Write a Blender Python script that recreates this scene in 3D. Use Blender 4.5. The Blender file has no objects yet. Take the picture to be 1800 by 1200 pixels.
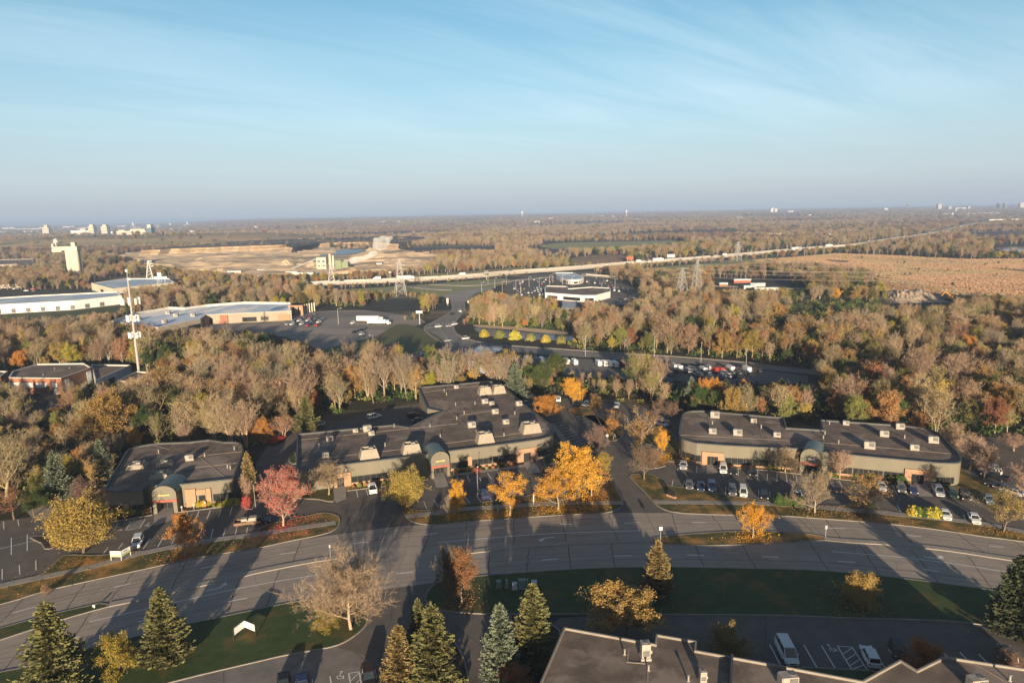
import bpy, bmesh, math, random
import numpy as np
from mathutils import Vector, Matrix
from mathutils import noise as mnoise
# ------------------------------------------------------------------ camera, sky, sun, exposure
sc = bpy.context.scene
COL = sc.collection
CAMH, F, PITCH, ROLL = 65.0, 1200.0, math.radians(10.53), math.radians(1.06)
U0 = Vector((0, math.sin(PITCH), math.cos(PITCH))); FW = Vector((0, math.cos(PITCH), -math.sin(PITCH))); R0 = Vector((1, 0, 0))
CR = math.cos(ROLL) * R0 - math.sin(ROLL) * U0
CU = math.sin(ROLL) * R0 + math.cos(ROLL) * U0
cd = bpy.data.cameras.new("camera"); cam = bpy.data.objects.new("camera", cd); COL.objects.link(cam)
M = Matrix((CR, CU, -FW)).transposed().to_4x4(); M.translation = Vector((0, 0, CAMH)); cam.matrix_world = M
cd.sensor_width = 36; cd.lens = 24; cd.clip_start = 1; cd.clip_end = 60000
sc.camera = cam
SUN_EL, SUN_AZ = math.radians(8.6), math.radians(180 - 1.4)
w = bpy.data.worlds.new("World"); sc.world = w; w.use_nodes = True
nt = w.node_tree; nt.nodes.clear()
def N(nt, t, **k):
    n = nt.nodes.new(t)
    for a, b in k.items(): setattr(n, a, b)
    return n
sky = N(nt, 'ShaderNodeTexSky', sky_type='NISHITA', sun_disc=False, sun_elevation=SUN_EL, sun_rotation=SUN_AZ, altitude=300, air_density=1.0, dust_density=1.6, ozone_density=2.2)
tc = N(nt, 'ShaderNodeTexCoord')
sep = N(nt, 'ShaderNodeSeparateXYZ'); nt.links.new(tc.outputs['Generated'], sep.inputs[0])
def math_(op, a, b=None, c=None, tree=None):
    t = tree or nt
    n = N(t, 'ShaderNodeMath', operation=op)
    for i, v in enumerate((a, b, c)):
        if v is None: continue
        if isinstance(v, (int, float)): n.inputs[i].default_value = v
        else: t.links.new(v, n.inputs[i])
    return n.outputs[0]
# cirrus: noise laid out on a high flat layer (direction / height), stretched along the wind
zz = math_('ADD', math_('MAXIMUM', sep.outputs[2], 0.0), 0.10)
cx = math_('DIVIDE', sep.outputs[0], zz); cy = math_('DIVIDE', sep.outputs[1], zz)
cmb = N(nt, 'ShaderNodeCombineXYZ'); nt.links.new(cx, cmb.inputs[0]); nt.links.new(cy, cmb.inputs[1])
mp = N(nt, 'ShaderNodeMapping'); mp.inputs['Scale'].default_value = (0.28, 1.25, 1)
mp0 = N(nt, 'ShaderNodeMapping'); mp0.inputs['Rotation'].default_value = (0, 0, math.radians(-38)); nt.links.new(cmb.outputs[0], mp0.inputs[0]); nt.links.new(mp0.outputs[0], mp.inputs[0])
nz = N(nt, 'ShaderNodeTexNoise'); nz.inputs['Scale'].default_value = 1.15; nz.inputs['Detail'].default_value = 11; nz.inputs['Roughness'].default_value = 0.62; nz.inputs['Distortion'].default_value = 0.9
nt.links.new(mp.outputs[0], nz.inputs[0])
nz2 = N(nt, 'ShaderNodeTexNoise'); nz2.inputs['Scale'].default_value = 0.32; nz2.inputs['Detail'].default_value = 3
nt.links.new(cmb.outputs[0], nz2.inputs[0])
mr = N(nt, 'ShaderNodeMapRange'); mr.inputs[1].default_value = 0.40; mr.inputs[2].default_value = 0.74; mr.inputs[3].default_value = 0.0; mr.inputs[4].default_value = 0.75
nt.links.new(nz.outputs[0], mr.inputs[0])
mr2 = N(nt, 'ShaderNodeMapRange'); mr2.inputs[1].default_value = 0.32; mr2.inputs[2].default_value = 0.62
nt.links.new(nz2.outputs[0], mr2.inputs[0])
cl = math_('MULTIPLY', mr.outputs[0], mr2.outputs[0])
# thicker veil low in the sky: more of the thin layer is looked through there
low = N(nt, 'ShaderNodeMapRange'); low.inputs[1].default_value = 0.34; low.inputs[2].default_value = 0.0; low.inputs[3].default_value = 0.0; low.inputs[4].default_value = 0.80
nt.links.new(sep.outputs[2], low.inputs[0])
north = N(nt, 'ShaderNodeMapRange'); north.inputs[1].default_value = -0.05; north.inputs[2].default_value = 0.45; nt.links.new(sep.outputs[1], north.inputs[0])  # veil held to the front, so the unseen sky behind adds less fill
fac = math_('MULTIPLY', math_('MINIMUM', low.outputs[0], 0.92), north.outputs[0])
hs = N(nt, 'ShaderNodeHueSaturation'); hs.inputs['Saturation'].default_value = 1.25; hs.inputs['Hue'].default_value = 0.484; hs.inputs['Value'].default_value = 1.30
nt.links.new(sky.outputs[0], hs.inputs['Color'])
vb = N(nt, 'ShaderNodeMapRange'); vb.inputs[1].default_value = 0.42; vb.inputs[2].default_value = 0.30; vb.inputs[3].default_value = 0.50; vb.inputs[4].default_value = 1.55; nt.links.new(sep.outputs[2], vb.inputs[0]); nv = N(nt, 'ShaderNodeMapRange'); nv.inputs[1].default_value = -0.05; nv.inputs[2].default_value = 0.45; nt.links.new(sep.outputs[1], nv.inputs[0]); nt.links.new(math_('ADD', math_('MULTIPLY', math_('SUBTRACT', vb.outputs[0], 0.50), nv.outputs[0]), 0.50), hs.inputs['Value'])  # sky overhead and behind the camera dimmed to deepen the shade on the ground
veil = N(nt, 'ShaderNodeMixRGB'); veil.inputs[1].default_value = (6.2, 7.7, 9.3, 1); veil.inputs[2].default_value = (5.4, 6.3, 7.6, 1)
vl = N(nt, 'ShaderNodeMapRange'); vl.inputs[1].default_value = 0.16; vl.inputs[2].default_value = 0.02; nt.links.new(sep.outputs[2], vl.inputs[0]); nt.links.new(vl.outputs[0], veil.inputs[0])
v3 = N(nt, 'ShaderNodeMapRange'); v3.inputs[1].default_value = 0.045; v3.inputs[2].default_value = 0.0; nt.links.new(sep.outputs[2], v3.inputs[0])
veil3 = N(nt, 'ShaderNodeMixRGB'); veil3.inputs[2].default_value = (4.8, 5.6, 6.8, 1); nt.links.new(v3.outputs[0], veil3.inputs[0]); nt.links.new(veil.outputs[0], veil3.inputs[1])
mx = N(nt, 'ShaderNodeMixRGB'); nt.links.new(veil3.outputs[0], mx.inputs[2])
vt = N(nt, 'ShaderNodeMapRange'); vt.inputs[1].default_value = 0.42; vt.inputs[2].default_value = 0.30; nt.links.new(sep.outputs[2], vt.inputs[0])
deep = N(nt, 'ShaderNodeMixRGB'); deep.inputs[1].default_value = (0.70, 0.92, 1.35, 1); deep.inputs[2].default_value = (1, 1, 1, 1); nt.links.new(vt.outputs[0], deep.inputs[0])  # blue tint added to the unseen sky overhead to colour the shade
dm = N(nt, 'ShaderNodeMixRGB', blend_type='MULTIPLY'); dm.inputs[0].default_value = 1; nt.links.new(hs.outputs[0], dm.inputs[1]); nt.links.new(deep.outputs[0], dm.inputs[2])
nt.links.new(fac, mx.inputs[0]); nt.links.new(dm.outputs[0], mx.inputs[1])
mx2 = N(nt, 'ShaderNodeMixRGB'); mx2.inputs[2].default_value = (9.0, 10.2, 10.9, 1); nt.links.new(mx.outputs[0], mx2.inputs[1])
hfade = N(nt, 'ShaderNodeMapRange'); hfade.inputs[1].default_value = 0.03; hfade.inputs[2].default_value = 0.16; nt.links.new(sep.outputs[2], hfade.inputs[0])
nt.links.new(math_('MULTIPLY', math_('MULTIPLY', cl, hfade.outputs[0]), 0.62), mx2.inputs[0]); mx = mx2
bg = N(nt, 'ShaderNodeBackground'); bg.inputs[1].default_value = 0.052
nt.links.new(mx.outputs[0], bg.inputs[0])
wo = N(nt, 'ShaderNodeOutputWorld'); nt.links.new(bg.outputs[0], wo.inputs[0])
sd = bpy.data.lights.new("sun", 'SUN'); sd.energy = 5.0; sd.angle = math.radians(0.5); sd.color = (1.0, 0.79, 0.55)
sun = bpy.data.objects.new("sun", sd); COL.objects.link(sun)
sdir = Vector((math.sin(math.radians(1.4)) * math.cos(SUN_EL), -math.cos(math.radians(1.4)) * math.cos(SUN_EL), math.sin(SUN_EL)))
sun.rotation_euler = sdir.to_track_quat('Z', 'Y').to_euler(); sun.location = (0, -50, 120)
sc.view_settings.view_transform = 'Standard'; sc.view_settings.look = 'None'; sc.view_settings.gamma = 1; sc.view_settings.exposure = 1.06
sc.cycles.max_bounces = 5; sc.cycles.diffuse_bounces = 2; sc.cycles.glossy_bounces = 2; sc.cycles.transparent_max_bounces = 8; sc.cycles.volume_bounces = 1
sc.cycles.use_denoising = True
# ------------------------------------------------------------------ photo pixel <-> ground
def ray(px, py): return CR * ((px - 900) / F) + CU * ((600 - py) / F) + FW
def gp(px, py, z=0.0):
    d = ray(px, py); t = (z - CAMH) / d.z
    return Vector((d.x * t, d.y * t, z))
def proj(x, y, z=0.0):
    v = Vector((x, y, z - CAMH)); q = v.dot(FW)
    return 900 + F * v.dot(CR) / q, 600 - F * v.dot(CU) / q
def sstep(a, b, x):
    t = min(1, max(0, (x - a) / (b - a))); return t * t * (3 - 2 * t)
def hill_h(x, y):
    u = (x + 1000) / 640.0; v = (y - 1950) / 330.0
    r = math.sqrt(u * u + v * v)
    return 25.0 * (1 - sstep(0.45, 1.0, r))
def terr(x, y):
    if y < 1300: return 0.0
    rr = x / y
    k = sstep(-0.52, -0.38, rr)
    h = k * (12 * sstep(3000, 4400, y) + 22 * sstep(4400, 6600, y) + 22 * sstep(6800, 10500, y)) + (1 - k) * 22 * sstep(7000, 13000, y)
    if y > 3000: h += k * 5 * sstep(3000, 4500, y) * mnoise.noise(Vector((x / 900, y / 1500, 0)))
    return h + hill_h(x, y)
def gpt(px, py):
    z = 0
    for _ in range(6):
        p = gp(px, py, z)
        if p.y < 0 or p.y > 15000: return Vector((p.x, 15000, 0))
        z = .5 * z + .5 * terr(p.x, p.y)
    p = gp(px, py, z); p.z = terr(p.x, p.y); return p
def inside(poly, x, y):
    c = False; j = len(poly) - 1
    for i in range(len(poly)):
        xi, yi = poly[i]; xj, yj = poly[j]
        if (yi > y) != (yj > y) and x < (xj - xi) * (y - yi) / (yj - yi) + xi: c = not c
        j = i
    return c
# ------------------------------------------------------------------ materials
MATS = {}
def mat(name, c1, c2=None, scale=1.0, rough=0.85, metal=0.0, bump=0.0, detail=4, contrast=(0.35, 0.65), rnd=0.0, c3=None, scale3=0.05, c3r=(0.45, 0.6), coord='pos', spec=0.3, stretch=None, trans=0.0):
    if name in MATS: return MATS[name]
    m = bpy.data.materials.new(name); m.use_nodes = True; t = m.node_tree; t.nodes.clear()
    out = N(t, 'ShaderNodeOutputMaterial'); b = N(t, 'ShaderNodeBsdfPrincipled'); t.links.new(b.outputs[0], out.inputs[0])
    b.inputs['Roughness'].default_value = rough; b.inputs['Metallic'].default_value = metal
    b.inputs['Specular IOR Level'].default_value = spec
    if coord == 'pos': src = N(t, 'ShaderNodeNewGeometry').outputs['Position']
    else: src = N(t, 'ShaderNodeTexCoord').outputs['Object']
    if stretch:
        mpn = N(t, 'ShaderNodeMapping'); mpn.inputs['Scale'].default_value = stretch; t.links.new(src, mpn.inputs[0]); src = mpn.outputs[0]
    c1 = tuple(c1) + (1,); c2 = tuple(c2) + (1,) if c2 else tuple(v * 0.8 for v in c1[:3]) + (1,)
    nz = N(t, 'ShaderNodeTexNoise'); nz.inputs['Scale'].default_value = scale; nz.inputs['Detail'].default_value = detail; nz.inputs['Roughness'].default_value = .6
    t.links.new(src, nz.inputs[0])
    r = N(t, 'ShaderNodeMapRange'); r.inputs[1].default_value = contrast[0]; r.inputs[2].default_value = contrast[1]; t.links.new(nz.outputs[0], r.inputs[0])
    mx = N(t, 'ShaderNodeMixRGB'); mx.inputs[1].default_value = c1; mx.inputs[2].default_value = c2; t.links.new(r.outputs[0], mx.inputs[0])
    col = mx.outputs[0]
    if c3:
        n3 = N(t, 'ShaderNodeTexNoise'); n3.inputs['Scale'].default_value = scale3; n3.inputs['Detail'].default_value = 6; n3.inputs['Roughness'].default_value = .65; t.links.new(src, n3.inputs[0])
        r3 = N(t, 'ShaderNodeMapRange'); r3.inputs[1].default_value = c3r[0]; r3.inputs[2].default_value = c3r[1]; t.links.new(n3.outputs[0], r3.inputs[0])
        m3 = N(t, 'ShaderNodeMixRGB'); m3.inputs[2].default_value = tuple(c3) + (1,); t.links.new(r3.outputs[0], m3.inputs[0]); t.links.new(col, m3.inputs[1]); col = m3.outputs[0]
    if rnd:
        oi = N(t, 'ShaderNodeObjectInfo')
        h = N(t, 'ShaderNodeHueSaturation'); t.links.new(col, h.inputs['Color'])
        h1 = N(t, 'ShaderNodeMapRange'); h1.inputs[3].default_value = 0.5 - rnd * .035; h1.inputs[4].default_value = 0.5 + rnd * .05; t.links.new(oi.outputs['Random'], h1.inputs[0]); t.links.new(h1.outputs[0], h.inputs['Hue'])
        v7 = math_('FRACT', math_('MULTIPLY', oi.outputs['Random'], 7.31, tree=t), tree=t)
        h2 = N(t, 'ShaderNodeMapRange'); h2.inputs[3].default_value = 1 - rnd * .45; h2.inputs[4].default_value = 1 + rnd * .4; t.links.new(v7, h2.inputs[0]); t.links.new(h2.outputs[0], h.inputs['Value'])
        col = h.outputs[0]
    t.links.new(col, b.inputs['Base Color'])
    if bump:
        bn = N(t, 'ShaderNodeBump'); bn.inputs['Strength'].default_value = bump; bn.inputs['Distance'].default_value = .3; t.links.new(nz.outputs[0], bn.inputs['Height']); t.links.new(bn.outputs[0], b.inputs['Normal'])
    if trans:
        tr = N(t, 'ShaderNodeBsdfTranslucent'); t.links.new(col, tr.inputs[0]); ms = N(t, 'ShaderNodeMixShader'); ms.inputs[0].default_value = trans
        t.links.new(b.outputs[0], ms.inputs[1]); t.links.new(tr.outputs[0], ms.inputs[2]); t.links.new(ms.outputs[0], out.inputs[0])
    MATS[name] = m; return m
def asphalt(name, c1, c2, crack=(.02, .02, .02), crackw=0.003, cscale=0.05, patch=None):
    m = mat(name, c1, c2, scale=.35, rough=.9, detail=7, c3=patch or tuple(v * .72 for v in c1), scale3=.06, c3r=(.52, .66), spec=.2)
    t = m.node_tree; b = [n for n in t.nodes if n.type == 'BSDF_PRINCIPLED'][0]
    col = b.inputs['Base Color'].links[0].from_socket
    g = N(t, 'ShaderNodeNewGeometry'); nn = N(t, 'ShaderNodeTexNoise'); nn.inputs['Scale'].default_value = .25; nn.inputs['Detail'].default_value = 4; t.links.new(g.outputs['Position'], nn.inputs[0])
    mm = N(t, 'ShaderNodeMixRGB', blend_type='ADD'); mm.inputs[0].default_value = 4.0; t.links.new(g.outputs['Position'], mm.inputs[1]); t.links.new(nn.outputs['Color'], mm.inputs[2])
    vo = N(t, 'ShaderNodeTexVoronoi', feature='DISTANCE_TO_EDGE'); vo.inputs['Scale'].default_value = cscale; t.links.new(mm.outputs[0], vo.inputs[0])
    r = N(t, 'ShaderNodeMapRange'); r.inputs[1].default_value = 0; r.inputs[2].default_value = crackw; r.inputs[3].default_value = .55; r.inputs[4].default_value = 0; t.links.new(vo.outputs[0], r.inputs[0])
    m2 = N(t, 'ShaderNodeMixRGB'); m2.inputs[2].default_value = tuple(crack) + (1,); t.links.new(r.outputs[0], m2.inputs[0]); t.links.new(col, m2.inputs[1]); t.links.new(m2.outputs[0], b.inputs['Base Color'])
    return m
m_forest = mat('forest_floor', (.05, .042, .028), (.025, .03, .018), scale=.05, rnd=0, c3=(.20, .155, .09), scale3=.0035, c3r=(.52, .60), stretch=(.5, 2.4, 1))
m_lawn = mat('lawn_grass', (.055, .085, .022), (.035, .06, .016), scale=.5, detail=8, c3=(.17, .10, .03), scale3=.13, c3r=(.53, .72))
m_lawn2 = mat('leafy_lawn', (.10, .095, .025), (.06, .07, .02), scale=.6, detail=8, c3=(.42, .22, .065), scale3=.16, c3r=(.45, .62))
m_road = asphalt('road_asphalt', (.38, .325, .27), (.33, .285, .24), crack=(.035, .035, .035), crackw=.003, cscale=.05)
m_lot = asphalt('lot_asphalt', (.165, .145, .125), (.125, .112, .10))
m_lotold = asphalt('worn_asphalt', (.24, .22, .20), (.17, .16, .15), crackw=.012, cscale=.10)
m_farroad = mat('pale_road', (.33, .31, .28), (.27, .25, .23), scale=.05)
m_conc = mat('concrete', (.36, .32, .275), (.30, .27, .235), scale=.8)
m_kerb = mat('kerb_concrete', (.30, .27, .23), (.22, .20, .17), scale=.6)
m_walk = mat('walk_concrete', (.34, .31, .28), (.27, .25, .225), scale=.5)
m_paint = mat('white_road_paint', (.80, .80, .78), (.62, .62, .60), scale=2.5)
m_mulch = mat('mulch', (.07, .045, .03), (.04, .03, .02), scale=1.5)
m_water = mat('water', (.05, .09, .13), (.04, .07, .11), scale=.1, rough=.08, spec=.6)
m_capd = mat('dull_parapet_metal', (.27, .25, .215), scale=.5, rough=.6)
m_wall = mat('olive_wall_panel', (.19, .175, .135), (.16, .148, .113), scale=.25, rough=.8, stretch=(1, 1, .3))
m_brick = mat('orange_brick', (.42, .26, .165), (.34, .20, .125), scale=3.0, rough=.9)
m_roof = mat('gravel_roof', (.20, .155, .122), (.135, .108, .088), scale=.3, detail=9, rough=.95, contrast=(.42, .6), c3=(.28, .225, .185), scale3=.09, c3r=(.52, .6))
m_seam = mat('roof_seam', (.36, .29, .23), scale=1)
m_cap = mat('parapet_metal', (.09, .095, .095), (.07, .075, .08), scale=.5, rough=.5, metal=.2)
m_capw = mat('pale_parapet_metal', (.62, .58, .52), scale=.5, rough=.6)
m_glass = mat('dark_glass', (.015, .02, .022), (.03, .03, .03), scale=.7, rough=.06, spec=.8)
m_frame = mat('window_frame', (.10, .09, .07), rough=.5)
m_vault = mat('green_metal_vault', (.13, .17, .165), (.10, .14, .14), scale=.5, rough=.45, metal=.3)
m_red = mat('red_band', (.36, .12, .085), rough=.7)
m_yel = mat('yellow_letter', (.75, .6, .2), rough=.6)
m_unit = mat('unit_metal', (.38, .35, .31), (.29, .27, .24), scale=1.5, rough=.6)
m_unitg = mat('unit_grille', (.16, .16, .16), rough=.7)
m_screen = mat('screen_panel', (.33, .29, .235), (.27, .24, .19), scale=1, rough=.7)
m_white = mat('white_paint', (.78, .77, .75), (.7, .69, .67), scale=.3, rough=.6)
m_cream = mat('cream_wall', (.60, .54, .42), (.5, .45, .36), scale=.05, rough=.85)
m_pale = mat('pale_roof', (.52, .60, .70), (.36, .44, .55), scale=.04, rough=.5, c3=(.7, .72, .72), scale3=.03, c3r=(.5, .6), stretch=(3, .6, 1))
m_steel = mat('galvanised_steel', (.48, .48, .47), (.4, .4, .4), scale=.5, rough=.5, metal=.4)
m_rust = mat('rust_red', (.42, .12, .07), (.3, .1, .06), scale=.3)
m_dark = mat('dark_plastic', (.02, .02, .022), rough=.7)
m_tyre = mat('tyre_rubber', (.015, .015, .015), rough=.9)
m_rim = mat('wheel_rim', (.45, .45, .46), rough=.35, metal=.8)
m_carglass = mat('car_glass', (.02, .028, .035), rough=.05, spec=.8)
m_lamp = mat('lamp_lens', (.75, .75, .72), rough=.2)
m_tail = mat('tail_lens', (.35, .02, .02), rough=.3)
# ------------------------------------------------------------------ objects
def tag(o, label=None, cat=None, group=None, kind=None):
    if label: o['label'] = label
    if cat: o['category'] = cat
    if group: o['group'] = group
    if kind: o['kind'] = kind
    return o
def empty(name, loc=(0, 0, 0), rz=0, **k):
    o = bpy.data.objects.new(name, None); COL.objects.link(o); o.location = loc; o.rotation_euler.z = rz; o.empty_display_size = .3
    return tag(o, **k)
class MB:
    def __init__(s): s.v = []; s.f = []; s.m = []
    def add(s, vs, fs, mi=0):
        b = len(s.v); s.v += [tuple(v) for v in vs]; s.f += [tuple(b + i for i in f) for f in fs]; s.m += [mi] * len(fs); return s
    def box(s, c, d, rz=0, mi=0, taper=(1, 1)):
        cx, cy, cz = c; dx, dy, dz = d[0] / 2, d[1] / 2, d[2] / 2; co, si = math.cos(rz), math.sin(rz); vs = []
        for z, k in ((-1, (1, 1)), (1, taper)):
            for x, y in ((-1, -1), (1, -1), (1, 1), (-1, 1)):
                X, Y = x * dx * k[0], y * dy * k[1]; vs.append((cx + X * co - Y * si, cy + X * si + Y * co, cz + z * dz))
        return s.add(vs, [(3, 2, 1, 0), (4, 5, 6, 7), (0, 1, 5, 4), (1, 2, 6, 5), (2, 3, 7, 6), (3, 0, 4, 7)], mi)
    def tube(s, a, b, r0, r1=None, n=8, mi=0, cap=True):
        a, b = Vector(a), Vector(b); r1 = r0 if r1 is None else r1; d = (b - a)
        q = d.to_track_quat('Z', 'Y'); vs = []
        for p, r in ((a, r0), (b, r1)):
            for i in range(n):
                an = 2 * math.pi * i / n; vs.append(p + q @ Vector((r * math.cos(an), r * math.sin(an), 0)))
        fs = [(i, (i + 1) % n, n + (i + 1) % n, n + i) for i in range(n)]
        if cap: fs += [tuple(range(n - 1, -1, -1)), tuple(range(n, 2 * n))]
        return s.add(vs, fs, mi)
    def prism(s, pts, z0, z1, mi=0, top=True, bot=True):
        n = len(pts); a = sum(pts[i][0] * pts[(i + 1) % n][1] - pts[(i + 1) % n][0] * pts[i][1] for i in range(n))
        if a < 0: pts = pts[::-1]
        vs = [(p[0], p[1], z0) for p in pts] + [(p[0], p[1], z1) for p in pts]
        fs = [(i, (i + 1) % n, n + (i + 1) % n, n + i) for i in range(n)]
        if top: fs.append(tuple(range(n, 2 * n)))
        if bot: fs.append(tuple(range(n - 1, -1, -1)))
        return s.add(vs, fs, mi)
    def build(s, name, mats, parent=None, smooth=False):
        me = bpy.data.meshes.new(name); me.from_pydata(s.v, [], s.f)
        if not isinstance(mats, (list, tuple)): mats = [mats]
        for m_ in mats: me.materials.append(m_)
        me.polygons.foreach_set('material_index', s.m)
        if smooth: me.polygons.foreach_set('use_smooth', [True] * len(s.f))
        me.update()
        o = bpy.data.objects.new(name, me); COL.objects.link(o)
        if parent: o.parent = parent
        return o
def kids(o): return [c for c in COL.objects if c.parent == o]
KID = {}
def copy_tree(o, loc, rz, label=None, group=None, scale=None, cat=None):
    if o.name not in KID: KID[o.name] = [(c, kids(c)) for c in kids(o)]
    r = o.copy(); COL.objects.link(r); r.location = loc; r.rotation_euler = (0, 0, rz)
    if scale: r.scale = scale
    tag(r, label, cat, group)
    for c, gs in KID[o.name]:
        cc = c.copy(); COL.objects.link(cc); cc.parent = r
        for g in gs:
            gg = g.copy(); COL.objects.link(gg); gg.parent = cc
    return r
def area(pts):
    return .5 * sum(pts[i][0] * pts[(i + 1) % len(pts)][1] - pts[(i + 1) % len(pts)][0] * pts[i][1] for i in range(len(pts)))
def offset(pts, d, closed=True):
    n = len(pts); out = []
    for i in range(n):
        p = Vector(pts[i][:2]); a = Vector(pts[i - 1][:2]) if (closed or i > 0) else None; b = Vector(pts[(i + 1) % n][:2]) if (closed or i < n - 1) else None
        e1 = (p - a).normalized() if a is not None and (p - a).length > 1e-6 else None; e2 = (b - p).normalized() if b is not None and (b - p).length > 1e-6 else None
        if e1 is None: e1 = e2
        if e2 is None: e2 = e1
        n1 = Vector((-e1.y, e1.x)); n2 = Vector((-e2.y, e2.x)); m_ = n1 + n2
        if m_.length < 1e-4: m_ = n1.copy()
        m_.normalize(); k = max(.35, m_.dot(n1)); out.append(p + m_ * (d / k))
    return out
def catmull(pts, k=5, closed=False):
    P = [Vector(p[:2]) for p in pts]; n = len(P); out = []
    for i in range(n if closed else n - 1):
        p0 = P[(i - 1) % n] if (closed or i > 0) else P[0]; p1 = P[i]; p2 = P[(i + 1) % n]; p3 = P[(i + 2) % n] if (closed or i + 2 < n) else P[-1]
        for j in range(k):
            t = j / k; out.append(.5 * ((2 * p1) + (p2 - p0) * t + (2 * p0 - 5 * p1 + 4 * p2 - p3) * t * t + (3 * p1 - p0 - 3 * p2 + p3) * t ** 3))
    if not closed: out.append(P[-1])
    return out
def sheet(name, pts, z, m, kind='structure', mb=None):
    q = [(p[0], p[1], z) for p in pts]
    if area(q) < 0: q = q[::-1]
    if mb is not None: mb.add(q, [tuple(range(len(q)))]); return
    o = MB().add(q, [tuple(range(len(q)))]).build(name, m); return tag(o, kind=kind)
def strip(mb, pts, wd, z0, z1, closed=False, mi=0, side=0):
    o1 = offset(pts, wd / 2 + side, closed); o2 = offset(pts, -wd / 2 + side, closed); n = len(pts); vs = []; fs = []
    for a, b in zip(o1, o2): vs += [(a.x, a.y, z0), (a.x, a.y, z1), (b.x, b.y, z1), (b.x, b.y, z0)]
    for i in range(n if closed else n - 1):
        j = (i + 1) % n
        for k in range(3 if z0 < z1 else 0): fs.append((4 * i + k, 4 * i + k + 1, 4 * j + k + 1, 4 * j + k))
        if z0 == z1: fs.append((4 * i + 1, 4 * i + 2, 4 * j + 2, 4 * j + 1))
    mb.add(vs, fs, mi)
def G(lst, z=0.0): return [gp(x, y, z) for x, y in lst]
# ------------------------------------------------------------------ terrain
def make_terrain():
    vs = []; fs = []; th = np.linspace(math.radians(-62), math.radians(62), 150)
    rs = [0] + list(np.geomspace(60, 21000, 120)); rs[0] = -400
    # a wide sheet: rows across, further apart with distance
    ys = [-600, -200, 0] + list(np.geomspace(100, 14500, 130)); nx = 150
    for y in ys:
        half = 900 + max(y, 0) * 1.15
        for i in range(nx):
            x = -half + 2 * half * i / (nx - 1); vs.append((x, y, terr(x, y)))
    for j in range(len(ys) - 1):
        for i in range(nx - 1): a = j * nx + i; fs.append((a, a + 1, a + nx + 1, a + nx))
    o = MB().add(vs, fs).build('terrain', m_forest, smooth=True); return tag(o, kind='structure')
make_terrain()
def field(name, px, m, dz=.15, sub=0):
    pts = [gpt(x, y) for x, y in px]
    pts = catmull(pts, 4, True)
    q = [(p.x, p.y, terr(p.x, p.y) + dz) for p in pts]
    if area(q) < 0: q = q[::-1]
    return tag(MB().add(q, [tuple(range(len(q)))]).build(name, m), kind='structure')
m_marsh = mat('marsh_grass', (.34, .21, .12), (.27, .175, .10), scale=.02, detail=8, stretch=(.5, 1.6, 1), c3=(.20, .16, .075), scale3=.008, c3r=(.5, .6))
m_field = mat('green_field', (.26, .28, .10), (.30, .27, .12), scale=.006, detail=6, stretch=(.4, 2, 1))
m_sand = mat('quarry_sand', (.66, .50, .31), (.54, .41, .27), scale=.015, detail=8, c3=(.30, .24, .17), scale3=.012, c3r=(.46, .62), stretch=(.5, 1.8, 1))
m_cliff = mat('quarry_cliff', (.46, .34, .20), (.38, .28, .17), scale=.05, stretch=(1, 1, .2), detail=6, c3=(.3, .21, .12), scale3=.03)
m_hill = mat('hill_grass', (.24, .22, .10), (.36, .25, .15), scale=.006, detail=8, stretch=(.5, 2.5, 1), c3=(.14, .13, .07), scale3=.01, c3r=(.5, .62))
MARSH = [(1322, 458), (1400, 452), (1470, 446), (1560, 449), (1640, 453), (1700, 456), (1960, 455), (1960, 540), (1720, 522), (1620, 514), (1556, 512), (1542, 492), (1530, 477), (1440, 466), (1350, 463)]
FIELD1 = [(950, 431), (1000, 426.5), (1100, 424.5), (1195, 423), (1205, 427), (1130, 434), (1020, 439), (962, 436)]
FIELD2 = [(1120, 474), (1250, 462), (1390, 452), (1400, 458), (1290, 468), (1180, 476)]
FIELD3 = [(650, 498), (690, 487), (830, 477), (912, 470), (925, 476), (830, 486), (720, 494)]
FIELD4 = [(545, 511), (640, 507), (760, 499), (880, 490), (895, 499), (800, 512), (770, 522), (720, 518), (620, 514)]
FIELD5 = [(1000, 456), (1040, 449), (1110, 450), (1090, 462), (1010, 466)]
QUARRY = [(200, 448), (300, 443), (430, 441), (500, 441), (560, 437), (690, 439), (745, 446), (775, 452), (740, 471), (660, 479), (560, 483), (450, 487), (330, 478), (250, 464)]
field('marsh_meadow', MARSH, m_marsh, .3)
field('green_meadow', FIELD1, m_field, .3); field('green_meadow', FIELD2, m_field, .2); field('green_meadow', FIELD3, m_field, .2); field('green_meadow', FIELD4, m_field, .2)
field('tan_meadow', FIELD5, m_marsh, .3)
PND = [tuple(gp(x, y)[:2]) for x, y in [(528, 452), (560, 450), (588, 447), (590, 440), (612, 437.5), (645, 437), (650, 442), (625, 449), (610, 460), (540, 463), (515, 458)]]
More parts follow.
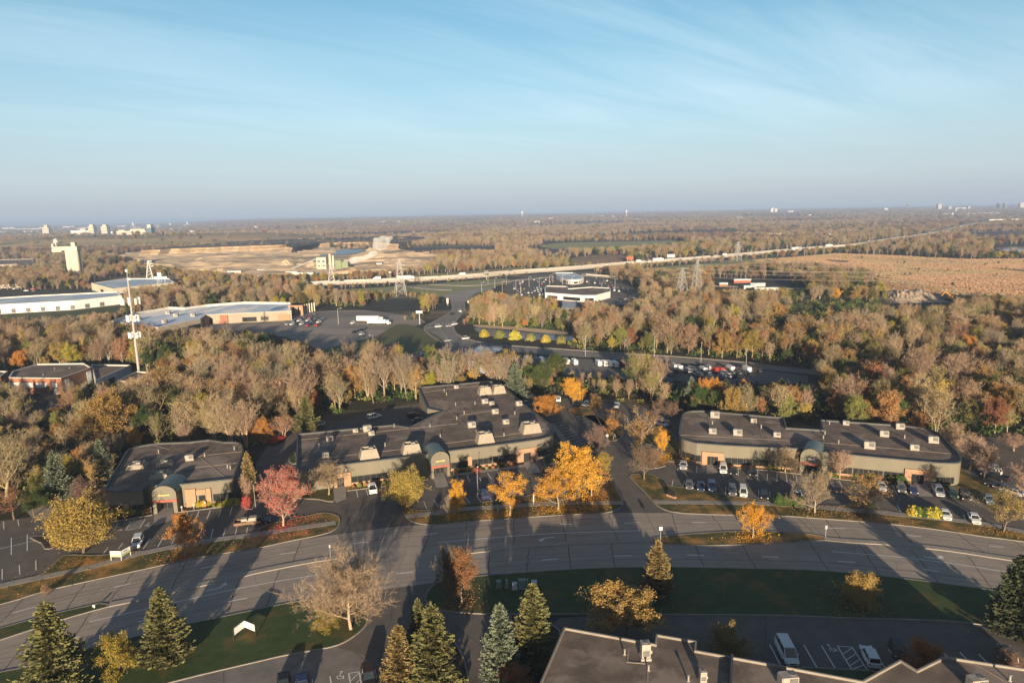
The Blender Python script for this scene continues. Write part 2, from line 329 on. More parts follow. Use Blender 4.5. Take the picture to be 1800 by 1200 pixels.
def rough_ground(name, poly, m, step, amp, sc_, seed):
    P = [gp(x, y) for x, y in poly]; x0, x1, y0, y1 = min(q.x for q in P), max(q.x for q in P), min(q.y for q in P), max(q.y for q in P); nx = int((x1 - x0) / step); ny = int((y1 - y0) / step * 1.2); vs = []; ok = []
    for j in range(ny + 1):
        for i in range(nx + 1):
            x, y = x0 + (x1 - x0) * i / nx, y0 + (y1 - y0) * j / ny; i_ = inside([(q.x, q.y) for q in P], x, y); pd = inside(PND, x, y); n_ = mnoise.fractal(Vector((x / sc_, y / sc_, seed)), .9, 2, 5); n2 = abs(mnoise.noise(Vector((x / sc_ / 2.5, y / sc_ / 1.2, seed + 5))))
            vs.append((x, y, ((.35 + max(0, n_ * amp) + amp * 1.1 * max(0, .22 - n2) * 4 + .2 * ((i + j) % 2)) if not pd else .4) if i_ else .1)); ok.append(i_)
    fs = []
    for j in range(ny):
        for i in range(nx):
            a = j * (nx + 1) + i; c = (a, a + 1, a + nx + 2, a + nx + 1)
            if any(ok[k] for k in c): fs.append(c)
    return tag(MB().add(vs, fs).build(name, m), kind='structure')
rough_ground('quarry_floor', QUARRY, m_sand, 8, 3.6, 38, 2)
field('green_slope', [(560, 617), (610, 606), (657, 594), (700, 570), (745, 579), (782, 602), (742, 617), (657, 627), (600, 622)], mat('slope_grass', (.10, .125, .045), (.14, .11, .05), scale=.06, detail=8), .12)
field('green_slope', [(828, 558), (900, 563), (995, 573), (990, 582), (900, 574), (838, 571)], m_lawn, .12)
field('bank', [(838, 571), (900, 574), (990, 583), (985, 588), (900, 580), (840, 575)], m_sand, .16)
field('pond_water', [(836, 576), (900, 582), (985, 589), (1010, 594), (1000, 599), (900, 595), (850, 588)], mat('pale_pond_water', (.14, .20, .27), (.11, .17, .24), scale=.02, rough=.25), .14)
# hill mesh is part of the terrain; its grass cover is one sheet draped on it
def drape(name, cx, cy, rx, ry, m, dz):
    vs = [(cx, cy, terr(cx, cy) + dz)]; fs = []; K, R = 40, 10
    for r in range(1, R + 1):
        for k in range(K):
            a = 2 * math.pi * k / K; q = r / R; x, y = cx + rx * q * math.cos(a), cy + ry * q * math.sin(a); vs.append((x, y, terr(x, y) + dz))
    for k in range(K): fs.append((0, 1 + k, 1 + (k + 1) % K))
    for r in range(R - 1):
        for k in range(K): a = 1 + r * K; fs.append((a + k, a + K + k, a + K + (k + 1) % K, a + (k + 1) % K))
    return tag(MB().add(vs, fs).build(name, m, smooth=True), kind='structure')
drape('hill', -1000, 1950, 560, 300, m_hill, 1.2)
# quarry plateau with its cut face, pond, spoil
edge = [(245, 452), (330, 447), (400, 444.5), (455, 442), (497, 441), (502, 446), (512, 447), (520, 440), (560, 438), (600, 436), (645, 436), (690, 439), (700, 440)]
ep = [gp(x, y) for x, y in edge]
rng = random.Random(3)
ep2 = []
for a, b in zip(ep[:-1], ep[1:]):
    k = max(2, int((b - a).length / 18))
    for i in range(k): p = a.lerp(b, i / k); ep2.append(Vector((p.x + rng.uniform(-4, 4), p.y + rng.uniform(-9, 9), 0)))
ep2.append(ep[-1])
mb = MB(); n = len(ep2); HC = 12
for row, (dy, z) in enumerate(((0, 0), (4, HC * .55), (9, HC * .62), (12, HC), (420, HC + .5), (520, 0))):
    mb.v += [(p.x, p.y + dy, z) for p in ep2]
for r in range(5):
    for i in range(n - 1): a = r * n + i; mb.f.append((a, a + 1, a + n + 1, a + n)); mb.m.append(0 if r < 3 else 1)
for e in (0, n - 1):
    mb.f.append(tuple(r * n + e for r in range(6))); mb.m.append(0)
tag(mb.build('quarry_cliff', [m_cliff, m_forest]), kind='structure')
PLAT = [(p.x, p.y) for p in ep2] + [(p.x, p.y + 520) for p in ep2[::-1]]
field('quarry_pond', [(541, 449), (560, 447), (590, 445.5), (592, 441), (612, 439.5), (636, 438.5), (642, 441), (625, 445.5), (600, 448), (560, 451.5)], mat('pond_water', (.10, .20, .30), (.08, .17, .27), scale=.02, rough=.3), 1.0)
# right lake
field('lake', [(1752, 436), (1800, 434), (1900, 433), (1900, 444), (1800, 443.5), (1765, 441.5)], m_water, .5)
mbp = MB()
# ------------------------------------------------------------------ roads, lots, lawns of the office park
NK = [(-150, 1098), (0, 1064), (73, 1042), (146, 1025), (248, 1003), (350, 981), (450, 965), (508, 952), (600, 938), (700, 925), (765, 922), (829, 916), (900, 911), (987, 905), (1060, 902), (1130, 901), (1200, 902), (1294, 905), (1350, 905), (1467, 913), (1554, 920), (1642, 930), (1729, 943), (1800, 952), (1960, 976)]
SK = [(-150, 1222), (0, 1180), (44, 1171), (140, 1143), (248, 1115), (332, 1095), (450, 1070), (535, 1054), (640, 1040), (753, 1025), (858, 1010), (900, 1007), (1017, 999), (1125, 996), (1192, 996), (1350, 999), (1423, 1001), (1525, 1009), (1604, 1018), (1735, 1035), (1800, 1046), (1960, 1072)]
nk = catmull(G(NK), 4); sk = catmull(G(SK), 4)
sheet('main_road', nk + sk[::-1], .034, m_road)
LOT = [(-200, 960), (0, 915), (61, 908), (131, 898), (190, 880), (430, 868), (452, 810), (478, 772), (520, 757), (600, 738), (700, 714), (760, 706), (900, 688), (925, 692), (995, 700), (1045, 707), (1115, 712), (1160, 722), (1200, 740), (1400, 800), (1640, 800), (1690, 765), (1772, 770), (1990, 775), (1990, 985), (1800, 955), (1642, 934), (1350, 909), (1130, 905), (900, 914), (700, 929), (508, 956), (350, 986), (146, 1031), (0, 1070), (-200, 1120)]
sheet('parking_lot', G(LOT), .014, m_lot)
sheet('side_road', G([(640, 1032), (765, 1018), (900, 1003), (900, 1150), (985, 1085), (1100, 1078), (1350, 1078), (1525, 1084), (1660, 1088), (1760, 1098), (1800, 1104), (2050, 1150), (2150, 1400), (-100, 1500), (-60, 1290), (250, 1215), (450, 1160), (560, 1138)]), .014, m_lot)
sheet('worn_lot', G([(200, 1228), (300, 1198), (450, 1160), (520, 1146), (581, 1134), (640, 1150), (668, 1200), (690, 1290), (100, 1300)]), .024, m_lotold)
def arc(lst, k=4, closed=True): return catmull(G(lst), k, closed)
KERB = MB(); LAWNS = []
def island(name, px, m=None, k=3, kerb=True, z=.13):
    pts = [Vector(p[:2]) for p in (catmull(G(px), k, True) if k > 1 else G(px))]
    if area(pts) < 0: pts = pts[::-1]
    if kerb: strip(KERB, pts, .24, .0, z + .02, closed=True, side=.12)
    inner = offset(pts, .2) if kerb else pts
    q = [(p.x, p.y, z) for p in inner]
    o = MB().add(q, [tuple(range(len(q)))]).build(name, m or m_lawn); return tag(o, kind='structure')
# verge strips north of the road
island('lawn', [(-200, 1015), (-195, 1108), (0, 1063), (73, 1041), (146, 1024), (248, 1002), (350, 980), (450, 964), (508, 951.5), (552, 943), (584, 934), (597, 922), (597, 910), (588, 904), (567, 901), (537, 907), (500, 915), (460, 925), (440, 939), (350, 952), (277, 965), (212, 972), (163, 976), (120, 975), (100, 985), (75, 1008), (40, 1017), (0, 1026), (-60, 1040)], m_lawn2, 3)
island('lawn', [(704, 887), (712, 907), (730, 919), (765, 922.5), (829, 916.5), (900, 911.5), (987, 905.5), (1060, 902), (1085, 896), (1096, 886), (1090, 870), (1078, 850), (1068, 838), (1062, 828), (1040, 822), (1000, 826), (962, 838), (935, 868), (900, 875), (867, 880), (790, 890), (745, 897), (722, 893), (714, 884)], m_lawn2, 3)
island('lawn', [(1106, 838), (1118, 833), (1140, 833), (1158, 840), (1168, 851), (1200, 857), (1275, 870), (1333, 878), (1374, 883), (1378, 877), (1410, 879), (1412, 886), (1480, 889), (1500, 880), (1540, 885), (1548, 896), (1600, 903), (1606, 897), (1650, 904), (1656, 911), (1710, 918), (1800, 936), (1990, 966), (1990, 984), (1800, 952.5), (1729, 943.5), (1642, 930.5), (1554, 920.5), (1467, 913.5), (1350, 905.5), (1294, 905.5), (1200, 902.5), (1165, 895), (1147, 882), (1130, 862)], m_lawn2, 2)
# side walks cross the verges
WALK = MB()
for px, wd in (([(-180, 1070), (0, 1030.5), (73, 1015), (160, 997), (248, 973), (350, 953), (450, 939.5), (520, 929), (590, 919)], 1.9), ([(713, 908), (765, 902), (829, 894), (900, 890), (987, 884.5), (1094, 884)], 1.9), ([(1150, 883), (1200, 883), (1294, 884.5), (1350, 885.5), (1423, 891), (1554, 902), (1653, 912), (1729, 921), (1800, 935), (1960, 962)], 1.9)):
    strip(WALK, catmull(G(px), 4), wd, .13, .155)
tag(WALK.build('pavement', m_walk), kind='structure')
# south lawns
island('lawn', [(-120, 1215), (0, 1181), (44, 1172), (140, 1144), (248, 1116), (332, 1096), (450, 1071), (535, 1055), (600, 1052), (636, 1064), (648, 1086), (640, 1104), (613, 1125), (581, 1138), (508, 1151), (450, 1164), (300, 1200), (200, 1232), (0, 1292), (-120, 1330)], m_lawn, 3)
island('lawn', [(747, 1050), (757, 1032), (780, 1021), (858, 1010.5), (900, 1007.5), (1017, 999.5), (1125, 996.5), (1192, 996.5), (1350, 999.5), (1423, 1001.5), (1525, 1009.5), (1604, 1018.5), (1735, 1035.5), (1800, 1046.5), (1990, 1078), (1990, 1140), (1800, 1108), (1758, 1102), (1659, 1092), (1525, 1088), (1350, 1082), (1192, 1081), (970, 1080), (867, 1080), (777, 1074), (752, 1062)], m_lawn, 3)
island('lawn', [(845, 1150), (858, 1120), (900, 1098), (975, 1100), (985, 1140), (950, 1250), (900, 1290), (862, 1220)], m_mulch, 3)
island('planting_bed', [(655, 1215), (700, 1120), (760, 1090), (808, 1140), (825, 1210), (800, 1290), (680, 1290)], m_mulch, 3)
island('lawn', [(1300, 1180), (1410, 1172.5), (1530, 1178), (1560, 1186), (1590, 1168), (1640, 1158), (1660, 1170), (1640, 1240), (1300, 1220)], m_lawn, 1)
# medians
island('median', [(-150, 1160), (0, 1125.5), (79, 1099.5), (131, 1083), (190, 1067), (192, 1062), (175, 1060), (73, 1083), (0, 1104), (-150, 1140)], m_lawn, 1)
island('median', [(1145, 951), (1150, 945), (1192, 940), (1279, 934), (1350, 934), (1408, 937), (1449, 943), (1455, 949), (1408, 953), (1350, 956), (1250, 959), (1160, 957)], m_lawn2, 2)
MED = MB()
for a in ([(192, 1063), (260, 1049), (350, 1028), (417, 1013.5), (450, 1005), (520, 991), (560, 984), (593, 979)], [(815, 971), (900, 962), (1000, 955), (1100, 951.5), (1147, 950)], [(1449, 947), (1500, 951.5), (1575, 956), (1671, 966.5), (1773, 982), (1960, 1008)]):
    strip(MED, catmull(G(a), 4), 1.5, .0, .16)
tag(MED.build('concrete_median', m_conc), kind='structure')
# islands and beds inside the lots
island('lawn', [(500, 872), (560, 878), (586, 882), (590, 862), (545, 850), (508, 850)], m_lawn2, 2)
island('planting_bed', [(607, 853), (610, 863), (681, 854), (752, 843), (756, 826), (700, 830), (610, 842)], m_lawn2, 1)
island('planting_bed', [(790, 836), (900, 822), (928, 818), (935, 800), (900, 800), (800, 812)], m_mulch, 1)
island('lawn', [(958, 818), (985, 812), (1005, 795), (985, 780), (974, 776), (950, 800)], m_lawn, 1)
island('planting_bed', [(132, 905), (200, 917), (268, 905.5), (268, 880), (185, 885), (140, 893)], m_mulch, 1)
island('planting_bed', [(312, 901), (426, 887), (431, 894), (444, 896), (449, 884), (440, 862), (420, 850), (320, 875)], m_mulch, 1)
island('lawn', [(508, 812), (521, 815), (519, 795), (509, 800)], m_lawn, 2)
island('lawn', [(1040, 722), (1056, 748), (1060, 770), (1075, 776), (1092, 770), (1098, 758), (1085, 745), (1062, 735), (1040, 729), (1012, 732), (1000, 722), (1016, 716)], m_lawn2, 2)
island('lawn', [(1095, 838), (1110, 800)], m_lawn) if False else None
island('lawn', [(1112, 800), (1108, 780), (1150, 752), (1180, 758), (1200, 790), (1245, 805), (1243, 817), (1172, 811), (1170, 819), (1145, 824), (1118, 818)], m_lawn2, 2)
island('planting_bed', [(1262, 822), (1350, 827), (1415, 835), (1413, 815), (1350, 806), (1265, 806)], m_lawn2, 1)
island('planting_bed', [(1448, 839), (1480, 843), (1550, 850), (1600, 853), (1602, 838), (1540, 828), (1448, 820)], m_lawn2, 1)
island('lawn', [(1632, 860), (1708, 868), (1748, 880), (1800, 906), (1990, 930), (1990, 910), (1800, 890), (1752, 863), (1700, 830), (1680, 815), (1640, 840)], m_lawn2, 1)
island('lawn', [(52, 945), (75, 941), (92, 948), (95, 962), (78, 965), (72, 955)], m_mulch, 2)
tag(KERB.build('kerb', m_kerb), kind='structure')
# slabs in front of the doors and plain aprons
for nm, px in (('walkway', [(271, 906), (282, 884), (309, 884), (302, 914), (270, 924)]), ('walkway', [(553 + 35, 880), (585, 852), (608, 848), (609, 876), (592, 883)]), ('walkway', [(756, 826), (779, 826), (789, 855), (767, 857)]), ('walkway', [(920, 812), (935, 808), (950, 826), (950, 830), (930, 832)]), ('walkway', [(1243, 808), (1262, 808), (1262, 832), (1241, 832)]), ('walkway', [(1603, 842), (1624, 842), (1641, 872), (1616, 872)]), ('walkway', [(1414, 820), (1441, 820), (1445, 850), (1416, 848)])):
    sheet('entrance_walk', G(px, .17), .17, m_walk)
sheet('apron', G([(42, 893), (100, 886), (105, 905), (62, 916)]), .03, m_conc)
sheet('pavement', G([(785, 838), (900, 823.5), (929, 819.5), (929, 814), (900, 819), (785, 834)], .17), .172, m_walk)
mbw = MB(); strip(mbw, catmull(G([(968, 745), (985, 765), (1004, 790)]), 4), 1.8, .0, .15); strip(mbw, G([(1700, 826), (1715, 838)]), 1.6, .13, .16); tag(mbw.build('pavement', m_walk), kind='structure')
# ------------------------------------------------------------------ painted markings
PA = MB()
def line(a, b, wd=.15, z=.042): strip(PA, [gp(*a), gp(*b)], wd, z, z)
dash = [((201, 1032), (230, 1025)), ((23, 1077), (63, 1066)), ((353, 999), (379, 993)), ((491, 974), (520, 970)), ((621, 955), (647, 952)), ((745, 940), (769, 937)), ((864, 929), (887, 927)), ((985, 921), (1006, 921)), ((1098, 919), (1124, 918)), ((1216, 918), (1240, 918)), ((1335, 922), (1359, 922)), ((1455, 928), (1487, 929)), ((1592, 940), (1620, 943)), ((1738, 959), (1764, 962)), ((242, 1093), (260, 1089)), ((399, 1057), (434, 1051)), ((698, 1008), (726, 1005)), ((951, 984), (980, 982)), ((1078, 977), (1110, 976)), ((1208, 975), (1238, 976)), ((1339, 978), (1368, 979)), ((1472, 986), (1503, 988)), ((1623, 1000), (1650, 1004)), ((100, 1128), (140, 1118))]
for a, b in dash: line(a, b, .26)
for poly in ([(769, 953), (900, 942), (1000, 936), (1127, 932)], [(157, 1093), (300, 1060), (450, 1028), (558, 1010)], [(1462, 969), (1572, 978), (1674, 990), (1758, 1003), (1850, 1018)]):
    strip(PA, catmull(G(poly), 5), .22, .042, .042)
stalls = """207,919,199.5,933 230,916,221,932 255.5,912,246,928 330,899,328,906 350,898,344,912 370,896,363.6,912 388.5,894,384,908 408,891,404,905 190,962,180,975 216,954,208,965 263,947,252,964.5 287,944,277,961 307,945,301,957.5 330,940,324,953 353.5,932,348,946 375,929,370,947 397,927,392,944 417,925,413,941 436,922,433,938
6,916,7,930 31.5,913,33,924 20,945,20,975 48,939,48,968 -8,951,-8,981 4,1000,4,1018 34,993,35,1010 63,984,63.5,1002 627,862,629,874 644,860,647,871
803,838.5,809,849 821,835,826,847 839,833,846,845.5 857,831,864,842 874,828,880,839.5 893,826,899,836 910,824,918,835 745,881,750,894 763,879,770,891 781,877,789,888 800,875,807,886 818,873,826,884 837,870,845,881 856,868,864,879 910,860,918,872
1193.5,816,1191,827 1208.5,818,1207.5,828 1225,819,1224,831 1280,825,1280,836 1297.6,826,1298,836 1315,828,1315,839 1332,828,1331.5,842 1349,831.5,1348.5,844 1365.6,832,1366,845.5 1381.6,833,1383.6,847 1399,835,1401,849 1459,842,1465,856 1475,845,1481,857 1551,857,1553,865 1569,852.5,1576,868 1591,859,1595.5,869 1659,862,1665,875 1682,865,1690,878 1703,868,1713,882 1718,866,1730,879
1183,844,1181,855 1203,845,1199,858 1220.6,848,1218,860 1239,848.6,1237,862.6 1257,852,1256,865 1276,855,1275.4,869 1295,859.5,1294.5,871 1314,861,1314,874 1333.4,861,1334,877 1353,864,1353.6,876 1372,866,1372.6,873.5 1577,887,1584,901 1644,895,1655,910 1667,899,1677,912 1693,904,1698,914 1717,907,1726,919
1353,1132,1371,1167 1383,1132,1404,1170 1413,1133,1436,1172.5 1444,1134,1468,1174 1472,1135,1497,1176 1497.5,1137,1525,1177 1532,1138,1556,1174 1561,1140,1580,1164 1687,1146,1699,1158 1720,1149,1735,1164 1752,1152,1768,1168 1655,1144,1668,1156
549,1193,551,1225 580,1188,586,1225 613,1183,620,1225 631.5,1180,639,1225 658,1175,670,1225 517,1200,519,1225"""
for s in stalls.split():
    a = [float(v) for v in s.split(',')]; line((a[0], a[1]), (a[2], a[3]), .17)
def hatch(a0, a1, b0, b1, n):
    for i in range(n):
        t = (i + .5) / n; u = min(1, t + .9 / n)
        p = (a0[0] + (a1[0] - a0[0]) * u, a0[1] + (a1[1] - a0[1]) * u); q = (b0[0] + (b1[0] - b0[0]) * max(0, t - .4 / n), b0[1] + (b1[1] - b0[1]) * max(0, t - .4 / n)); line(p, q, .12)
hatch((230, 916), (221, 932), (255.5, 912), (246, 928), 6); hatch((1225, 819), (1224, 831), (1241, 821), (1240, 832), 5); hatch((1399, 835), (1401, 849), (1412, 837), (1414, 850), 4)
hatch((1459, 842), (1465, 856), (1475, 845), (1481, 857), 6); hatch((1472, 1135), (1497, 1176), (1497.5, 1137), (1525, 1177), 4); hatch((613, 1183), (620, 1225), (631.5, 1180), (639, 1225), 4)
line((1472, 1135), (1497.5, 1137)); line((613, 1183), (631.5, 1180)); line((0, 964), (70, 948)); line((-60, 978), (0, 964)); line((221, 932), (246, 928)); 
for i in range(10):
    t = i / 9; line((966 + 40 * t, 740 + 45 * t), (984 + 46 * t, 737 + 40 * t), .13)
for i in range(5): line((1016 + 8 * i, 737 + 5 * i), (1034 + 5 * i, 735 + 5 * i), .13)
def arrow(px, py, ang_px, s=1.0):
    p = gp(px, py); q = gp(*ang_px); d = (q - p); d.z = 0; d.normalize(); nrm = Vector((-d.y, d.x, 0))
    P = lambda a, b: p + d * a * s + nrm * b * s + Vector((0, 0, .042))
    PA.add([P(-2, -.15), P(.2, -.15), P(.2, .15), P(-2, .15)], [(0, 1, 2, 3)])
    PA.add([P(.2, -.15), P(1.0, .5), P(.7, .75), P(-.1, .15)], [(0, 1, 2, 3)]); PA.add([P(.35, 1.0), P(1.35, .2), P(1.3, 1.5)], [(0, 1, 2)])
arrow(385, 1033, (450, 1018)); arrow(958, 945, (900, 950)); arrow(1645, 981, (1700, 989))
def wheelsym(px, py, s=1.0):
    p = gp(px, py); z = Vector((0, 0, .046)); ring = [p + Vector((math.cos(a) * .45 * s, math.sin(a) * .45 * s, 0)) for a in np.linspace(math.pi * .8, math.pi * 2.2, 10)]
    strip(PA, ring, .12, .046, .046); strip(PA, [p + Vector((-.1, .9, 0)), p + Vector((-.1, .1, 0)), p + Vector((.45, .1, 0)), p + Vector((.6, -.5, 0))], .13, .047, .047)
    PA.add([p + z + Vector((math.cos(a) * .17 - .1, math.sin(a) * .17 + 1.1, 0)) for a in np.linspace(0, 2 * math.pi, 9)[:-1]], [tuple(range(8))])
wheelsym(1463, 1141); wheelsym(598, 1189); wheelsym(1392, 846, .8); wheelsym(211, 931, .8); wheelsym(258, 923, .8)
tag(PA.build('road_marking', m_paint), kind='structure')
# lanes darkened by tyres
WR = MB(); m_wear = mat('tyre_worn_asphalt', (.28, .24, .205), (.34, .29, .245), scale=.6, stretch=(.2, 1, 1), rough=.85)
for A_, fr in ((NK, (.16, .30, .60, .76)), (SK, (.14, .28, .55, .70))):
    B_ = [(-150, 1138), (0, 1103), (190, 1060), (593, 977), (815, 967), (1147, 946), (1300, 940), (1449, 943), (1773, 979), (1960, 1006)] if A_ is NK else [(-150, 1165), (0, 1126), (190, 1066), (593, 981), (815, 971), (1147, 951), (1449, 950), (1773, 984), (1960, 1010)]
    def yat(c, x):
        for (a, b) in zip(c[:-1], c[1:]):
            if a[0] <= x <= b[0]: return a[1] + (b[1] - a[1]) * (x - a[0]) / (b[0] - a[0])
    for f in fr: strip(WR, catmull(G([(x, yat(A_, x) * (1 - f) + yat(B_, x) * f) for x in range(-100, 1901, 80)]), 3), .7, .0365, .0365)
tag(WR.build('lane_wear', m_wear), kind='structure')
# tar seams across the road
TAR = MB(); rg = random.Random(5)
m_tar = mat('tar_seam', (.09, .08, .07), rough=.8)
def seams(A, B, xs):
    for x in xs:
        def at(c, x):
            for (a, b) in zip(c[:-1], c[1:]):
                if a[0] <= x <= b[0]: t = (x - a[0]) / (b[0] - a[0]); return gp(x, a[1] + (b[1] - a[1]) * t)
            return None
        a = at(A, x); b = at(B, x + rg.uniform(-8, 8) + (900 - x) * -.06)
        if a is None or b is None: continue
        pts = [a.lerp(b, t) + Vector((rg.uniform(-.18, .18), 0, 0)) for t in np.linspace(0, 1, 7)]; strip(TAR, pts, .15, .038, .038)
MID = [(-150, 1165), (0, 1126), (190, 1066), (593, 981), (815, 971), (1147, 951), (1449, 950), (1773, 984), (1960, 1010)]
MIDN = [(-150, 1138), (0, 1103), (190, 1060), (593, 977), (815, 967), (1147, 946), (1300, 934), (1449, 943), (1773, 979), (1960, 1006)]
seams(NK, MIDN, [40, 150, 235, 330, 460, 530, 760, 820, 905, 985, 1070, 1180, 1250, 1340, 1400, 1450, 1570, 1680, 1780]); seams(MID, SK, [60, 160, 300, 420, 490, 860, 930, 1000, 1075, 1220, 1300, 1420, 1510, 1600, 1700, 1790])
for pl in ([(x, y + (10 if i > 6 else 16)) for i, (x, y) in enumerate(NK[1:])], [(x, y + 22 - i * .3) for i, (x, y) in enumerate(NK[1:])], [(x, y - 22 + i * .4) for i, (x, y) in enumerate(SK[1:8])], [(x, y - 14) for i, (x, y) in enumerate(SK[9:])]):
    strip(TAR, catmull(G(pl), 4), .10, .0385, .0385)
tag(TAR.build('tar_seams', m_tar), kind='structure')
# ------------------------------------------------------------------ buildings
def rounded(px, z, rad):
    P = [gp(x, y, z) for x, y in px]; n = len(P); out = []
    for i, p in enumerate(P):
        r = rad.get(i)
        if not r: out.append(Vector(p[:2])); continue
        a, b = P[i - 1], P[(i + 1) % n]; r1 = min(r, (a - p).length * .48); r2 = min(r, (b - p).length * .48)
        s = p + (a - p).normalized() * r1; e = p + (b - p).normalized() * r2
        for k in range(9):
            t = k / 8; q = s * (1 - t) ** 2 + p * 2 * t * (1 - t) + e * t * t; out.append(Vector(q[:2]))
    if area(out) < 0: out = out[::-1]
    return out
def facade(pts, h, x):
    best = None; n = len(pts)
    for i in range(n):
        a, b = pts[i], pts[(i + 1) % n]; e = b - a; nr = Vector((e.y, -e.x))
        if nr.dot(-a) <= 0: continue
        xa, xb = proj(a.x, a.y, h)[0], proj(b.x, b.y, h)[0]
        if (xa - x) * (xb - x) > 0: continue
        lo, hi = 0.0, 1.0
        for _ in range(14):
            m_ = (lo + hi) / 2; q = a.lerp(b, m_); xm = proj(q.x, q.y, h)[0]
            if (xm - x) * (xa - x) > 0: lo = m_
            else: hi = m_
        q = a.lerp(b, lo)
        if best is None or q.length < best[0].length: best = (q, nr.normalized())
    return best
def run(pts, h, x0, x1, step=4):
    k = max(2, int(abs(x1 - x0) / step) + 1); r = []
    for i in range(k):
        f = facade(pts, h, x0 + (x1 - x0) * i / (k - 1))
        if f: r.append(f[0])
    return r
def band(mb, P, z0, z1, out0, out1, mi=0):
    # a slab standing proud of the wall between out0 and out1 metres, following P
    A = offset(P, -out0, False); B = offset(P, -out1, False); n = len(P); vs = []; fs = []
    for a, b in zip(A, B): vs += [(a.x, a.y, z0), (b.x, b.y, z0), (b.x, b.y, z1), (a.x, a.y, z1)]
    for i in range(n - 1):
        j = i + 1
        for k in range(4): fs.append((4 * i + k, 4 * j + k, 4 * j + (k + 1) % 4, 4 * i + (k + 1) % 4))
    fs += [(3, 2, 1, 0), (4 * n - 4, 4 * n - 3, 4 * n - 2, 4 * n - 1)]
    mb.add(vs, fs, mi)
def shell(name, label, pts, h, wallm, roofm, capm, capw=.35, cat='building', par=.45, group=None):
    c = sum((Vector((p.x, p.y, 0)) for p in pts), Vector()) / len(pts)
    root = empty(name, (c.x, c.y, 0), label=label, cat=cat, group=group)
    off = Matrix.Translation((-c.x, -c.y, 0))
    def put(mb, nm, m, parent=root):
        mb.v = [(x - c.x, y - c.y, z) for x, y, z in mb.v]; return mb.build(nm, m, parent)
    inn = offset(pts, capw); n = len(pts)
    mb = MB(); mb.prism(pts, -.3, h, top=False)
    put(mb, 'wall', wallm)
    mb = MB(); vs = []; fs = []; o2 = offset(pts, -.06)
    for o_, i_ in zip(o2, inn): vs += [(o_.x, o_.y, h - .22), (o_.x, o_.y, h + .04), (i_.x, i_.y, h + .04), (i_.x, i_.y, h - par)]
    for i in range(n):
        j = (i + 1) % n
        for k in range(3): fs.append((4 * i + k, 4 * i + k + 1, 4 * j + k + 1, 4 * j + k)[::-1])
    mb.add(vs, fs); put(mb, 'parapet', capm)
    mb = MB(); q = [(p.x, p.y, h - par + .02) for p in offset(pts, capw - .05)]; mb.add(q, [tuple(range(n))]); put(mb, 'roof', roofm)
    return root, put
def windows(put, pts, h, x0, x1, z0, z1, pane=1.5, glass=None):
    P = run(pts, h, x0, x1)
    mb = MB(); band(mb, P, z0, z1, -.02, .04); g = put(mb, 'window', glass or m_glass)
    mb = MB(); L = 0; nxt = 0
    for a, b in zip(P[:-1], P[1:]):
        d = (b - a).length
        while nxt <= L + d:
            q = a.lerp(b, (nxt - L) / d); an = math.atan2((b - a).y, (b - a).x); o = Vector((math.sin(an), -math.cos(an))) * .06
            mb.box((q.x + o.x, q.y + o.y, (z0 + z1) / 2), (.09, .1, z1 - z0), an); nxt += pane
        L += d
    band(mb, P, z0 - .08, z0, -.02, .10); band(mb, P, z1, z1 + .08, -.02, .10)
    put(mb, 'frame', m_frame, g); return g
def brickbase(put, pts, h, x0, x1, z1=.7):
    mb = MB(); band(mb, run(pts, h, x0, x1), -.1, z1, -.02, .12); put(mb, 'plinth', m_brick)
def portal(put, pts, h, x0, x1, d0, d1, H=3.4, dh=2.5, proud=.5):
    P = run(pts, h, x0, x1); A = run(pts, h, x0, d0); B = run(pts, h, d1, x1); C = run(pts, h, d0, d1)
    mb = MB(); band(mb, A, -.1, H, -.02, proud); band(mb, B, -.1, H, -.02, proud); band(mb, C, dh, H - .003, -.02, proud - .003); put(mb, 'portal', m_brick)
    mb = MB(); band(mb, C, 0, dh, -.02, .08); d = put(mb, 'door', m_glass)
    mb = MB(); q = [C[0].lerp(C[-1], t) for t in (.02, .35, .65, .98)]; an = math.atan2((C[-1] - C[0]).y, (C[-1] - C[0]).x); o = Vector((math.sin(an), -math.cos(an))) * .1
    for p in q: mb.box((p.x + o.x, p.y + o.y, dh / 2), (.1, .08, dh), an)
    put(mb, 'frame', m_frame, d)
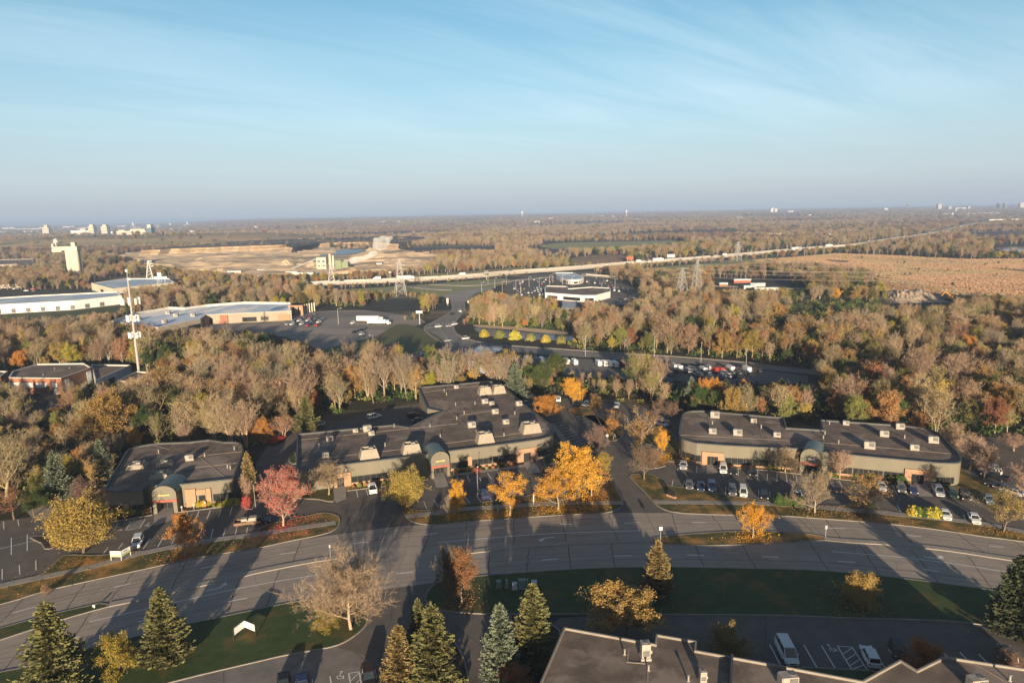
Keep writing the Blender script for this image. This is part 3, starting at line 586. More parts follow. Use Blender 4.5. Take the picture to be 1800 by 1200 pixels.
def vault(root, put, pts, h, x0, x1, top=6.9, spring=4.6, out=3.0, back=4.5, opening=2.7, legs=.7, sign='yellow'):
    fa, fb = facade(pts, h, x0), facade(pts, h, x1); a, b = fa[0], fb[0]; u = (b - a).normalized(); nrm = Vector((u.y, -u.x)); W = (b - a).length; c = (a + b) / 2
    an = math.atan2(u.y, u.x)
    def L(x, y, z): p = c + u * x + nrm * y; return (p.x, p.y, z)
    K = 12; arcp = [(-W / 2 * math.cos(math.pi * k / K), spring + (top - spring) * math.sin(math.pi * k / K)) for k in range(K + 1)]
    mb = MB(); y0, y1 = -back, out - .35; vs = [L(x * 1.04, y0, z + .08) for x, z in arcp] + [L(x * 1.04, y1, z + .08) for x, z in arcp]
    mb.add(vs, [(k, k + 1, K + 2 + k, K + 1 + k) for k in range(K)] + [tuple(range(K, -1, -1))]); put(mb, 'canopy_roof', m_vault)
    # front gable panel with arch top
    mb = MB(); F_ = [L(x, out, z) for x, z in [(-W / 2, 3.3)] + arcp + [(W / 2, 3.3)]]; Bk = [L(x, out - .45, z) for x, z in [(-W / 2, 3.3)] + arcp + [(W / 2, 3.3)]]; n = len(F_)
    mb.add(F_ + Bk, [tuple(range(n)), tuple(range(2 * n - 1, n - 1, -1))] + [(i, n + i, n + (i + 1) % n, (i + 1) % n) for i in range(n)]); put(mb, 'gable', m_wall)
    mb = MB(); p = L(0, out - .2, 3.0); mb.box((p[0], p[1], 3.0), (W, .56, .56), an); put(mb, 'band', m_red)
    for sx in (-1, 1):
        mb = MB(); p = L(sx * (W / 2 - legs / 2), out / 2 - .1, 0); mb.box((p[0], p[1], 1.35), (legs, out + .3, 2.7), an)
        p = L(sx * (W / 2 - legs / 2 - .01), (out - .5) / 2, 0); mb.box((p[0], p[1], 3.5), (legs - .04, out - .5, 1.6), an); put(mb, 'side_wall', m_wall)
    mb = MB(); p = L(0, .12, 0); mb.box((p[0], p[1], 1.35), (W - 2 * legs, .1, 2.7), an); d = put(mb, 'door', m_glass)
    mb = MB()
    for t in (-.49, -.17, .17, .49): p = L(t * (W - 2 * legs), .2, 0); mb.box((p[0], p[1], 1.35), (.1, .1, 2.7), an)
    put(mb, 'frame', m_frame, d)
    mb = MB()
    if sign == 'yellow':
        xs = [-1.1 + .17 * i for i in range(14)]
        p = L(0, out + .02, 0); mb.box((p[0], p[1], 4.42), (2.4, .05, .06), an)
        for i, x in enumerate(xs): p = L(x, out + .03, 0); mb.box((p[0], p[1], 4.42), (.13, .05, .24 + .05 * (i % 3 == 0)), an)
        put(mb, 'lettering', m_yel)
    else:
        p = L(.3, out + .05, 0); mb.box((p[0], p[1], 4.3), (1.5, .1, .42), an); put(mb, 'lettering', m_white)
def corr(name, label, px, py, z, wd, dp, hh, rz, m=None, top=.72, group=None):
    p = gp(px, py, z); root = empty(name, (p.x, p.y, z), rz, label=label, cat='roof unit', group=group)
    # four sloping screen walls round an open top
    mb = MB(); a, b = wd / 2, dp / 2; s = top; T = [(-a * s, -b * s, hh), (a * s, -b * s, hh), (a * s, b * s, hh), (-a * s, b * s, hh)]; B = [(-a, -b, 0), (a, -b, 0), (a, b, 0), (-a, b, 0)]
    s2 = s * .9; T2 = [(-a * s2, -b * s2, hh), (a * s2, -b * s2, hh), (a * s2, b * s2, hh), (-a * s2, b * s2, hh)]; D = [(x * .95, y * .95, .15) for x, y, _ in T2]
    mb.add(B + T + T2 + D, [(i, (i + 1) % 4, 4 + (i + 1) % 4, 4 + i) for i in range(4)] + [(4 + i, 4 + (i + 1) % 4, 8 + (i + 1) % 4, 8 + i) for i in range(4)] + [(8 + i, 8 + (i + 1) % 4, 12 + (i + 1) % 4, 12 + i) for i in range(4)] + [(12, 13, 14, 15)])
    k = int(wd / .45)
    for i in range(k):
        t = (i + .5) / k - .5; mb.add([(t * wd - .04, -b - .03, 0), (t * wd + .04, -b - .03, 0), (t * wd * s + .04, -b * s - .03, hh), (t * wd * s - .04, -b * s - .03, hh)], [(0, 1, 2, 3)])
    mb.build('screen', m or m_screen, root)
    mb = MB(); mb.box((0, 0, .15 + hh * .42), (wd * s * .62, dp * s * .5, hh * .82)); mb.box((wd * .1, 0, hh * .95 + .1), (wd * s * .3, dp * s * .4, .3)); mb.build('cooler', m_unit, root)
    return root
UNITP = {}
def unit(label, px, py, z, rz=0, s=1.0, kind='rooftop_unit', group=None):
    if kind not in UNITP:
        r = empty(kind, (0, -900, -500))
        if kind == 'rooftop_unit':
            mb = MB(); mb.box((0, 0, .15), (2.1, 1.5, .3)); mb.box((0, 0, .9), (2.0, 1.4, 1.2), taper=(.97, .97)); mb.box((-.85, 0, 1.0), (.5, 1.2, .9)); mb.build('casing', m_unit, r)
            mb = MB(); mb.box((.35, -.72, .95), (1.0, .06, .8)); [mb.box((.35, -.76, .65 + .2 * i), (1.0, .05, .05)) for i in range(4)]; mb.build('grille', m_unitg, r)
            mb = MB(); mb.tube((.5, 0, 1.5), (.5, 0, 1.62), .42, n=12); mb.build('fan', m_unitg, r)
        elif kind == 'tall_rooftop_unit':
            mb = MB(); mb.box((0, 0, .2), (1.6, 1.6, .4)); mb.box((0, 0, 1.5), (1.35, 1.35, 2.4)); mb.box((.8, 0, 1.2), (.4, .7, .5)); mb.build('casing', m_unit, r)
            mb = MB(); mb.box((0, -.7, 1.2), (1.0, .06, .9)); mb.tube((0, 0, 2.7), (0, 0, 2.85), .4, n=12); mb.build('grille', m_unitg, r)
        else:
            mb = MB(); mb.tube((0, 0, 0), (0, 0, .9), .14, n=8); mb.tube((0, 0, -.0), (0, 0, .12), .3, .16, n=8); mb.build('pipe', m_unit, r)
            mb = MB(); mb.tube((0, 0, .9), (0, 0, 1.15), .26, .2, n=8); mb.build('cap', m_unitg, r)
        UNITP[kind] = [r, False]
    s = s * (.86 if kind != 'roof_vent' else .9); p = gp(px, py, z); r, used = UNITP[kind]
    if not used: UNITP[kind][1] = True; KID[r.name] = [(c, kids(c)) for c in kids(r)]; r.location = (p.x, p.y, z); r.rotation_euler.z = rz; r.scale = (s, s, s); return tag(r, label, 'roof vent' if kind == 'roof_vent' else 'roof unit', group)
    return copy_tree(r, (p.x, p.y, z), rz, label, group, (s, s, s), 'roof vent' if kind == 'roof_vent' else 'roof unit')
def seamline(put, lst, z, wd=.16):
    mb = MB(); strip(mb, G(lst, z), wd, z, z + .05); put(mb, 'roof_seam', m_seam)
H = 5.7; ZR = H - .43
# --- central office
pxB = [(521, 827), (600, 816), (733, 800), (740, 799), (795, 791), (900, 778), (978, 767), (966, 744), (919, 708), (897, 688), (875, 668), (735, 680), (751, 717), (776, 722), (719, 750), (690, 746), (522, 762)]
ptsB = rounded(pxB, H, {6: 7, 10: 6, 11: 2.5})
rB, putB = shell('office_building', 'long central olive office with a flat brown roof, a rear wing and an arched entrance', ptsB, H, m_wall, m_roof, m_cap)
windows(putB, ptsB, H, 616, 686, .75, 2.2); windows(putB, ptsB, H, 829, 864, .9, 2.4); windows(putB, ptsB, H, 866, 906, .9, 2.6); windows(putB, ptsB, H, 944, 972, .8, 2.4)
windows(putB, ptsB, H, 690, 728, .75, 2.2); windows(putB, ptsB, H, 792, 820, .9, 2.3)
brickbase(putB, ptsB, H, 612, 736); brickbase(putB, ptsB, H, 790, 905)
portal(putB, ptsB, H, 585, 615, 590, 603, 3.6); portal(putB, ptsB, H, 907, 943, 919, 932, 3.7)
mb = MB(); band(mb, run(ptsB, H, 821, 828), 0, 3.6, -.02, .45); putB(mb, 'pier', m_brick)
vault(rB, putB, ptsB, H, 752, 784)
for l in ([(525, 773), (640, 761), (805, 744)], [(525, 810), (690, 791), (837, 772), (900, 763), (965, 752)], [(640, 761), (644, 776)], [(765, 700), (815, 745), (842, 772)], [(740, 690), (850, 676)], [(808, 730), (862, 722)], [(812, 705), (850, 740)]): seamline(putB, l, ZR + .02)
# --- right office
pxC = [(1191, 769), (1225, 778), (1275, 782), (1350, 786), (1410, 788), (1450, 794), (1550, 804), (1650, 813), (1690, 814), (1690, 800), (1650, 760), (1618, 749), (1442, 737), (1447, 755), (1383, 751), (1378, 733), (1350, 731), (1235, 721), (1200, 722)]
ptsC = rounded(pxC, H, {0: 7, 8: 7, 9: 3, 11: 7, 18: 6})
rC, putC = shell('office_building', 'long olive office at the right with rounded ends and a domed entrance at its middle', ptsC, H, m_wall, m_roof, m_cap)
windows(putC, ptsC, H, 1196, 1233, .7, 2.3); windows(putC, ptsC, H, 1276, 1312, .7, 2.3); windows(putC, ptsC, H, 1313, 1364, .7, 2.3); windows(putC, ptsC, H, 1366, 1402, .7, 2.3)
windows(putC, ptsC, H, 1456, 1500, .7, 2.3); windows(putC, ptsC, H, 1502, 1554, .7, 2.3, pane=1.1); windows(putC, ptsC, H, 1556, 1590, .7, 2.3); windows(putC, ptsC, H, 1649, 1680, .6, 2.1)
brickbase(putC, ptsC, H, 1193, 1233, .62); brickbase(putC, ptsC, H, 1275, 1405, .62); brickbase(putC, ptsC, H, 1452, 1590, .62)
portal(putC, ptsC, H, 1235, 1273, 1244, 1263, 3.6); portal(putC, ptsC, H, 1592, 1640, 1604, 1626, 3.6)
vault(rC, putC, ptsC, H, 1411, 1446, sign='white')
for l in ([(1195, 764), (1350, 772), (1450, 778), (1560, 787), (1672, 797)], [(1245, 728), (1247, 750)], [(1350, 786), (1358, 731)] if False else [(1336, 742), (1338, 770)], [(1560, 745), (1620, 790)], [(1448, 740), (1448, 778)]): seamline(putC, l, ZR + .02)
# --- left office
pxA = [(180, 864), (250, 861), (257, 853), (270, 853), (323, 850), (410, 841), (428, 792), (425, 776), (394, 776), (368, 772), (332, 776), (275, 778), (226, 786)]
ptsA = rounded(pxA, H, {0: 3, 5: 1.5, 7: 4, 12: 4})
rA, putA = shell('office_building', 'left olive office with a round-arched entrance and a flat dark roof behind the leafy lot', ptsA, H, m_wall, m_roof, m_cap)
windows(putA, ptsA, H, 372, 409, .8, 2.4); windows(putA, ptsA, H, 190, 214, .7, 2.3); windows(putA, ptsA, H, 225, 250, .7, 2.3); windows(putA, ptsA, H, 347, 358, .8, 2.4)
brickbase(putA, ptsA, H, 184, 252); brickbase(putA, ptsA, H, 326, 410)
mb = MB(); band(mb, run(ptsA, H, 324, 342), 0, 4.4, -.02, .5); band(mb, run(ptsA, H, 361, 369), 0, 4.2, -.02, .5); band(mb, run(ptsA, H, 343, 360), 2.8, 4.0, -.02, .4); putA(mb, 'pier', m_brick)
mb = MB(); band(mb, run(ptsA, H, 215, 224), 0, 2.7, -.02, .4); putA(mb, 'pier', m_brick)
vault(rA, putA, ptsA, H, 275, 317, top=6.6, legs=.8)
for l in ([(340, 802), (426, 793)], [(330, 823), (418, 813)], [(345, 798), (395, 838)], [(268, 782), (300, 790)]): seamline(putA, l, ZR + .02)
# --- near office, bottom right
HD = 7.4
pxD = [(930, 1245), (992, 1102), (1152, 1131), (1154, 1114), (1224, 1126), (1223, 1142), (1350, 1165), (1516, 1196), (1583, 1159), (1612, 1177), (1661, 1153), (1800, 1174), (1900, 1188), (1960, 1330), (1500, 1420), (880, 1400)]
ptsD = rounded(pxD, HD, {})
rD, putD = shell('office_building', 'near office roof at the bottom edge with a stepped pale metal rim and sawtooth corners', ptsD, HD, m_wall, m_roof, m_capd, capw=.18, par=.3)
for l in ([(1105, 1137), (1103, 1163), (1140, 1166), (1138, 1200)], [(1287, 1153), (1284, 1230)], [(1700, 1158), (1790, 1210)]): seamline(putD, l, HD - .28, .22)
m_partwall = m_capw
mb = MB(); strip(mb, G([(1287, 1152), (1283, 1240)], HD), .3, HD - .3, HD + .35); putD(mb, 'parapet', m_cap)
# --- roof furniture
angB = math.atan2(*(lambda d: (d.y, d.x))(gp(735, 799, H) - gp(600, 816, H))); angC = math.atan2(*(lambda d: (d.y, d.x))(gp(1550, 804, H) - gp(1350, 786, H))); angA = math.atan2(*(lambda d: (d.y, d.x))(gp(410, 841, H) - gp(323, 850, H)))
for (x, y, wd, dp, l) in ((649, 804, 5.0, 3.6, 'sloped ribbed screen on the central roof, nearest its left end'), (723, 795, 5.0, 3.6, 'pale sloped screen just left of the central arched entrance'), (852, 776, 4.8, 3.6, 'sloped screen near the front edge right of the central arch'), (932, 758, 5.6, 4.2, 'large open-topped screen at the right end of the central roof'), (852, 692, 4.6, 3.4, 'left of the two screens on the rear wing roof'), (876, 690, 4.6, 3.4, 'right of the two screens on the rear wing roof')):
    corr('roof_screen', l, x, y, ZR, wd, dp, 2.6, angB, group='sloped screens on the central roof')
for (x, y, wd, dp, l) in ((241, 820, 4.4, 4.2, 'ribbed skylight screen on the left roof, farther left of the pair'), (282, 836, 4.4, 4.2, 'ribbed skylight screen directly behind the left arched entrance'), (290, 817, 4.0, 2.4, 'small flat screen above the one behind the left entrance')):
    corr('roof_screen', l, x, y, ZR, wd, dp, 1.0, angA, group='ribbed screens on the left roof')
for i, (x, y, s) in enumerate([(572, 803, 1), (580, 774, 1), (625, 759, .8), (646, 757, 1.3), (653, 764, .9), (842, 762, .9), (829, 750, 1.25), (802, 682, .9), (852, 708, 1.1), (864, 711, .9), (870, 726, 1.1), (889, 744, 1), (912, 712, 1.1)]):
    unit(['white unit near the front left corner of the central roof', 'white unit left of centre on the long central roof', 'small white box by the rear edge of the central roof', 'tall pale unit at the rear edge of the central roof', 'small white unit just below the tall one at the rear edge', 'small unit right behind the ribbed screen near the right front edge', 'tall pale unit in the middle of the central roof', 'lone small unit at the back left of the rear wing', 'upper unit of the row down the rear wing', 'small unit beside the upper one on the rear wing', 'lowest unit of the row down the rear wing', 'unit nearest the sloped right edge of the central roof', 'pale unit by the kinked right edge of the rear wing'][i], x, y, ZR, angB, s, group='units on the central roof')
for i, (x, y, s) in enumerate([(1257, 733, 1.4), (1253, 761, 1.1), (1297, 764, 1.3), (1325, 742, .9), (1366, 767, 1), (1487, 746, .9), (1554, 766, 1.2), (1582, 753, 1.2), (1640, 777, 1.3), (1528, 787, 1.4), (1607, 790, 1.1)]):
    unit(['white unit at the back left corner of the right roof', 'small unit near the left end of the right roof', 'white unit in front of the left half of the right roof', 'flat white unit left of centre by the rear edge, right roof', 'white unit behind and left of the right domed entrance', 'small unit at the rear edge just right of the roof notch', 'white unit in the middle of the right half of the roof', 'white unit by the rear edge, right half of the right roof', 'rightmost white unit on the right roof', 'bulky bluish unit right of the domed entrance', 'flat unit near the front right corner of the right roof'][i], x, y, ZR, angC, s, group='units on the right roof')
unit('only white unit on the left roof', 334, 808, ZR, angA, 1.1)
unit('tall white unit on the near roof at the bottom edge', 1134, 1156, HD - .28, .05, 1.0, 'tall_rooftop_unit'); unit('low unit near the sawtooth, cut off by the bottom edge', 1385, 1204, HD - .28, .1, 1.2); unit('small chimney-like unit at the bottom of the near roof', 1235, 1198, HD - .28, .05, .7, 'tall_rooftop_unit'); unit('low unit at the bottom right, on the near roof', 1716, 1208, HD - .28, .1, 1.1)
for g, lst in (('pipe vents on the central roof', [(781, 688), (785, 694), (801, 712), (835, 710), (803, 737), (756, 750), (693, 750), (677, 784), (561, 785), (774, 768), (886, 766), (905, 728), (816, 727)]), ('pipe vents on the right roof', [(1252, 745), (1450, 763), (1447, 771), (1474, 779), (1338, 752), (1458, 745), (1590, 770)]), ('pipe vents on the left roof', [(360, 802), (400, 822), (405, 824), (279, 796), (412, 790)])):
    for x, y in lst: unit({'c': 'thin pale vent pipe standing on the central office roof', 'r': 'thin pale vent pipe standing on the right office roof', 'l': 'thin pale vent pipe standing on the left office roof'}[g.split()[-2][0]], x, y, ZR, 0, 1, 'roof_vent', g)
for x, y in ((1098, 1150), (1140, 1178), (1210, 1196), (1775, 1196)): unit('thin vent pipe on the near roof at the bottom edge', x, y, HD - .28, 0, .9, 'roof_vent', 'pipe vents on the near roof')
# ------------------------------------------------------------------ middle-distance buildings
def block(name, label, px, h, wm, rm, cm, capw=.4, cat='building', par=.5, rad={}):
    P = rounded(px, h, rad); return (P,) + shell(name, label, P, h, wm, rm, cm, capw, cat, par)
m_rbrick = mat('red_brick', (.34, .165, .10), (.26, .12, .075), scale=.8)
P, r, put = block('brick_school', 'low red brick building at the far left with white panels and a pale roof rim', [(15, 663), (107, 664), (160, 645), (148, 638), (65, 639), (22, 652)], 6.5, m_rbrick, m_roof, m_capw)
for a, b in ((16, 33), (38, 56), (61, 80)):
    mb = MB(); band(mb, run(P, 6.5, a, b), 2.6, 4.4, -.02, .1); put(mb, 'panel', m_white)
mb = MB(); band(mb, run(P, 6.5, 90, 99), 2.8, 4.4, -.02, .1); put(mb, 'window', m_white)
mb = MB(); band(mb, run(P, 6.5, 92, 97), 0, 2.2, -.02, .1); put(mb, 'door', m_white)
for a, b in ((113, 120), (151, 158)):
    mb = MB(); band(mb, run(P, 6.5, a, b), 0, 5.2, -.02, .1); put(mb, 'window', m_pale)
for i, (x, y) in enumerate([(96, 649), (76, 660), (122, 648)]): unit('small pipe on the red brick building roof', x, y, 6, 0, .8, 'roof_vent', 'pipe vents on the brick building')
P, r, put = block('brick_annex', 'small brick block at the left edge beside the red brick building', [(-60, 666), (0, 661), (14, 652), (-8, 651), (-60, 655)], 5, m_rbrick, m_roof, m_capw)
mb = MB(); band(mb, run(P, 5, -50, -2), 1.5, 3, -.02, .1); put(mb, 'window', m_pale)
P, r, put = block('grey_hall', 'low hall with a long pale wall and dark roof right of the brick building', [(168, 668), (205, 652), (230, 641), (160, 640)], 5, m_pale, m_roof, m_capw)
mb = MB(); band(mb, run(P, 5, 172, 200), 1.0, 3.2, -.02, .1); put(mb, 'window', m_glass)
P, r, put = block('grey_shed', 'small roof with a pale rim half hidden in the wood at the mast foot', [(208, 668), (240, 672), (285, 655), (240, 652)], 4.5, m_cream, m_roof, m_capw)
mb = MB(); band(mb, run(P, 4.5, 215, 232), 1.0, 3.0, -.02, .1); put(mb, 'window', m_glass)
# big store
m_stripe = mat('striped_store_roof', (.60, .70, .82), (.97, .93, .86), scale=.03, rough=.9, spec=.05, contrast=(.47, .53), stretch=(2.2, .35, 1), c3=(.30, .26, .22), scale3=.08, c3r=(.66, .72))
P, r, put = block('store_building', 'huge low store with a streaky bluish white roof beyond the wood at the left', [(195, 564), (278, 575), (352, 560), (362, 553), (450, 549), (512, 546), (512, 531), (430, 530), (362, 535), (325, 540), (297, 539), (236, 549)], 6.2, mat('tan_store_wall', (.38, .32, .25), (.32, .27, .21), scale=.1), m_stripe, m_capw, capw=.8, par=1.5)
for a, b, m_ in ((356, 366, m_brick), (386, 400, m_rbrick), (488, 509, m_brick)):
    mb = MB(); band(mb, run(P, 6.2, a, b), 0, 5.4 if a < 450 else 4.0, -.05, .8); put(mb, 'brick_front', m_)
for a, b in ((330, 350), (360, 372), (425, 450)):
    mb = MB(); band(mb, run(P, 6.2, a, b), .5, 3.4, -.05, .3); put(mb, 'window', m_glass)
for i, (x, y) in enumerate([(244, 563), (290, 568), (340, 556), (296, 552), (310, 556)]): unit('dark box on the streaky white store roof', x, y, 4.7, 0, 1.6, group='units on the store roof')
# pergola-like garden centre at its right end
root = empty('garden_centre', tuple(gp(535, 551)), label='brick gateway and row of pale posts at the right end of the big store', cat='building'); c = gp(535, 551)
mb = MB()
for x in (512, 522, 531):
    p = gp(x, 554) - c; mb.box((p.x, p.y, 3), (2.2, 1.6, 6))
p = gp(521, 554) - c; mb.box((p.x, p.y, 6.4), (10, 2, 1)); mb.build('gateway', m_brick, root)
mb = MB()
for i in range(7): p = gp(528 + 4.2 * i, 553 - 1.0 * i) - c; mb.box((p.x, p.y, 3.2), (.7, .7, 6.4))
mb.build('posts', m_cream, root)
# low long white building, left
P, r, put = block('long_warehouse', 'very long low warehouse with a pale blue roof at the left edge', [(-120, 545), (0, 535), (130, 528), (214, 519), (207, 512), (60, 519), (-120, 530)], 7, m_white, m_pale, m_capw, capw=.7, par=.9)
for a in range(-60, 200, 26):
    mb = MB(); band(mb, run(P, 7, a, a + 8), .3, 3.4, -.02, .1); put(mb, 'window', m_unitg)
P, r, put = block('warehouse', 'white flat warehouse with pale roof behind the mast', [(160, 497), (198, 507), (307, 496), (298, 489), (222, 489)], 7, m_cream, m_pale, m_capw, capw=.7, par=.9)
for a in (176, 286, 292, 298):
    mb = MB(); band(mb, run(P, 7, a, a + 5), .3, 3.4, -.02, .12); put(mb, 'window', m_glass)
P, r, put = block('low_shop', 'small pale flat building left of the white warehouse', [(0, 500), (45, 498), (60, 492), (10, 494)], 4, m_cream, m_pale, m_capw, capw=.6)
mb = MB(); band(mb, run(P, 4, 5, 40), 1, 2.5, -.02, .1); put(mb, 'window', m_unitg)
P, r, put = block('low_shed', 'tiny white shed in trees left of the silo', [(44, 490), (88, 489), (90, 485), (50, 486)], 3.5, m_white, m_white, m_capw, capw=.6)
mb = MB(); band(mb, run(P, 3.5, 50, 80), .6, 2, -.02, .1); put(mb, 'door', m_unitg)
P, r, put = block('cream_works', 'long cream works building at the left edge beyond the trees', [(-40, 467), (30, 464), (60, 461), (58, 455), (-40, 457)], 8, m_cream, m_roof, m_capw, capw=1)
mb = MB(); band(mb, run(P, 8, -30, 40), 1, 4, -.02, .1); put(mb, 'window', m_unitg)
# silo tower
c = gpt(131, 481); root = empty('silo', tuple(c), label='tall cream concrete silo with a flat top house left of the mast', cat='silo')
S = c.length * 1.0 / F / 1.0; mb = MB()
for dx, dy in ((-5, 0), (0, 0), (5, 0), (-5, 5.5), (0, 5.5), (5, 5.5)): mb.tube((dx, dy, 0), (dx, dy, 30), 3.3, n=14)
mb.build('barrel', m_cream, root)
mb = MB(); mb.box((-6, 2, 32.5), (30, 10, 5)); mb.box((-18, 2, 30.2), (12, 8, 4)); mb.box((3, 2, 37), (5, 5, 6)); mb.box((-24, 2, 36), (2.5, 3, 5)); mb.build('top_house', m_cream, root)
# factory with blue roof at the wood edge
P, r, put = block('workshop', 'white workshop with a pale blue roof patch poking above the bare trees in the middle', [(795, 625), (852, 637), (902, 616), (902, 610), (842, 606)], 5.2, mat('shade_toned_wall', (.38, .40, .42)), m_roof, m_cap)  # white wall toned grey-blue: its shade is put into the colour
mb = MB(); q = G([(812, 622), (850, 629), (884, 613), (845, 609)], 5.2); mb.prism([(a.x, a.y) for a in q], 4.8, 5.5); put(mb, 'roof_light', m_pale)
for a in (858, 868, 878, 888):
    mb = MB(); band(mb, run(P, 5.2, a, a + 6), .3, 3.2, -.02, .1); put(mb, 'door', m_unitg)
# dealership
P, r, put = block('showroom', 'white flat showroom in the car dealership beyond the pond', [(958, 514), (985, 516), (1025, 519), (1046, 519), (1073, 512), (1073, 506), (1040, 504), (1000, 507), (997, 503), (960, 502), (957, 507)], 5.0, m_white, m_roof, m_white, capw=.7)
for a, b in ((962, 980), (990, 1020), (1028, 1044)):
    mb = MB(); band(mb, run(P, 5.0, a, b), .6, 3.0, -.02, .12); put(mb, 'window', m_glass)
P, r, put = block('round_showroom', 'round-fronted white building nearest the motorway behind the showroom', [(985, 487), (1000, 492), (1020, 491), (1028, 487), (1018, 483), (1008, 479), (976, 479), (978, 483)], 4.4, m_white, m_pale, m_white, capw=.6, rad={1: 12, 2: 12, 3: 9})
mb = MB(); band(mb, run(P, 4.4, 990, 1022), .6, 2.4, -.02, .12); put(mb, 'window', m_glass)
P, r, put = block('grey_shed', 'small grey flat building half hidden in the trees before the showroom', [(987, 541), (1014, 541), (1014, 529), (988, 529)], 5, m_unitg, m_steel, m_cap)
mb = MB(); band(mb, run(P, 5, 990, 1010), .6, 2.6, -.02, .12); put(mb, 'window', m_glass)
# far towers and works at the left horizon: block groups
def farhouse(name, label, px, py, wpx, hpx, dm=18, m=None, parts=(), group=None, z=None, cat='building'):
    c = gpt(px, py); s = c.length / F; root = empty(name, tuple(c), label=label, cat=cat, group=group); W, Hh = wpx * s, hpx * s
    mb = MB(); mb.box((0, 0, Hh * .5), (W, dm, Hh + 2)); mb.build('wall', m or m_cream, root)
    mb = MB(); mb.box((0, 0, Hh + 1.6), (W * 1.02, dm + .6, 1.2))
    for (ox, w2, h2) in parts: mb.box((ox * W, 0, Hh + h2 * s * .5 + 1), (w2 * W, dm * .7, h2 * s))
    mb.build('roof', m_steel if m is not None else m_cream, root)
    mb = MB(); k = max(2, int(W / 9)); nf = max(1, int(Hh / 12))
    for j in range(nf):
        for i in range(k): mb.box(((i + .5) / k * W - W / 2, -dm / 2 - .05, (j + .5) / nf * Hh), (W / k * .5, .3, Hh / nf * .35))
    mb.build('window', m_unitg, root)
    return root
farhouse('silo_tower', 'pale tower alone at the far left near the horizon', 84, 412, 9, 9, 30, parts=((-.0, .5, 4),))
farhouse('silo_tower', 'slim pale tower at the horizon, left one of the close pair', 164, 413, 8, 12, 30, parts=((0, .6, 3),))
farhouse('silo_tower', 'slim pale tower at the horizon, right one of the close pair', 187, 413, 9, 12, 30, parts=((0, .6, 3),))
farhouse('works', 'low white works left of the slim tower pair', 146, 413, 28, 6, 40, m_white, parts=((.1, .3, 3),))
farhouse('works', 'low white works right of the slim tower pair', 204, 412, 16, 4, 40, m_white)
farhouse('works', 'long beige works crowning the far hill at the left', 236, 417, 44, 9, 40, parts=((.2, .5, 3), (-.35, .2, 2)))
farhouse('grain_elevator', 'dark blue-grey tower with pale head at the right end of the beige works', 266, 417, 8, 14, 30, mat('slate_panel', (.10, .15, .2)), parts=((0, .7, 5),))
for i, (x, y, w_, h_) in enumerate([(128, 400, 5, 2), (110, 430, 20, 4), (22, 427, 14, 2.5), (60, 424, 8, 2), (330, 412, 12, 2), (190, 439, 8, 2), (1290, 372.5, 7, 4), (1332, 372.5, 4, 4), (1389, 374, 9, 2.5), (1600, 368, 14, 2), (1690, 368, 20, 2), (300, 396, 3, 2.5), (215, 399, 14, 1.6), (235, 397, 2.5, 5), (330, 395, 2, 4), (50, 404, 40, 1.5), (158, 402, 24, 1.5), (700, 391, 8, 1.4), (1058, 381, 9, 1.2), (955, 395, 3, 1.5), (1310, 394, 4, 1.2)]):
    farhouse('far_building', ['small pale block on the plain below the horizon', 'low pale roof in trees behind the silo'][i == 1] if i > 0 else 'small pale block on the plain below the horizon', x, y, w_, h_, 25, m_white, group='small far buildings near the horizon')
rgf = random.Random(4)
for i in range(46):
    x = rgf.uniform(-10, 350) if i < 32 else rgf.uniform(380, 1780); y = (397 - .0185 * x + rgf.choice((6, 9, 13, 18, 26))) if i < 32 else (379 - .0185 * (x - 900) + rgf.uniform(6, 14)); farhouse('far_building', 'tiny pale building on the hazy plain under the horizon', x, y, rgf.uniform(3, 12), rgf.uniform(1.2, 2.2), 25, m_white if i % 2 else m_cream, group='tiny pale buildings under the horizon')
for i, (x, y, w_, h_, l) in enumerate([(1264, 373, 4, 9, 'dark office tower, leftmost on the right half of the horizon'), (1357, 374, 6, 7, 'white high-rise on the horizon above the motorway'), (1363, 374, 4, 6, 'narrower white high-rise next to the white one'), (1650, 369, 5, 8, 'brown high-rise on the right horizon'), (1668, 369, 4, 5, 'small grey tower right of the brown high-rise'), (1756, 367, 5, 7, 'left one of two dark towers at the far right horizon'), (1766, 367, 4, 7, 'right one of two dark towers at the far right horizon'), (1796, 366, 8, 7, 'pale tower at the right edge of the horizon'), (1702, 368, 3, 4, 'small tower between the brown high-rise and the two dark ones'), (1556, 371, 6, 4, 'blue-grey tank-like block on the right horizon')]):
    farhouse('high_rise', l, x, y, w_, h_, 30, [m_unitg, m_white, m_white, m_cream, m_steel, m_unitg, m_unitg, m_cream, m_steel, m_pale][i])
farhouse('pale_hall', 'long pale hall standing in the woods right of centre beyond the motorway', 1362, 417, 28, 5, 20, m_cream); farhouse('pale_hall', 'smaller tan hall in the woods just below the right skyline', 1448, 418, 31, 5, 20, m_cream)
farhouse('white_hall', 'long white hall at the end of the motorway, far right', 1766, 391, 54, 4, 40, m_white)
farhouse('white_hall', 'thin white roof line among trees at the far right', 1700, 377, 90, 1.5, 40, m_white)
for i, (x, y) in enumerate([(1101, 381), (918, 383)]):
    c = gpt(x, y); s = c.length / F; root = empty('water_tower', tuple(c), label=['white water tower on the horizon right of centre', 'small water tower on the horizon at centre'][i], cat='water tower')
    mb = MB(); mb.tube((0, 0, 0), (0, 0, 9 * s), .8 * s * .6, n=8); mb.build('stem', m_white, root); mb = MB(); mb.tube((0, 0, 7 * s), (0, 0, 9 * s), 1.0 * s, 1.8 * s, n=12); mb.tube((0, 0, 9 * s), (0, 0, 11 * s), 1.8 * s, .9 * s, n=12); mb.build('tank', m_white, root)
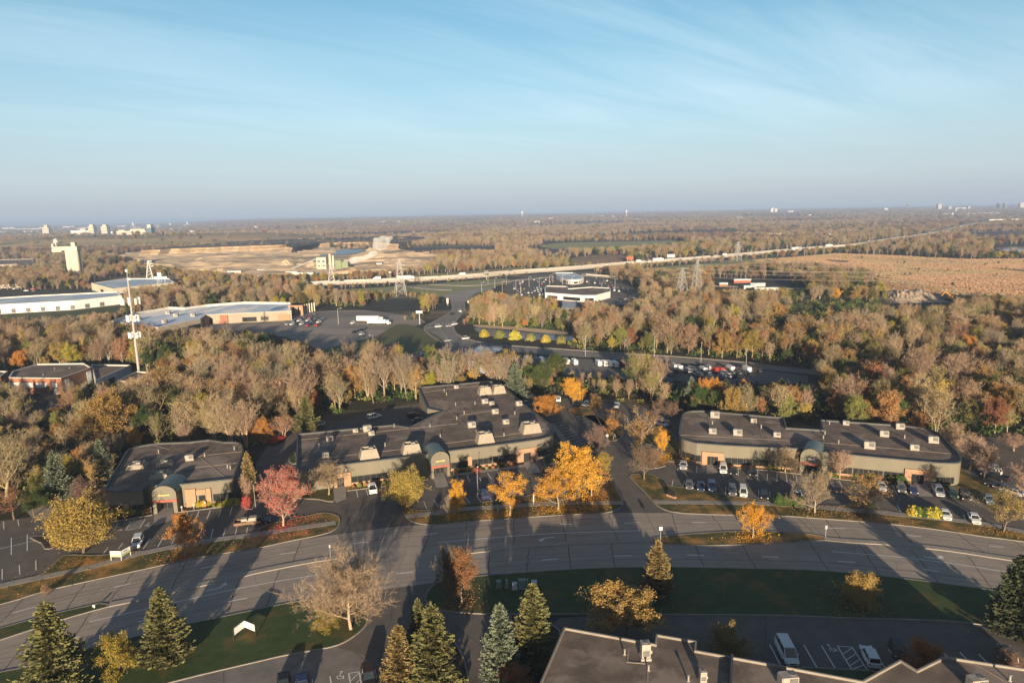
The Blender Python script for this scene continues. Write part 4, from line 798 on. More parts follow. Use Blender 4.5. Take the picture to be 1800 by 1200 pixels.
# ------------------------------------------------------------------ quarry works, motorway, masts
c = gpt(577, 474); root = empty('asphalt_plant', tuple(c), label='boxy quarry plant with stacks and a green silo pair, smoke rising at its right', cat='plant'); s = c.length / F
mb = MB(); mb.box((-7, 0, 8), (12, 10, 16)); mb.box((-7, -5.2, 4), (12.4, .6, .8)); mb.build('tower_frame', m_cream, root)
mb = MB(); [mb.box((-7 + dx, -5.1, z), (3.4, .3, 3)) for dx in (-3, 3) for z in (5, 11)]; mb.build('window', m_unitg, root)
mb = MB(); mb.tube((3, 0, 0), (3, 0, 20), 1.6, n=10); mb.tube((7, 0, 0), (7, 0, 18), 1.2, n=10); mb.build('stack', m_cream, root)
mb = MB(); mb.box((14, 0, 6), (8, 8, 12)); mb.box((22, 2, 5), (8, 8, 10)); mb.build('silo', mat('dull_green_metal', (.22, .27, .16)), root)
mb = MB(); mb.tube((-14, -2, 14), (-46, -6, 2), .8, n=6); mb.build('conveyor', m_steel, root)
for i, (x, y, wd, h, m_, l) in enumerate([(503, 470, 26, 11, m_sand, 'pointed sand heap behind the orange truck, left of the plant'), (548, 470, 22, 9, m_sand, 'sand heap just left of the quarry plant'), (620, 480, 28, 7, m_cliff, 'smooth brown heap right of the quarry plant'), (355, 460, 20, 7, m_sand, 'round pale heap at the left of the quarry'), (530, 462, 30, 6, m_sand, 'flat tan heap behind the pointed ones'), (700, 466, 26, 6, m_sand, 'low heap below the larger smoke puff'), (655, 470, 30, 5, m_cliff, 'low heap under the long white plume'), (735, 462, 24, 5, m_sand, 'rightmost low heap of the quarry')]):
    c = gpt(x, y); rr = wd * c.length / F / 2 * 1.3; vs = [(0, 0, h)]; fs = []; K = 20; rg = random.Random(i)
    for r in (1, 2, 3, 4):
        for k in range(K): a = 2 * math.pi * k / K; q = rr * r / 4 * rg.uniform(.9, 1.1); vs.append((q * math.cos(a), q * math.sin(a), h * (1 - r / 4) ** .9 * rg.uniform(.9, 1.1) - (.3 if r == 4 else 0)))
    for k in range(K): fs.append((0, 1 + k, 1 + (k + 1) % K))
    for r in range(3):
        for k in range(K): a = 1 + r * K; fs.append((a + k, a + K + k, a + K + (k + 1) % K, a + (k + 1) % K))
    o = MB().add(vs, fs).build('sand_heap', m_); o.location = c; tag(o, l, 'heap', 'sand heaps in the quarry')
for i, (x, y, w_, h_) in enumerate([(515, 483, 20, 3), (535, 486, 34, 4), (465, 479, 18, 3), (415, 483, 22, 4), (450, 490, 16, 3), (668, 468, 9, 3), (395, 487, 26, 4)]):
    farhouse('site_shed', 'low flat shed on the quarry yard', x, y, w_, h_, 10, m_cream, group='low sheds on the quarry yard')
# smoke
def smoke(name, label, blobs, dens, seed):
    mb = MB(); root = None
    bm = bmesh.new()
    for (x, y, z, r) in blobs:
        g = bmesh.ops.create_icosphere(bm, subdivisions=3, radius=r, matrix=Matrix.Translation((x, y, z)))
        for v in g['verts']:
            d = (v.co - Vector((x, y, z))); n_ = mnoise.fractal(v.co * .09 + Vector((seed, 0, 0)), 1, 2, 4); v.co += d * (.55 * n_)
    me = bpy.data.meshes.new(name); bm.to_mesh(me); bm.free(); o = bpy.data.objects.new(name, me); COL.objects.link(o)
    rm = o.modifiers.new('r', 'REMESH'); rm.mode = 'VOXEL'; rm.voxel_size = 2.2
    m = bpy.data.materials.new(name); m.use_nodes = True; t = m.node_tree; t.nodes.clear(); out = N(t, 'ShaderNodeOutputMaterial'); v = N(t, 'ShaderNodeVolumePrincipled'); t.links.new(v.outputs[0], out.inputs['Volume'])
    v.inputs['Color'].default_value = (1, 1, 1, 1); v.inputs['Anisotropy'].default_value = -.25; gg = N(t, 'ShaderNodeNewGeometry'); nz = N(t, 'ShaderNodeTexNoise'); nz.inputs['Scale'].default_value = .07; nz.inputs['Detail'].default_value = 3; t.links.new(gg.outputs['Position'], nz.inputs[0])
    r = N(t, 'ShaderNodeMapRange'); r.inputs[1].default_value = .32; r.inputs[2].default_value = .58; r.inputs[3].default_value = 0; r.inputs[4].default_value = dens; t.links.new(nz.outputs[0], r.inputs[0]); t.links.new(r.outputs[0], v.inputs['Density'])
    me.materials.append(m); return tag(o, label, 'smoke', kind='stuff')
def smoke_path(pts, y0):
    out = []
    for (x, y, r) in pts:
        d = ray(x, y); t = y0 / d.y; out.append((d.x * t, y0, CAMH + d.z * t, r * y0 / F))
    return out
smoke('smoke_plume', 'white plume drifting right from the quarry plant', smoke_path([(592, 465, 3), (600, 462, 4.2), (609, 460, 5), (618, 458, 5.6), (626, 456, 6.2), (635, 454, 6.6), (644, 451, 6.6), (652, 448, 6), (660, 446, 4.5)], 880), .16, 3)
smoke('smoke_puff', 'larger white smoke puff rising above the quarry', smoke_path([(660, 432, 6), (663, 423, 7.5), (672, 420, 6.5), (680, 424, 7), (688, 417, 5), (668, 438, 5), (676, 434, 5.5), (672, 428, 7), (681, 420, 6)], 1080), .075, 9)
# motorway
MW = [(-60, 533), (200, 524), (330, 516), (450, 508), (575, 500), (700, 495), (825, 488), (900, 481), (1000, 474), (1100, 465.5), (1200, 458), (1300, 449.5), (1350, 445), (1450, 436), (1510, 431.5), (1575, 421), (1650, 410), (1700, 397.5), (1750, 389.5), (1800, 386)]
m_mw = mat('motorway_concrete', (.34, .31, .28), (.30, .275, .25), scale=.03, stretch=(.2, 1, 1))
mwp = catmull([gpt(x, y) for x, y in MW], 4)
mb = MB(); MWH = 2.2
strip(mb, mwp, 14, .0, MWH); tag(mb.build('motorway', m_mw), kind='structure')
mb = MB(); strip(mb, mwp, 11, .0, MWH - .3, side=16); tag(mb.build('motorway', m_mw), kind='structure')
mb = MB(); strip(mb, mwp, .5, MWH, MWH + 1.1, side=-6.7); strip(mb, mwp, .5, MWH, MWH + 1.1, side=6.7); tag(mb.build('motorway_parapet', mat('pale_barrier', (.50, .46, .41))), kind='structure')
m_ramp = mat('tan_ramp', (.40, .33, .24), scale=.05)
for lst in ([(1030, 485), (1090, 490), (1180, 500), (1260, 500)], [(760, 500), (830, 502), (880, 496), (970, 487), (1030, 484)], [(700, 502), (760, 508), (800, 510)], [(1180, 500), (1400, 508), (1560, 516)], [(1490, 525), (1530, 519), (1552, 512), (1660, 511)]):
    mb = MB(); strip(mb, catmull([gpt(x, y) for x, y in lst], 5), 9, .2, .5); tag(mb.build('road', m_farroad if lst[0][0] < 1100 else m_ramp), kind='structure')
mb = MB(); c0 = gp(1140, 493); strip(mb, catmull(G([(1030, 484.5), (1100, 490), (1165, 496)]), 4), .6, .2, 2.2); o = mb.build('noise_wall', m_cream); tag(o, 'long low tan wall running right from the dealership', 'wall')
# local roads
def gpoly(name, px, z, m): return sheet(name, G(px), z, m)
gpoly('road', [(560, 640), (660, 632.5), (700, 627), (770, 616), (782, 606), (752, 586), (748, 574), (768, 563), (795, 545), (793, 528), (818, 528), (818, 545), (803, 562), (797, 577), (808, 590), (845, 602), (905, 608.5), (1000, 615), (1100, 622), (1200, 628), (1340, 640), (1430, 650), (1560, 662), (1560, 672), (1430, 658), (1340, 649), (1200, 638), (1100, 633), (1000, 626), (905, 619), (850, 640), (700, 646), (560, 650)], .05, mat('blue_grey_asphalt', (.24, .22, .20), (.20, .185, .17), scale=.05))
KB = MB(); strip(KB, catmull(G([(793, 530), (795, 545), (768, 563), (748, 574), (752, 586), (782, 605)]), 4), 1.4, .05, .25); strip(KB, catmull(G([(818, 545), (803, 562), (797, 577), (808, 590), (845, 601.5), (905, 608), (1000, 614.5), (1100, 621.5), (1200, 627.5), (1340, 639.5)]), 4), 1.2, .05, .25); strip(KB, catmull(G([(812, 532), (801, 552), (783, 566), (774, 578), (786, 594)]), 4), 1.0, .05, .22)
strip(KB, catmull(G([(560, 636), (660, 630), (720, 622), (775, 612)]), 4), .8, .05, .22); tag(KB.build('kerb', m_kerb), kind='structure')
gpoly('storage_lot', [(905, 624), (1000, 629), (1100, 635), (1200, 641), (1350, 651), (1420, 660), (1420, 676), (1300, 674), (1200, 670), (1050, 664), (905, 655)], .03, mat('yard_asphalt', (.17, .16, .15), (.14, .13, .12), scale=.1))
gpoly('store_lot', [(430, 562), (512, 556), (560, 547), (600, 545), (640, 545), (735, 556), (748, 566), (705, 583), (657, 592), (600, 606), (560, 617), (540, 604), (500, 592), (455, 585), (380, 580), (300, 584), (290, 576)], .05, mat('store_asphalt', (.34, .29, .24), (.27, .235, .20), scale=.03, c3=(.20, .18, .16), scale3=.02, stretch=(.5, 2, 1)))
gpoly('dealer_lot', [(884, 510), (890, 495), (940, 482), (1035, 478), (1070, 492), (1115, 505), (1100, 530), (1075, 545), (1040, 528), (960, 522), (900, 522)], .05, m_lot)
gpoly('dealer_lot', [(1075, 532), (1120, 512), (1125, 520), (1095, 542), (1072, 545)], .08, m_lot)
gpoly('crossroads', [(772, 515), (825, 503), (868, 499), (872, 506), (835, 516), (818, 530), (793, 530), (780, 522)], .06, m_farroad)
gpoly('school_drive', [(46, 733), (80, 720), (86, 706), (76, 697), (60, 690), (100, 687), (108, 712), (96, 728), (60, 742)], .03, m_lot)
gpoly('yard', [(0, 541), (210, 528), (215, 545), (190, 556), (0, 562), (-100, 565), (-100, 548)], .03, m_lawn)
def hedge(name, px, w_, h_, m_, label, group=None):
    P = catmull(G(px), 3); mb = MB(); strip(mb, P, w_, .0, h_); o = mb.build(name, m_); return tag(o, label, 'hedge', group)
# cellular mast
c = gp(246, 668); root = empty('cell_mast', tuple(c), label='tall white cellular mast with three rings of antennas rising from the left wood', cat='mast')
HM = 45.5; mb = MB()
mb.tube((0, 0, 0), (0, 0, 22), .55, .42, n=10); mb.tube((0, 0, 22), (0, 0, HM - 3), .42, .26, n=10); mb.tube((0, 0, HM - 3), (0, 0, HM), .12, n=6); mb.build('pole', mat('pale_grey_steel', (.42, .42, .40)), root)
for zz_, wd, k, hh in ((HM - 12.5, 3.4, 9, 2.6), (HM - 19.5, 2.0, 6, 2.6), (HM - 26.5, 2.0, 6, 2.4)):
    mb = MB()
    for i in range(3):
        a = 2 * math.pi * i / 3; mb.tube((0, 0, zz_), (wd * math.cos(a), wd * math.sin(a), zz_), .09, n=5)
    for i in range(3):
        a, b = 2 * math.pi * i / 3 + .2, 2 * math.pi * (i + 1) / 3 - .2; mb.tube((wd * math.cos(a), wd * math.sin(a), zz_ + .5), (wd * math.cos(b), wd * math.sin(b), zz_ + .5), .07, n=5)
    ring = mb.build('antenna_ring', m_steel, root)
    for i in range(k):
        a = 2 * math.pi * (i + .3) / k; mb = MB(); mb.box((wd * math.cos(a), wd * math.sin(a), zz_ + .1), (.6, .6, hh), a); mb.build('antenna', m_white, ring)
mb = MB(); mb.box((0, 0, HM), (.9, .9, .9)); mb.box((.5, 0, HM - 3.4), (1.2, .3, .8)); mb.build('top_antenna', m_white, root)
# pylons
PY = []
def pylon(bx, by, topy, label, arms=3, w=5.0):
    c = gp(bx, by) if by > 450 else gpt(bx, by); d = ray(bx, topy); t = c.y / d.y; h = CAMH + d.z * t - c.z
    root = empty('pylon', tuple(c), .35, label=label, cat='pylon', group='lattice pylons of the power line'); r = max(.15, c.length / 3200)
    leg = MB(); hw = w / 2
    def corner(z, i): k = hw * (1 - z / h * .9) ; return ((-k, k)[i & 1], (-k, k)[i >> 1], z)
    for i in range(4): leg.tube(corner(0, i), corner(h * .985, i), r, n=4, cap=False)
    lv = [h * q for q in (0, .2, .38, .53, .66, .77, .86, .94)]
    for a, b in zip(lv[:-1], lv[1:]):
        for i, j in ((0, 1), (1, 3), (3, 2), (2, 0)): leg.tube(corner(a, i), corner(b, j), r * .7, n=3, cap=False); leg.tube(corner(a, j), corner(b, i), r * .7, n=3, cap=False)
    leg.build('lattice', m_steel, root)
    am = MB(); ends = []
    for k in range(arms):
        z = h * (.72 + .12 * k); L_ = w * (.75 - .1 * k)
        for sx in (-1, 1): am.tube((0, 0, z + .8), (sx * L_, 0, z), r * .8, n=3, cap=False); am.tube((0, 0, z - .4), (sx * L_, 0, z), r * .8, n=3, cap=False); ends.append(root.matrix_basis @ Vector((sx * L_, 0, z)))
    am.build('cross_arm', m_steel, root); co, si = math.cos(.35), math.sin(.35)
    PY.append((c, h, w)); return root
pylon(1198, 533, 470, 'wide-legged lattice pylon, left one of the pair at centre right', w=9)
pylon(1224, 527, 455, 'taller slim lattice pylon, right one of the pair at centre right', w=7.5)
pylon(1296, 458, 425, 'dark pylon standing beside the motorway', w=8)
pylon(704, 520, 455, 'pylon just in front of the motorway left of centre', w=9)
pylon(583, 500, 464, 'squat pylon amid yellow trees below the quarry plant', w=7)
pylon(264, 492, 458, 'thin pylon right of the mast top', w=7)
pylon(98, 438, 420, 'tiny pylon behind the silo', w=9)
wires = MB()
def wire(a, b, sag, r):
    P = [Vector(a).lerp(Vector(b), t) - Vector((0, 0, sag * 4 * t * (1 - t))) for t in np.linspace(0, 1, 11)]
    for p, q in zip(P[:-1], P[1:]): wires.tube(p, q, r, n=3, cap=False)
pA, pB = PY[0], PY[1]
right = [gp(1800, 590), gp(1830, 575)]
for k, z in enumerate((.74, .86, .97)):
    for sx in (-3, 3):
        wire((pA[0].x + sx, pA[0].y, pA[1] * z), (pA[0].x + 420 + sx, pA[0].y - 60, 24 * z + 3), 5, .05); wire((pB[0].x + sx, pB[0].y, pB[1] * z), (pB[0].x + 460 + sx, pB[0].y - 20, 27 * z + 3), 5, .05)
        wire((pA[0].x + sx, pA[0].y, pA[1] * z), (PY[3][0].x + sx, PY[3][0].y, PY[3][1] * z), 6, .045); wire((PY[3][0].x + sx, PY[3][0].y, PY[3][1] * z), (PY[4][0].x + sx, PY[4][0].y, PY[4][1] * z), 6, .05)
tag(wires.build('power_line', m_unitg), 'thin power wires strung between the lattice pylons', 'power line')
# poles, signs, lamps
def lamp_proto(h=9, arm=1.6, head=True):
    root = empty('street_lamp', (0, 0, 0)); mb = MB(); mb.tube((0, 0, 0), (0, 0, h), .11, .07, n=6); mb.tube((0, 0, h - .1), (arm, 0, h + .15), .05, n=5); mb.build('post', m_steel, root)
    mb = MB(); mb.box((arm + .3, 0, h + .12), (.8, .35, .16)); mb.build('lamp_head', m_white, root); return root
LP = lamp_proto(); first = [True]
def lamp(px, py, rz, label, group, s=1.0):
    p = gp(px, py)
    if first[0]: first[0] = False; KID[LP.name] = [(c, kids(c)) for c in kids(LP)]; LP.location = p; LP.rotation_euler.z = rz; LP.scale = (s, s, s); return tag(LP, label, 'street lamp', group)
    return copy_tree(LP, p, rz, label, group, (s, s, s), 'street lamp')
for x, y in ((907, 510), (915, 517), (930, 504), (948, 506), (966, 501), (972, 497), (989, 500), (1006, 502), (1023, 499), (890, 500), (870, 506), (847, 515), (1081, 508), (858, 500), (883, 512), (1048, 490)): lamp(x, y, 0, 'pale lamp post on the dealership lot beyond the pond', 'lamp posts on the dealership lot', 1.0)
for x, y in ((640, 505), (700, 499), (738, 494), (787, 495), (1140, 464), (1235, 457), (1260, 450), (1320, 448)): lamp(x, y, 0, 'thin lamp post along the motorway', 'lamp posts along the motorway', 1.1)
for x, y in ((1029, 626), (1098, 634), (1232, 640), (1311, 652), (1150, 628)): lamp(x, y, 1.2, 'lamp post beside the road above the vehicle storage lot', 'lamp posts by the storage road', 1.0)
lamp(657, 622, 2.6, 'lone yellowish post on the dark green slope', None, 1.0); lamp(595, 570, 0, 'lamp post in the middle of the store parking lot', None, 1.1); lamp(840, 872, 1.5, 'pale lamp post in the lot before the central office', None, .75); lamp(449, 890, 1.5, 'lamp post beside the pink tree at the left drive', None, .6)
def stub(name, label, px, py, wd, dp, h, m_, cat, rz=0, group=None, z0=.13):
    p = gp(px, py, z0); root = empty(name, tuple(p), rz, label=label, cat=cat, group=group)
    mb = MB(); mb.box((0, 0, .06), (wd + .16, dp + .16, .12)); mb.build('base', m_conc, root)
    mb = MB(); mb.box((0, 0, .12 + h / 2), (wd, dp, h), taper=(.97, .95)); mb.box((0, 0, .14 + h), (wd * 1.04, dp * 1.04, .06)); mb.build('cabinet', m_, root)
    mb = MB(); mb.box((0, -dp / 2 - .02, .12 + h * .5), (wd * .86, .04, h * .8)); mb.box((wd * .3, -dp / 2 - .06, .12 + h * .5), (.06, .06, .16)); mb.build('door', m_, root); return root
m_cabt = mat('teal_cabinet', (.24, .32, .31), rough=.6)
stub('utility_cabinet', 'dull green utility cabinet, leftmost of the row on the dark lawn', 877, 1031, .8, .8, 1.0, m_cabt, 'utility cabinet'); stub('utility_cabinet', 'narrow white utility post right of the dull green cabinet', 891, 1032, .45, .4, 1.3, m_unit, 'utility cabinet')
stub('utility_cabinet', 'low pale utility cabinet in front of the large blue one', 905, 1035, .85, .6, 1.1, m_pale, 'utility cabinet'); stub('utility_cabinet', 'large blue-grey utility cabinet in the middle of the row', 918, 1033, 1.3, .8, 1.5, m_cabt, 'utility cabinet')
stub('utility_cabinet', 'slim pale cabinet right beside the large blue-grey one', 927.5, 1031, .3, .5, 1.3, m_unit, 'utility cabinet'); stub('utility_cabinet', 'square pale cabinet, rightmost, behind the tip of a spruce', 939, 1031, 1.0, .8, 1.0, m_pale, 'utility cabinet')
stub('utility_cabinet', 'small white cabinet on the dark lawn near the pale shrub right', 1486, 1036, .3, .3, .8, m_unit, 'utility cabinet')
# angled sign boards
def vsign(label, pa, pb, pc, h0, h1, m_, m_post, stripe=None):
    A, B, C = gp(*pa, .13), gp(*pb, .13), gp(*pc, .13); root = empty('sign', tuple(B), label=label, cat='sign')
    for a, b in ((A, B), (B, C)):
        a_, b_ = a - B, b - B; d = b_ - a_; an = math.atan2(d.y, d.x); c_ = (a_ + b_) / 2
        mb = MB(); mb.box((c_.x, c_.y, (h0 + h1) / 2), (d.length - .05, .12, h1 - h0), an); bd = mb.build('board', m_, root)
        if stripe: mb = MB(); o = Vector((math.sin(an), -math.cos(an), 0)) * .08; mb.box((c_.x + o.x, c_.y + o.y, h0 + (h1 - h0) * .2), (d.length * .96, .04, (h1 - h0) * .36), an); mb.build('stripe', stripe, bd)
        if stripe:
            mb = MB()
            for i in range(7): q = a_.lerp(b_, .3 + i * .055) + o; mb.box((q.x, q.y, h0 + (h1 - h0) * .7), (.11, .04, .2), an)
            mb.build('lettering', m_cabt, bd)
    for p in (A, B, C): q = p - B; mb = MB(); mb.box((q.x, q.y, h1 / 2), (.16, .16, h1 + .1)); mb.build('post', m_post, root)
vsign('V-shaped white sign board with a pale green lower band, by the left lot', (196, 984), (214, 984), (230, 975), .7, 1.9, m_white, mat('pale_post', (.5, .52, .4)), mat('pale_green', (.42, .5, .30)))
vsign('V-shaped white sign board on dark posts on the near left lawn', (412, 1124), (431, 1109), (450, 1117), .8, 1.9, m_white, m_dark)
def postsign(label, px, py, h, wd, hh, m_=None, z0=.16):
    p = gp(px, py, z0); root = empty('road_sign', tuple(p), label=label, cat='road sign'); mb = MB(); mb.tube((0, 0, 0), (0, 0, h), .05, n=6); mb.build('post', m_steel, root)
    mb = MB(); mb.box((0, -.07, h - hh / 2), (wd, .04, hh)); mb.build('panel', m_ or m_white, root)
postsign('white road sign on a post at the tip of the grassy median', 1161, 950, 3.0, .65, .7); postsign('road sign at the right tip of the grassy median', 1451, 944, 2.6, .45, .8, m_steel); postsign('slim road sign at the end of the left median', 581, 979, 2.6, .3, .5); postsign('tiny white marker at the tip of the left grassy median', 166, 1069, .7, .4, .4)
postsign('left small white sign on the round island by the central drive', 1067, 770, 1.2, .7, .7); postsign('right small white sign on the round island by the central drive', 1081, 769, 1.2, .5, .7)
postsign('white marker post between the two yellow trees on the verge', 938, 886, 2.4, .25, 1.8, m_cream); postsign('small pale marker in the verge under the yellow-orange tree', 875, 899, .9, .25, .7, m_cream)
def monument(label, px, py, s=1.0):
    p = gp(px, py, .13); root = empty('monument_sign', tuple(p), -.9, label=label, cat='sign'); mb = MB(); mb.box((0, 0, .2), (2.4 * s, .6, .4)); mb.build('base', m_brick, root); mb = MB(); mb.box((0, 0, .95), (2.0 * s, .3, 1.3), taper=(.9, 1)); mb.build('board', m_dark, root)
monument('dark monument sign on the lawn left of the right lot', 1180, 873)
# billboards and pole signs
def billboard(label, bx, by, topy, wpx, hpx, m_, z=None, legs=2):
    c = gpt(bx, by); d = ray(bx, topy); t = c.y / d.y; h = CAMH + d.z * t - c.z; s = c.length / F; root = empty('billboard', tuple(c), label=label, cat='billboard'); mb = MB()
    for i in range(legs): x = 0 if legs == 1 else (-.3 + .6 * i) * wpx * s; mb.tube((x, 0, 0), (x, 0, h - .5), max(.25, .35 * s), n=6)
    mb.build('post', m_cream, root); mb = MB(); mb.box((0, -.5, h - hpx * s / 2), (wpx * s, .5, hpx * s)); mb.build('panel', m_, root)
billboard('red billboard beside the motorway right of centre', 1107, 463, 451, 12, 5, m_rust); billboard('white billboard beside the motorway right of the red one', 1179, 458, 447, 12, 5, m_white); billboard('pole sign with a dark round head by the crossroads', 855, 492, 475, 8, 4, m_unitg, legs=1)
billboard('white pole sign at the right edge of the store lot', 738, 570, 546, 11, 4, m_white, legs=1); billboard('white disc sign at the right end of the white warehouse', 283, 507, 479, 6, 5, m_white); billboard('wide white sign at the warehouse corner', 285, 509, 486, 20, 4, m_white)
billboard('white sign column at the crossroads, left one', 787, 536, 524, 3, 9, m_white, legs=1); billboard('cream sign column at the crossroads, right one', 823, 532, 528, 2.5, 8, m_cream, legs=1)
billboard('small white sign by the motorway above the road bend', 686, 493, 477, 3.5, 2, m_white, legs=1)
# far field curiosities: rubble heap with a yellow digger, red roof, pale stripes
c = gpt(1626, 532); vs = []; fs = []; rg = random.Random(8); nx_, ny_ = 34, 10
for j in range(ny_):
    for i in range(nx_):
        u, v = i / (nx_ - 1), j / (ny_ - 1); e = min(u, 1 - u, .25) * 4; z = 6 * min(1, v * 2.2) * min(1, e) * rg.uniform(.75, 1.1) if 0 < j < ny_ - 1 else 0
        vs.append(((u - .5) * 42 + (v - .5) * 6, v * 34, z))
for j in range(ny_ - 1):
    for i in range(nx_ - 1): a = j * nx_ + i; fs.append((a, a + 1, a + nx_ + 1, a + nx_))
o = MB().add(vs, fs).build('rubble_heap', mat('rubble', (.46, .37, .27), (.28, .22, .16), scale=.6, contrast=(.42, .58))); o.location = c; tag(o, 'broad heap of pale rubble at the edge of the marsh, right', 'heap')
c = gpt(1669, 527); root = empty('digger', tuple(c), label='small orange digger at the right end of the rubble heap', cat='excavator'); m_or = mat('orange_paint', (.6, .3, .08))
mb = MB(); mb.box((0, 0, 2), (3.4, 2.6, 1.8)); mb.box((-.8, -.6, 3.3), (1.3, 1.2, 1.4)); mb.build('cab', m_or, root); mb = MB(); mb.box((0, -1.2, .5), (4, .7, 1)); mb.box((0, 1.2, .5), (4, .7, 1)); mb.build('track', m_dark, root); mb = MB(); mb.tube((1, 0, 2.6), (-3.5, 0, 6), .35, n=6); mb.tube((-3.5, 0, 6), (-6, 0, 3), .3, n=6); mb.build('arm', m_or, root)
for i, (x, y, w_, h_, m_, l) in enumerate([(1303, 497, 28, 2.6, m_rust, 'long low rust-red roof at the edge of the marsh'), (1270, 503, 14, 2, m_rust, 'short rust-red roof left of the long one'), (1330, 503, 24, 1.4, m_cream, 'row of pale planks in the yard right of the red roof'), (1345, 511, 40, 1.4, m_cream, 'long pale low wall in the yard below the planks'), (1316, 507, 20, 1.2, m_cream, 'thin pale stack in the yard by the red roof')]): farhouse('yard_shed', l, x, y, w_, h_, 6, m_)
# ------------------------------------------------------------------ vehicles
PAINT = {}
def paint(n):
    c = {'white': (.72, .72, .70), 'silver': (.45, .46, .47), 'grey': (.14, .145, .15), 'black': (.02, .02, .022), 'blue': (.03, .05, .13), 'paleblue': (.20, .27, .36), 'red': (.35, .04, .03), 'bronze': (.16, .12, .09), 'orange': (.62, .20, .05), 'green': (.06, .12, .08)}[n]
    if n not in PAINT: PAINT[n] = mat('car_paint_' + n, c, tuple(v * .95 for v in c), rough=.28, metal=.15 if n not in ('white', 'red', 'orange') else 0, spec=.6)
    return PAINT[n]
def loft(mb, secs, mi=0):
    n = len(secs[0][1]); vs = []; fs = []
    for x, pl in secs: vs += [(x, y, z) for y, z in pl]
    for i in range(len(secs) - 1):
        for k in range(n): fs.append((i * n + k, i * n + (k + 1) % n, (i + 1) * n + (k + 1) % n, (i + 1) * n + k)[::-1])
    fs += [tuple(range(n)), tuple(range(len(secs) * n - 1, (len(secs) - 1) * n - 1, -1))]
    mb.add(vs, fs, mi)
def ring(w_, z0, z1, k=.9): return [(-w_, z0 + .1), (-w_ * .93, z0), (w_ * .93, z0), (w_, z0 + .1), (w_, z1 - .16), (w_ * k, z1), (-w_ * k, z1), (-w_, z1 - .16)]
SPEC = dict(sedan=dict(s=[(-2.35, .70, .35, .80), (-2.2, .85, .25, .98), (-1.5, .9, .22, 1.0), (0, .91, .22, .97), (1.1, .9, .22, .95), (2.0, .85, .22, .82), (2.35, .66, .3, .64)], g=(-1.95, 1.05, -1.15, .35, 1.42, .95), wx=1.4),
            suv=dict(s=[(-2.35, .80, .4, 1.05), (-2.25, .9, .3, 1.12), (-1.3, .94, .28, 1.12), (.4, .95, .28, 1.08), (1.1, .93, .28, 1.05), (2.1, .9, .3, .98), (2.38, .76, .4, .8)], g=(-2.28, 1.15, -2.0, .45, 1.72, 1.05), wx=1.42),
            minivan=dict(s=[(-2.55, .85, .35, 1.05), (-2.45, .95, .25, 1.12), (-1.2, .98, .22, 1.1), (.8, .98, .22, 1.05), (1.5, .95, .24, 1.0), (2.2, .9, .28, .85), (2.55, .72, .35, .65)], g=(-2.5, 1.75, -2.3, .85, 1.80, 1.03), wx=1.55),
            pickup=dict(s=[(-2.9, .88, .45, 1.1), (-2.85, .95, .38, 1.15), (-1, .97, .35, 1.15), (.5, .97, .35, 1.12), (1.4, .95, .35, 1.1), (2.5, .93, .38, 1.05), (2.85, .8, .45, .85)], g=(-.95, 1.5, -.75, .8, 1.82, 1.1), wx=1.8))
CARP = {}
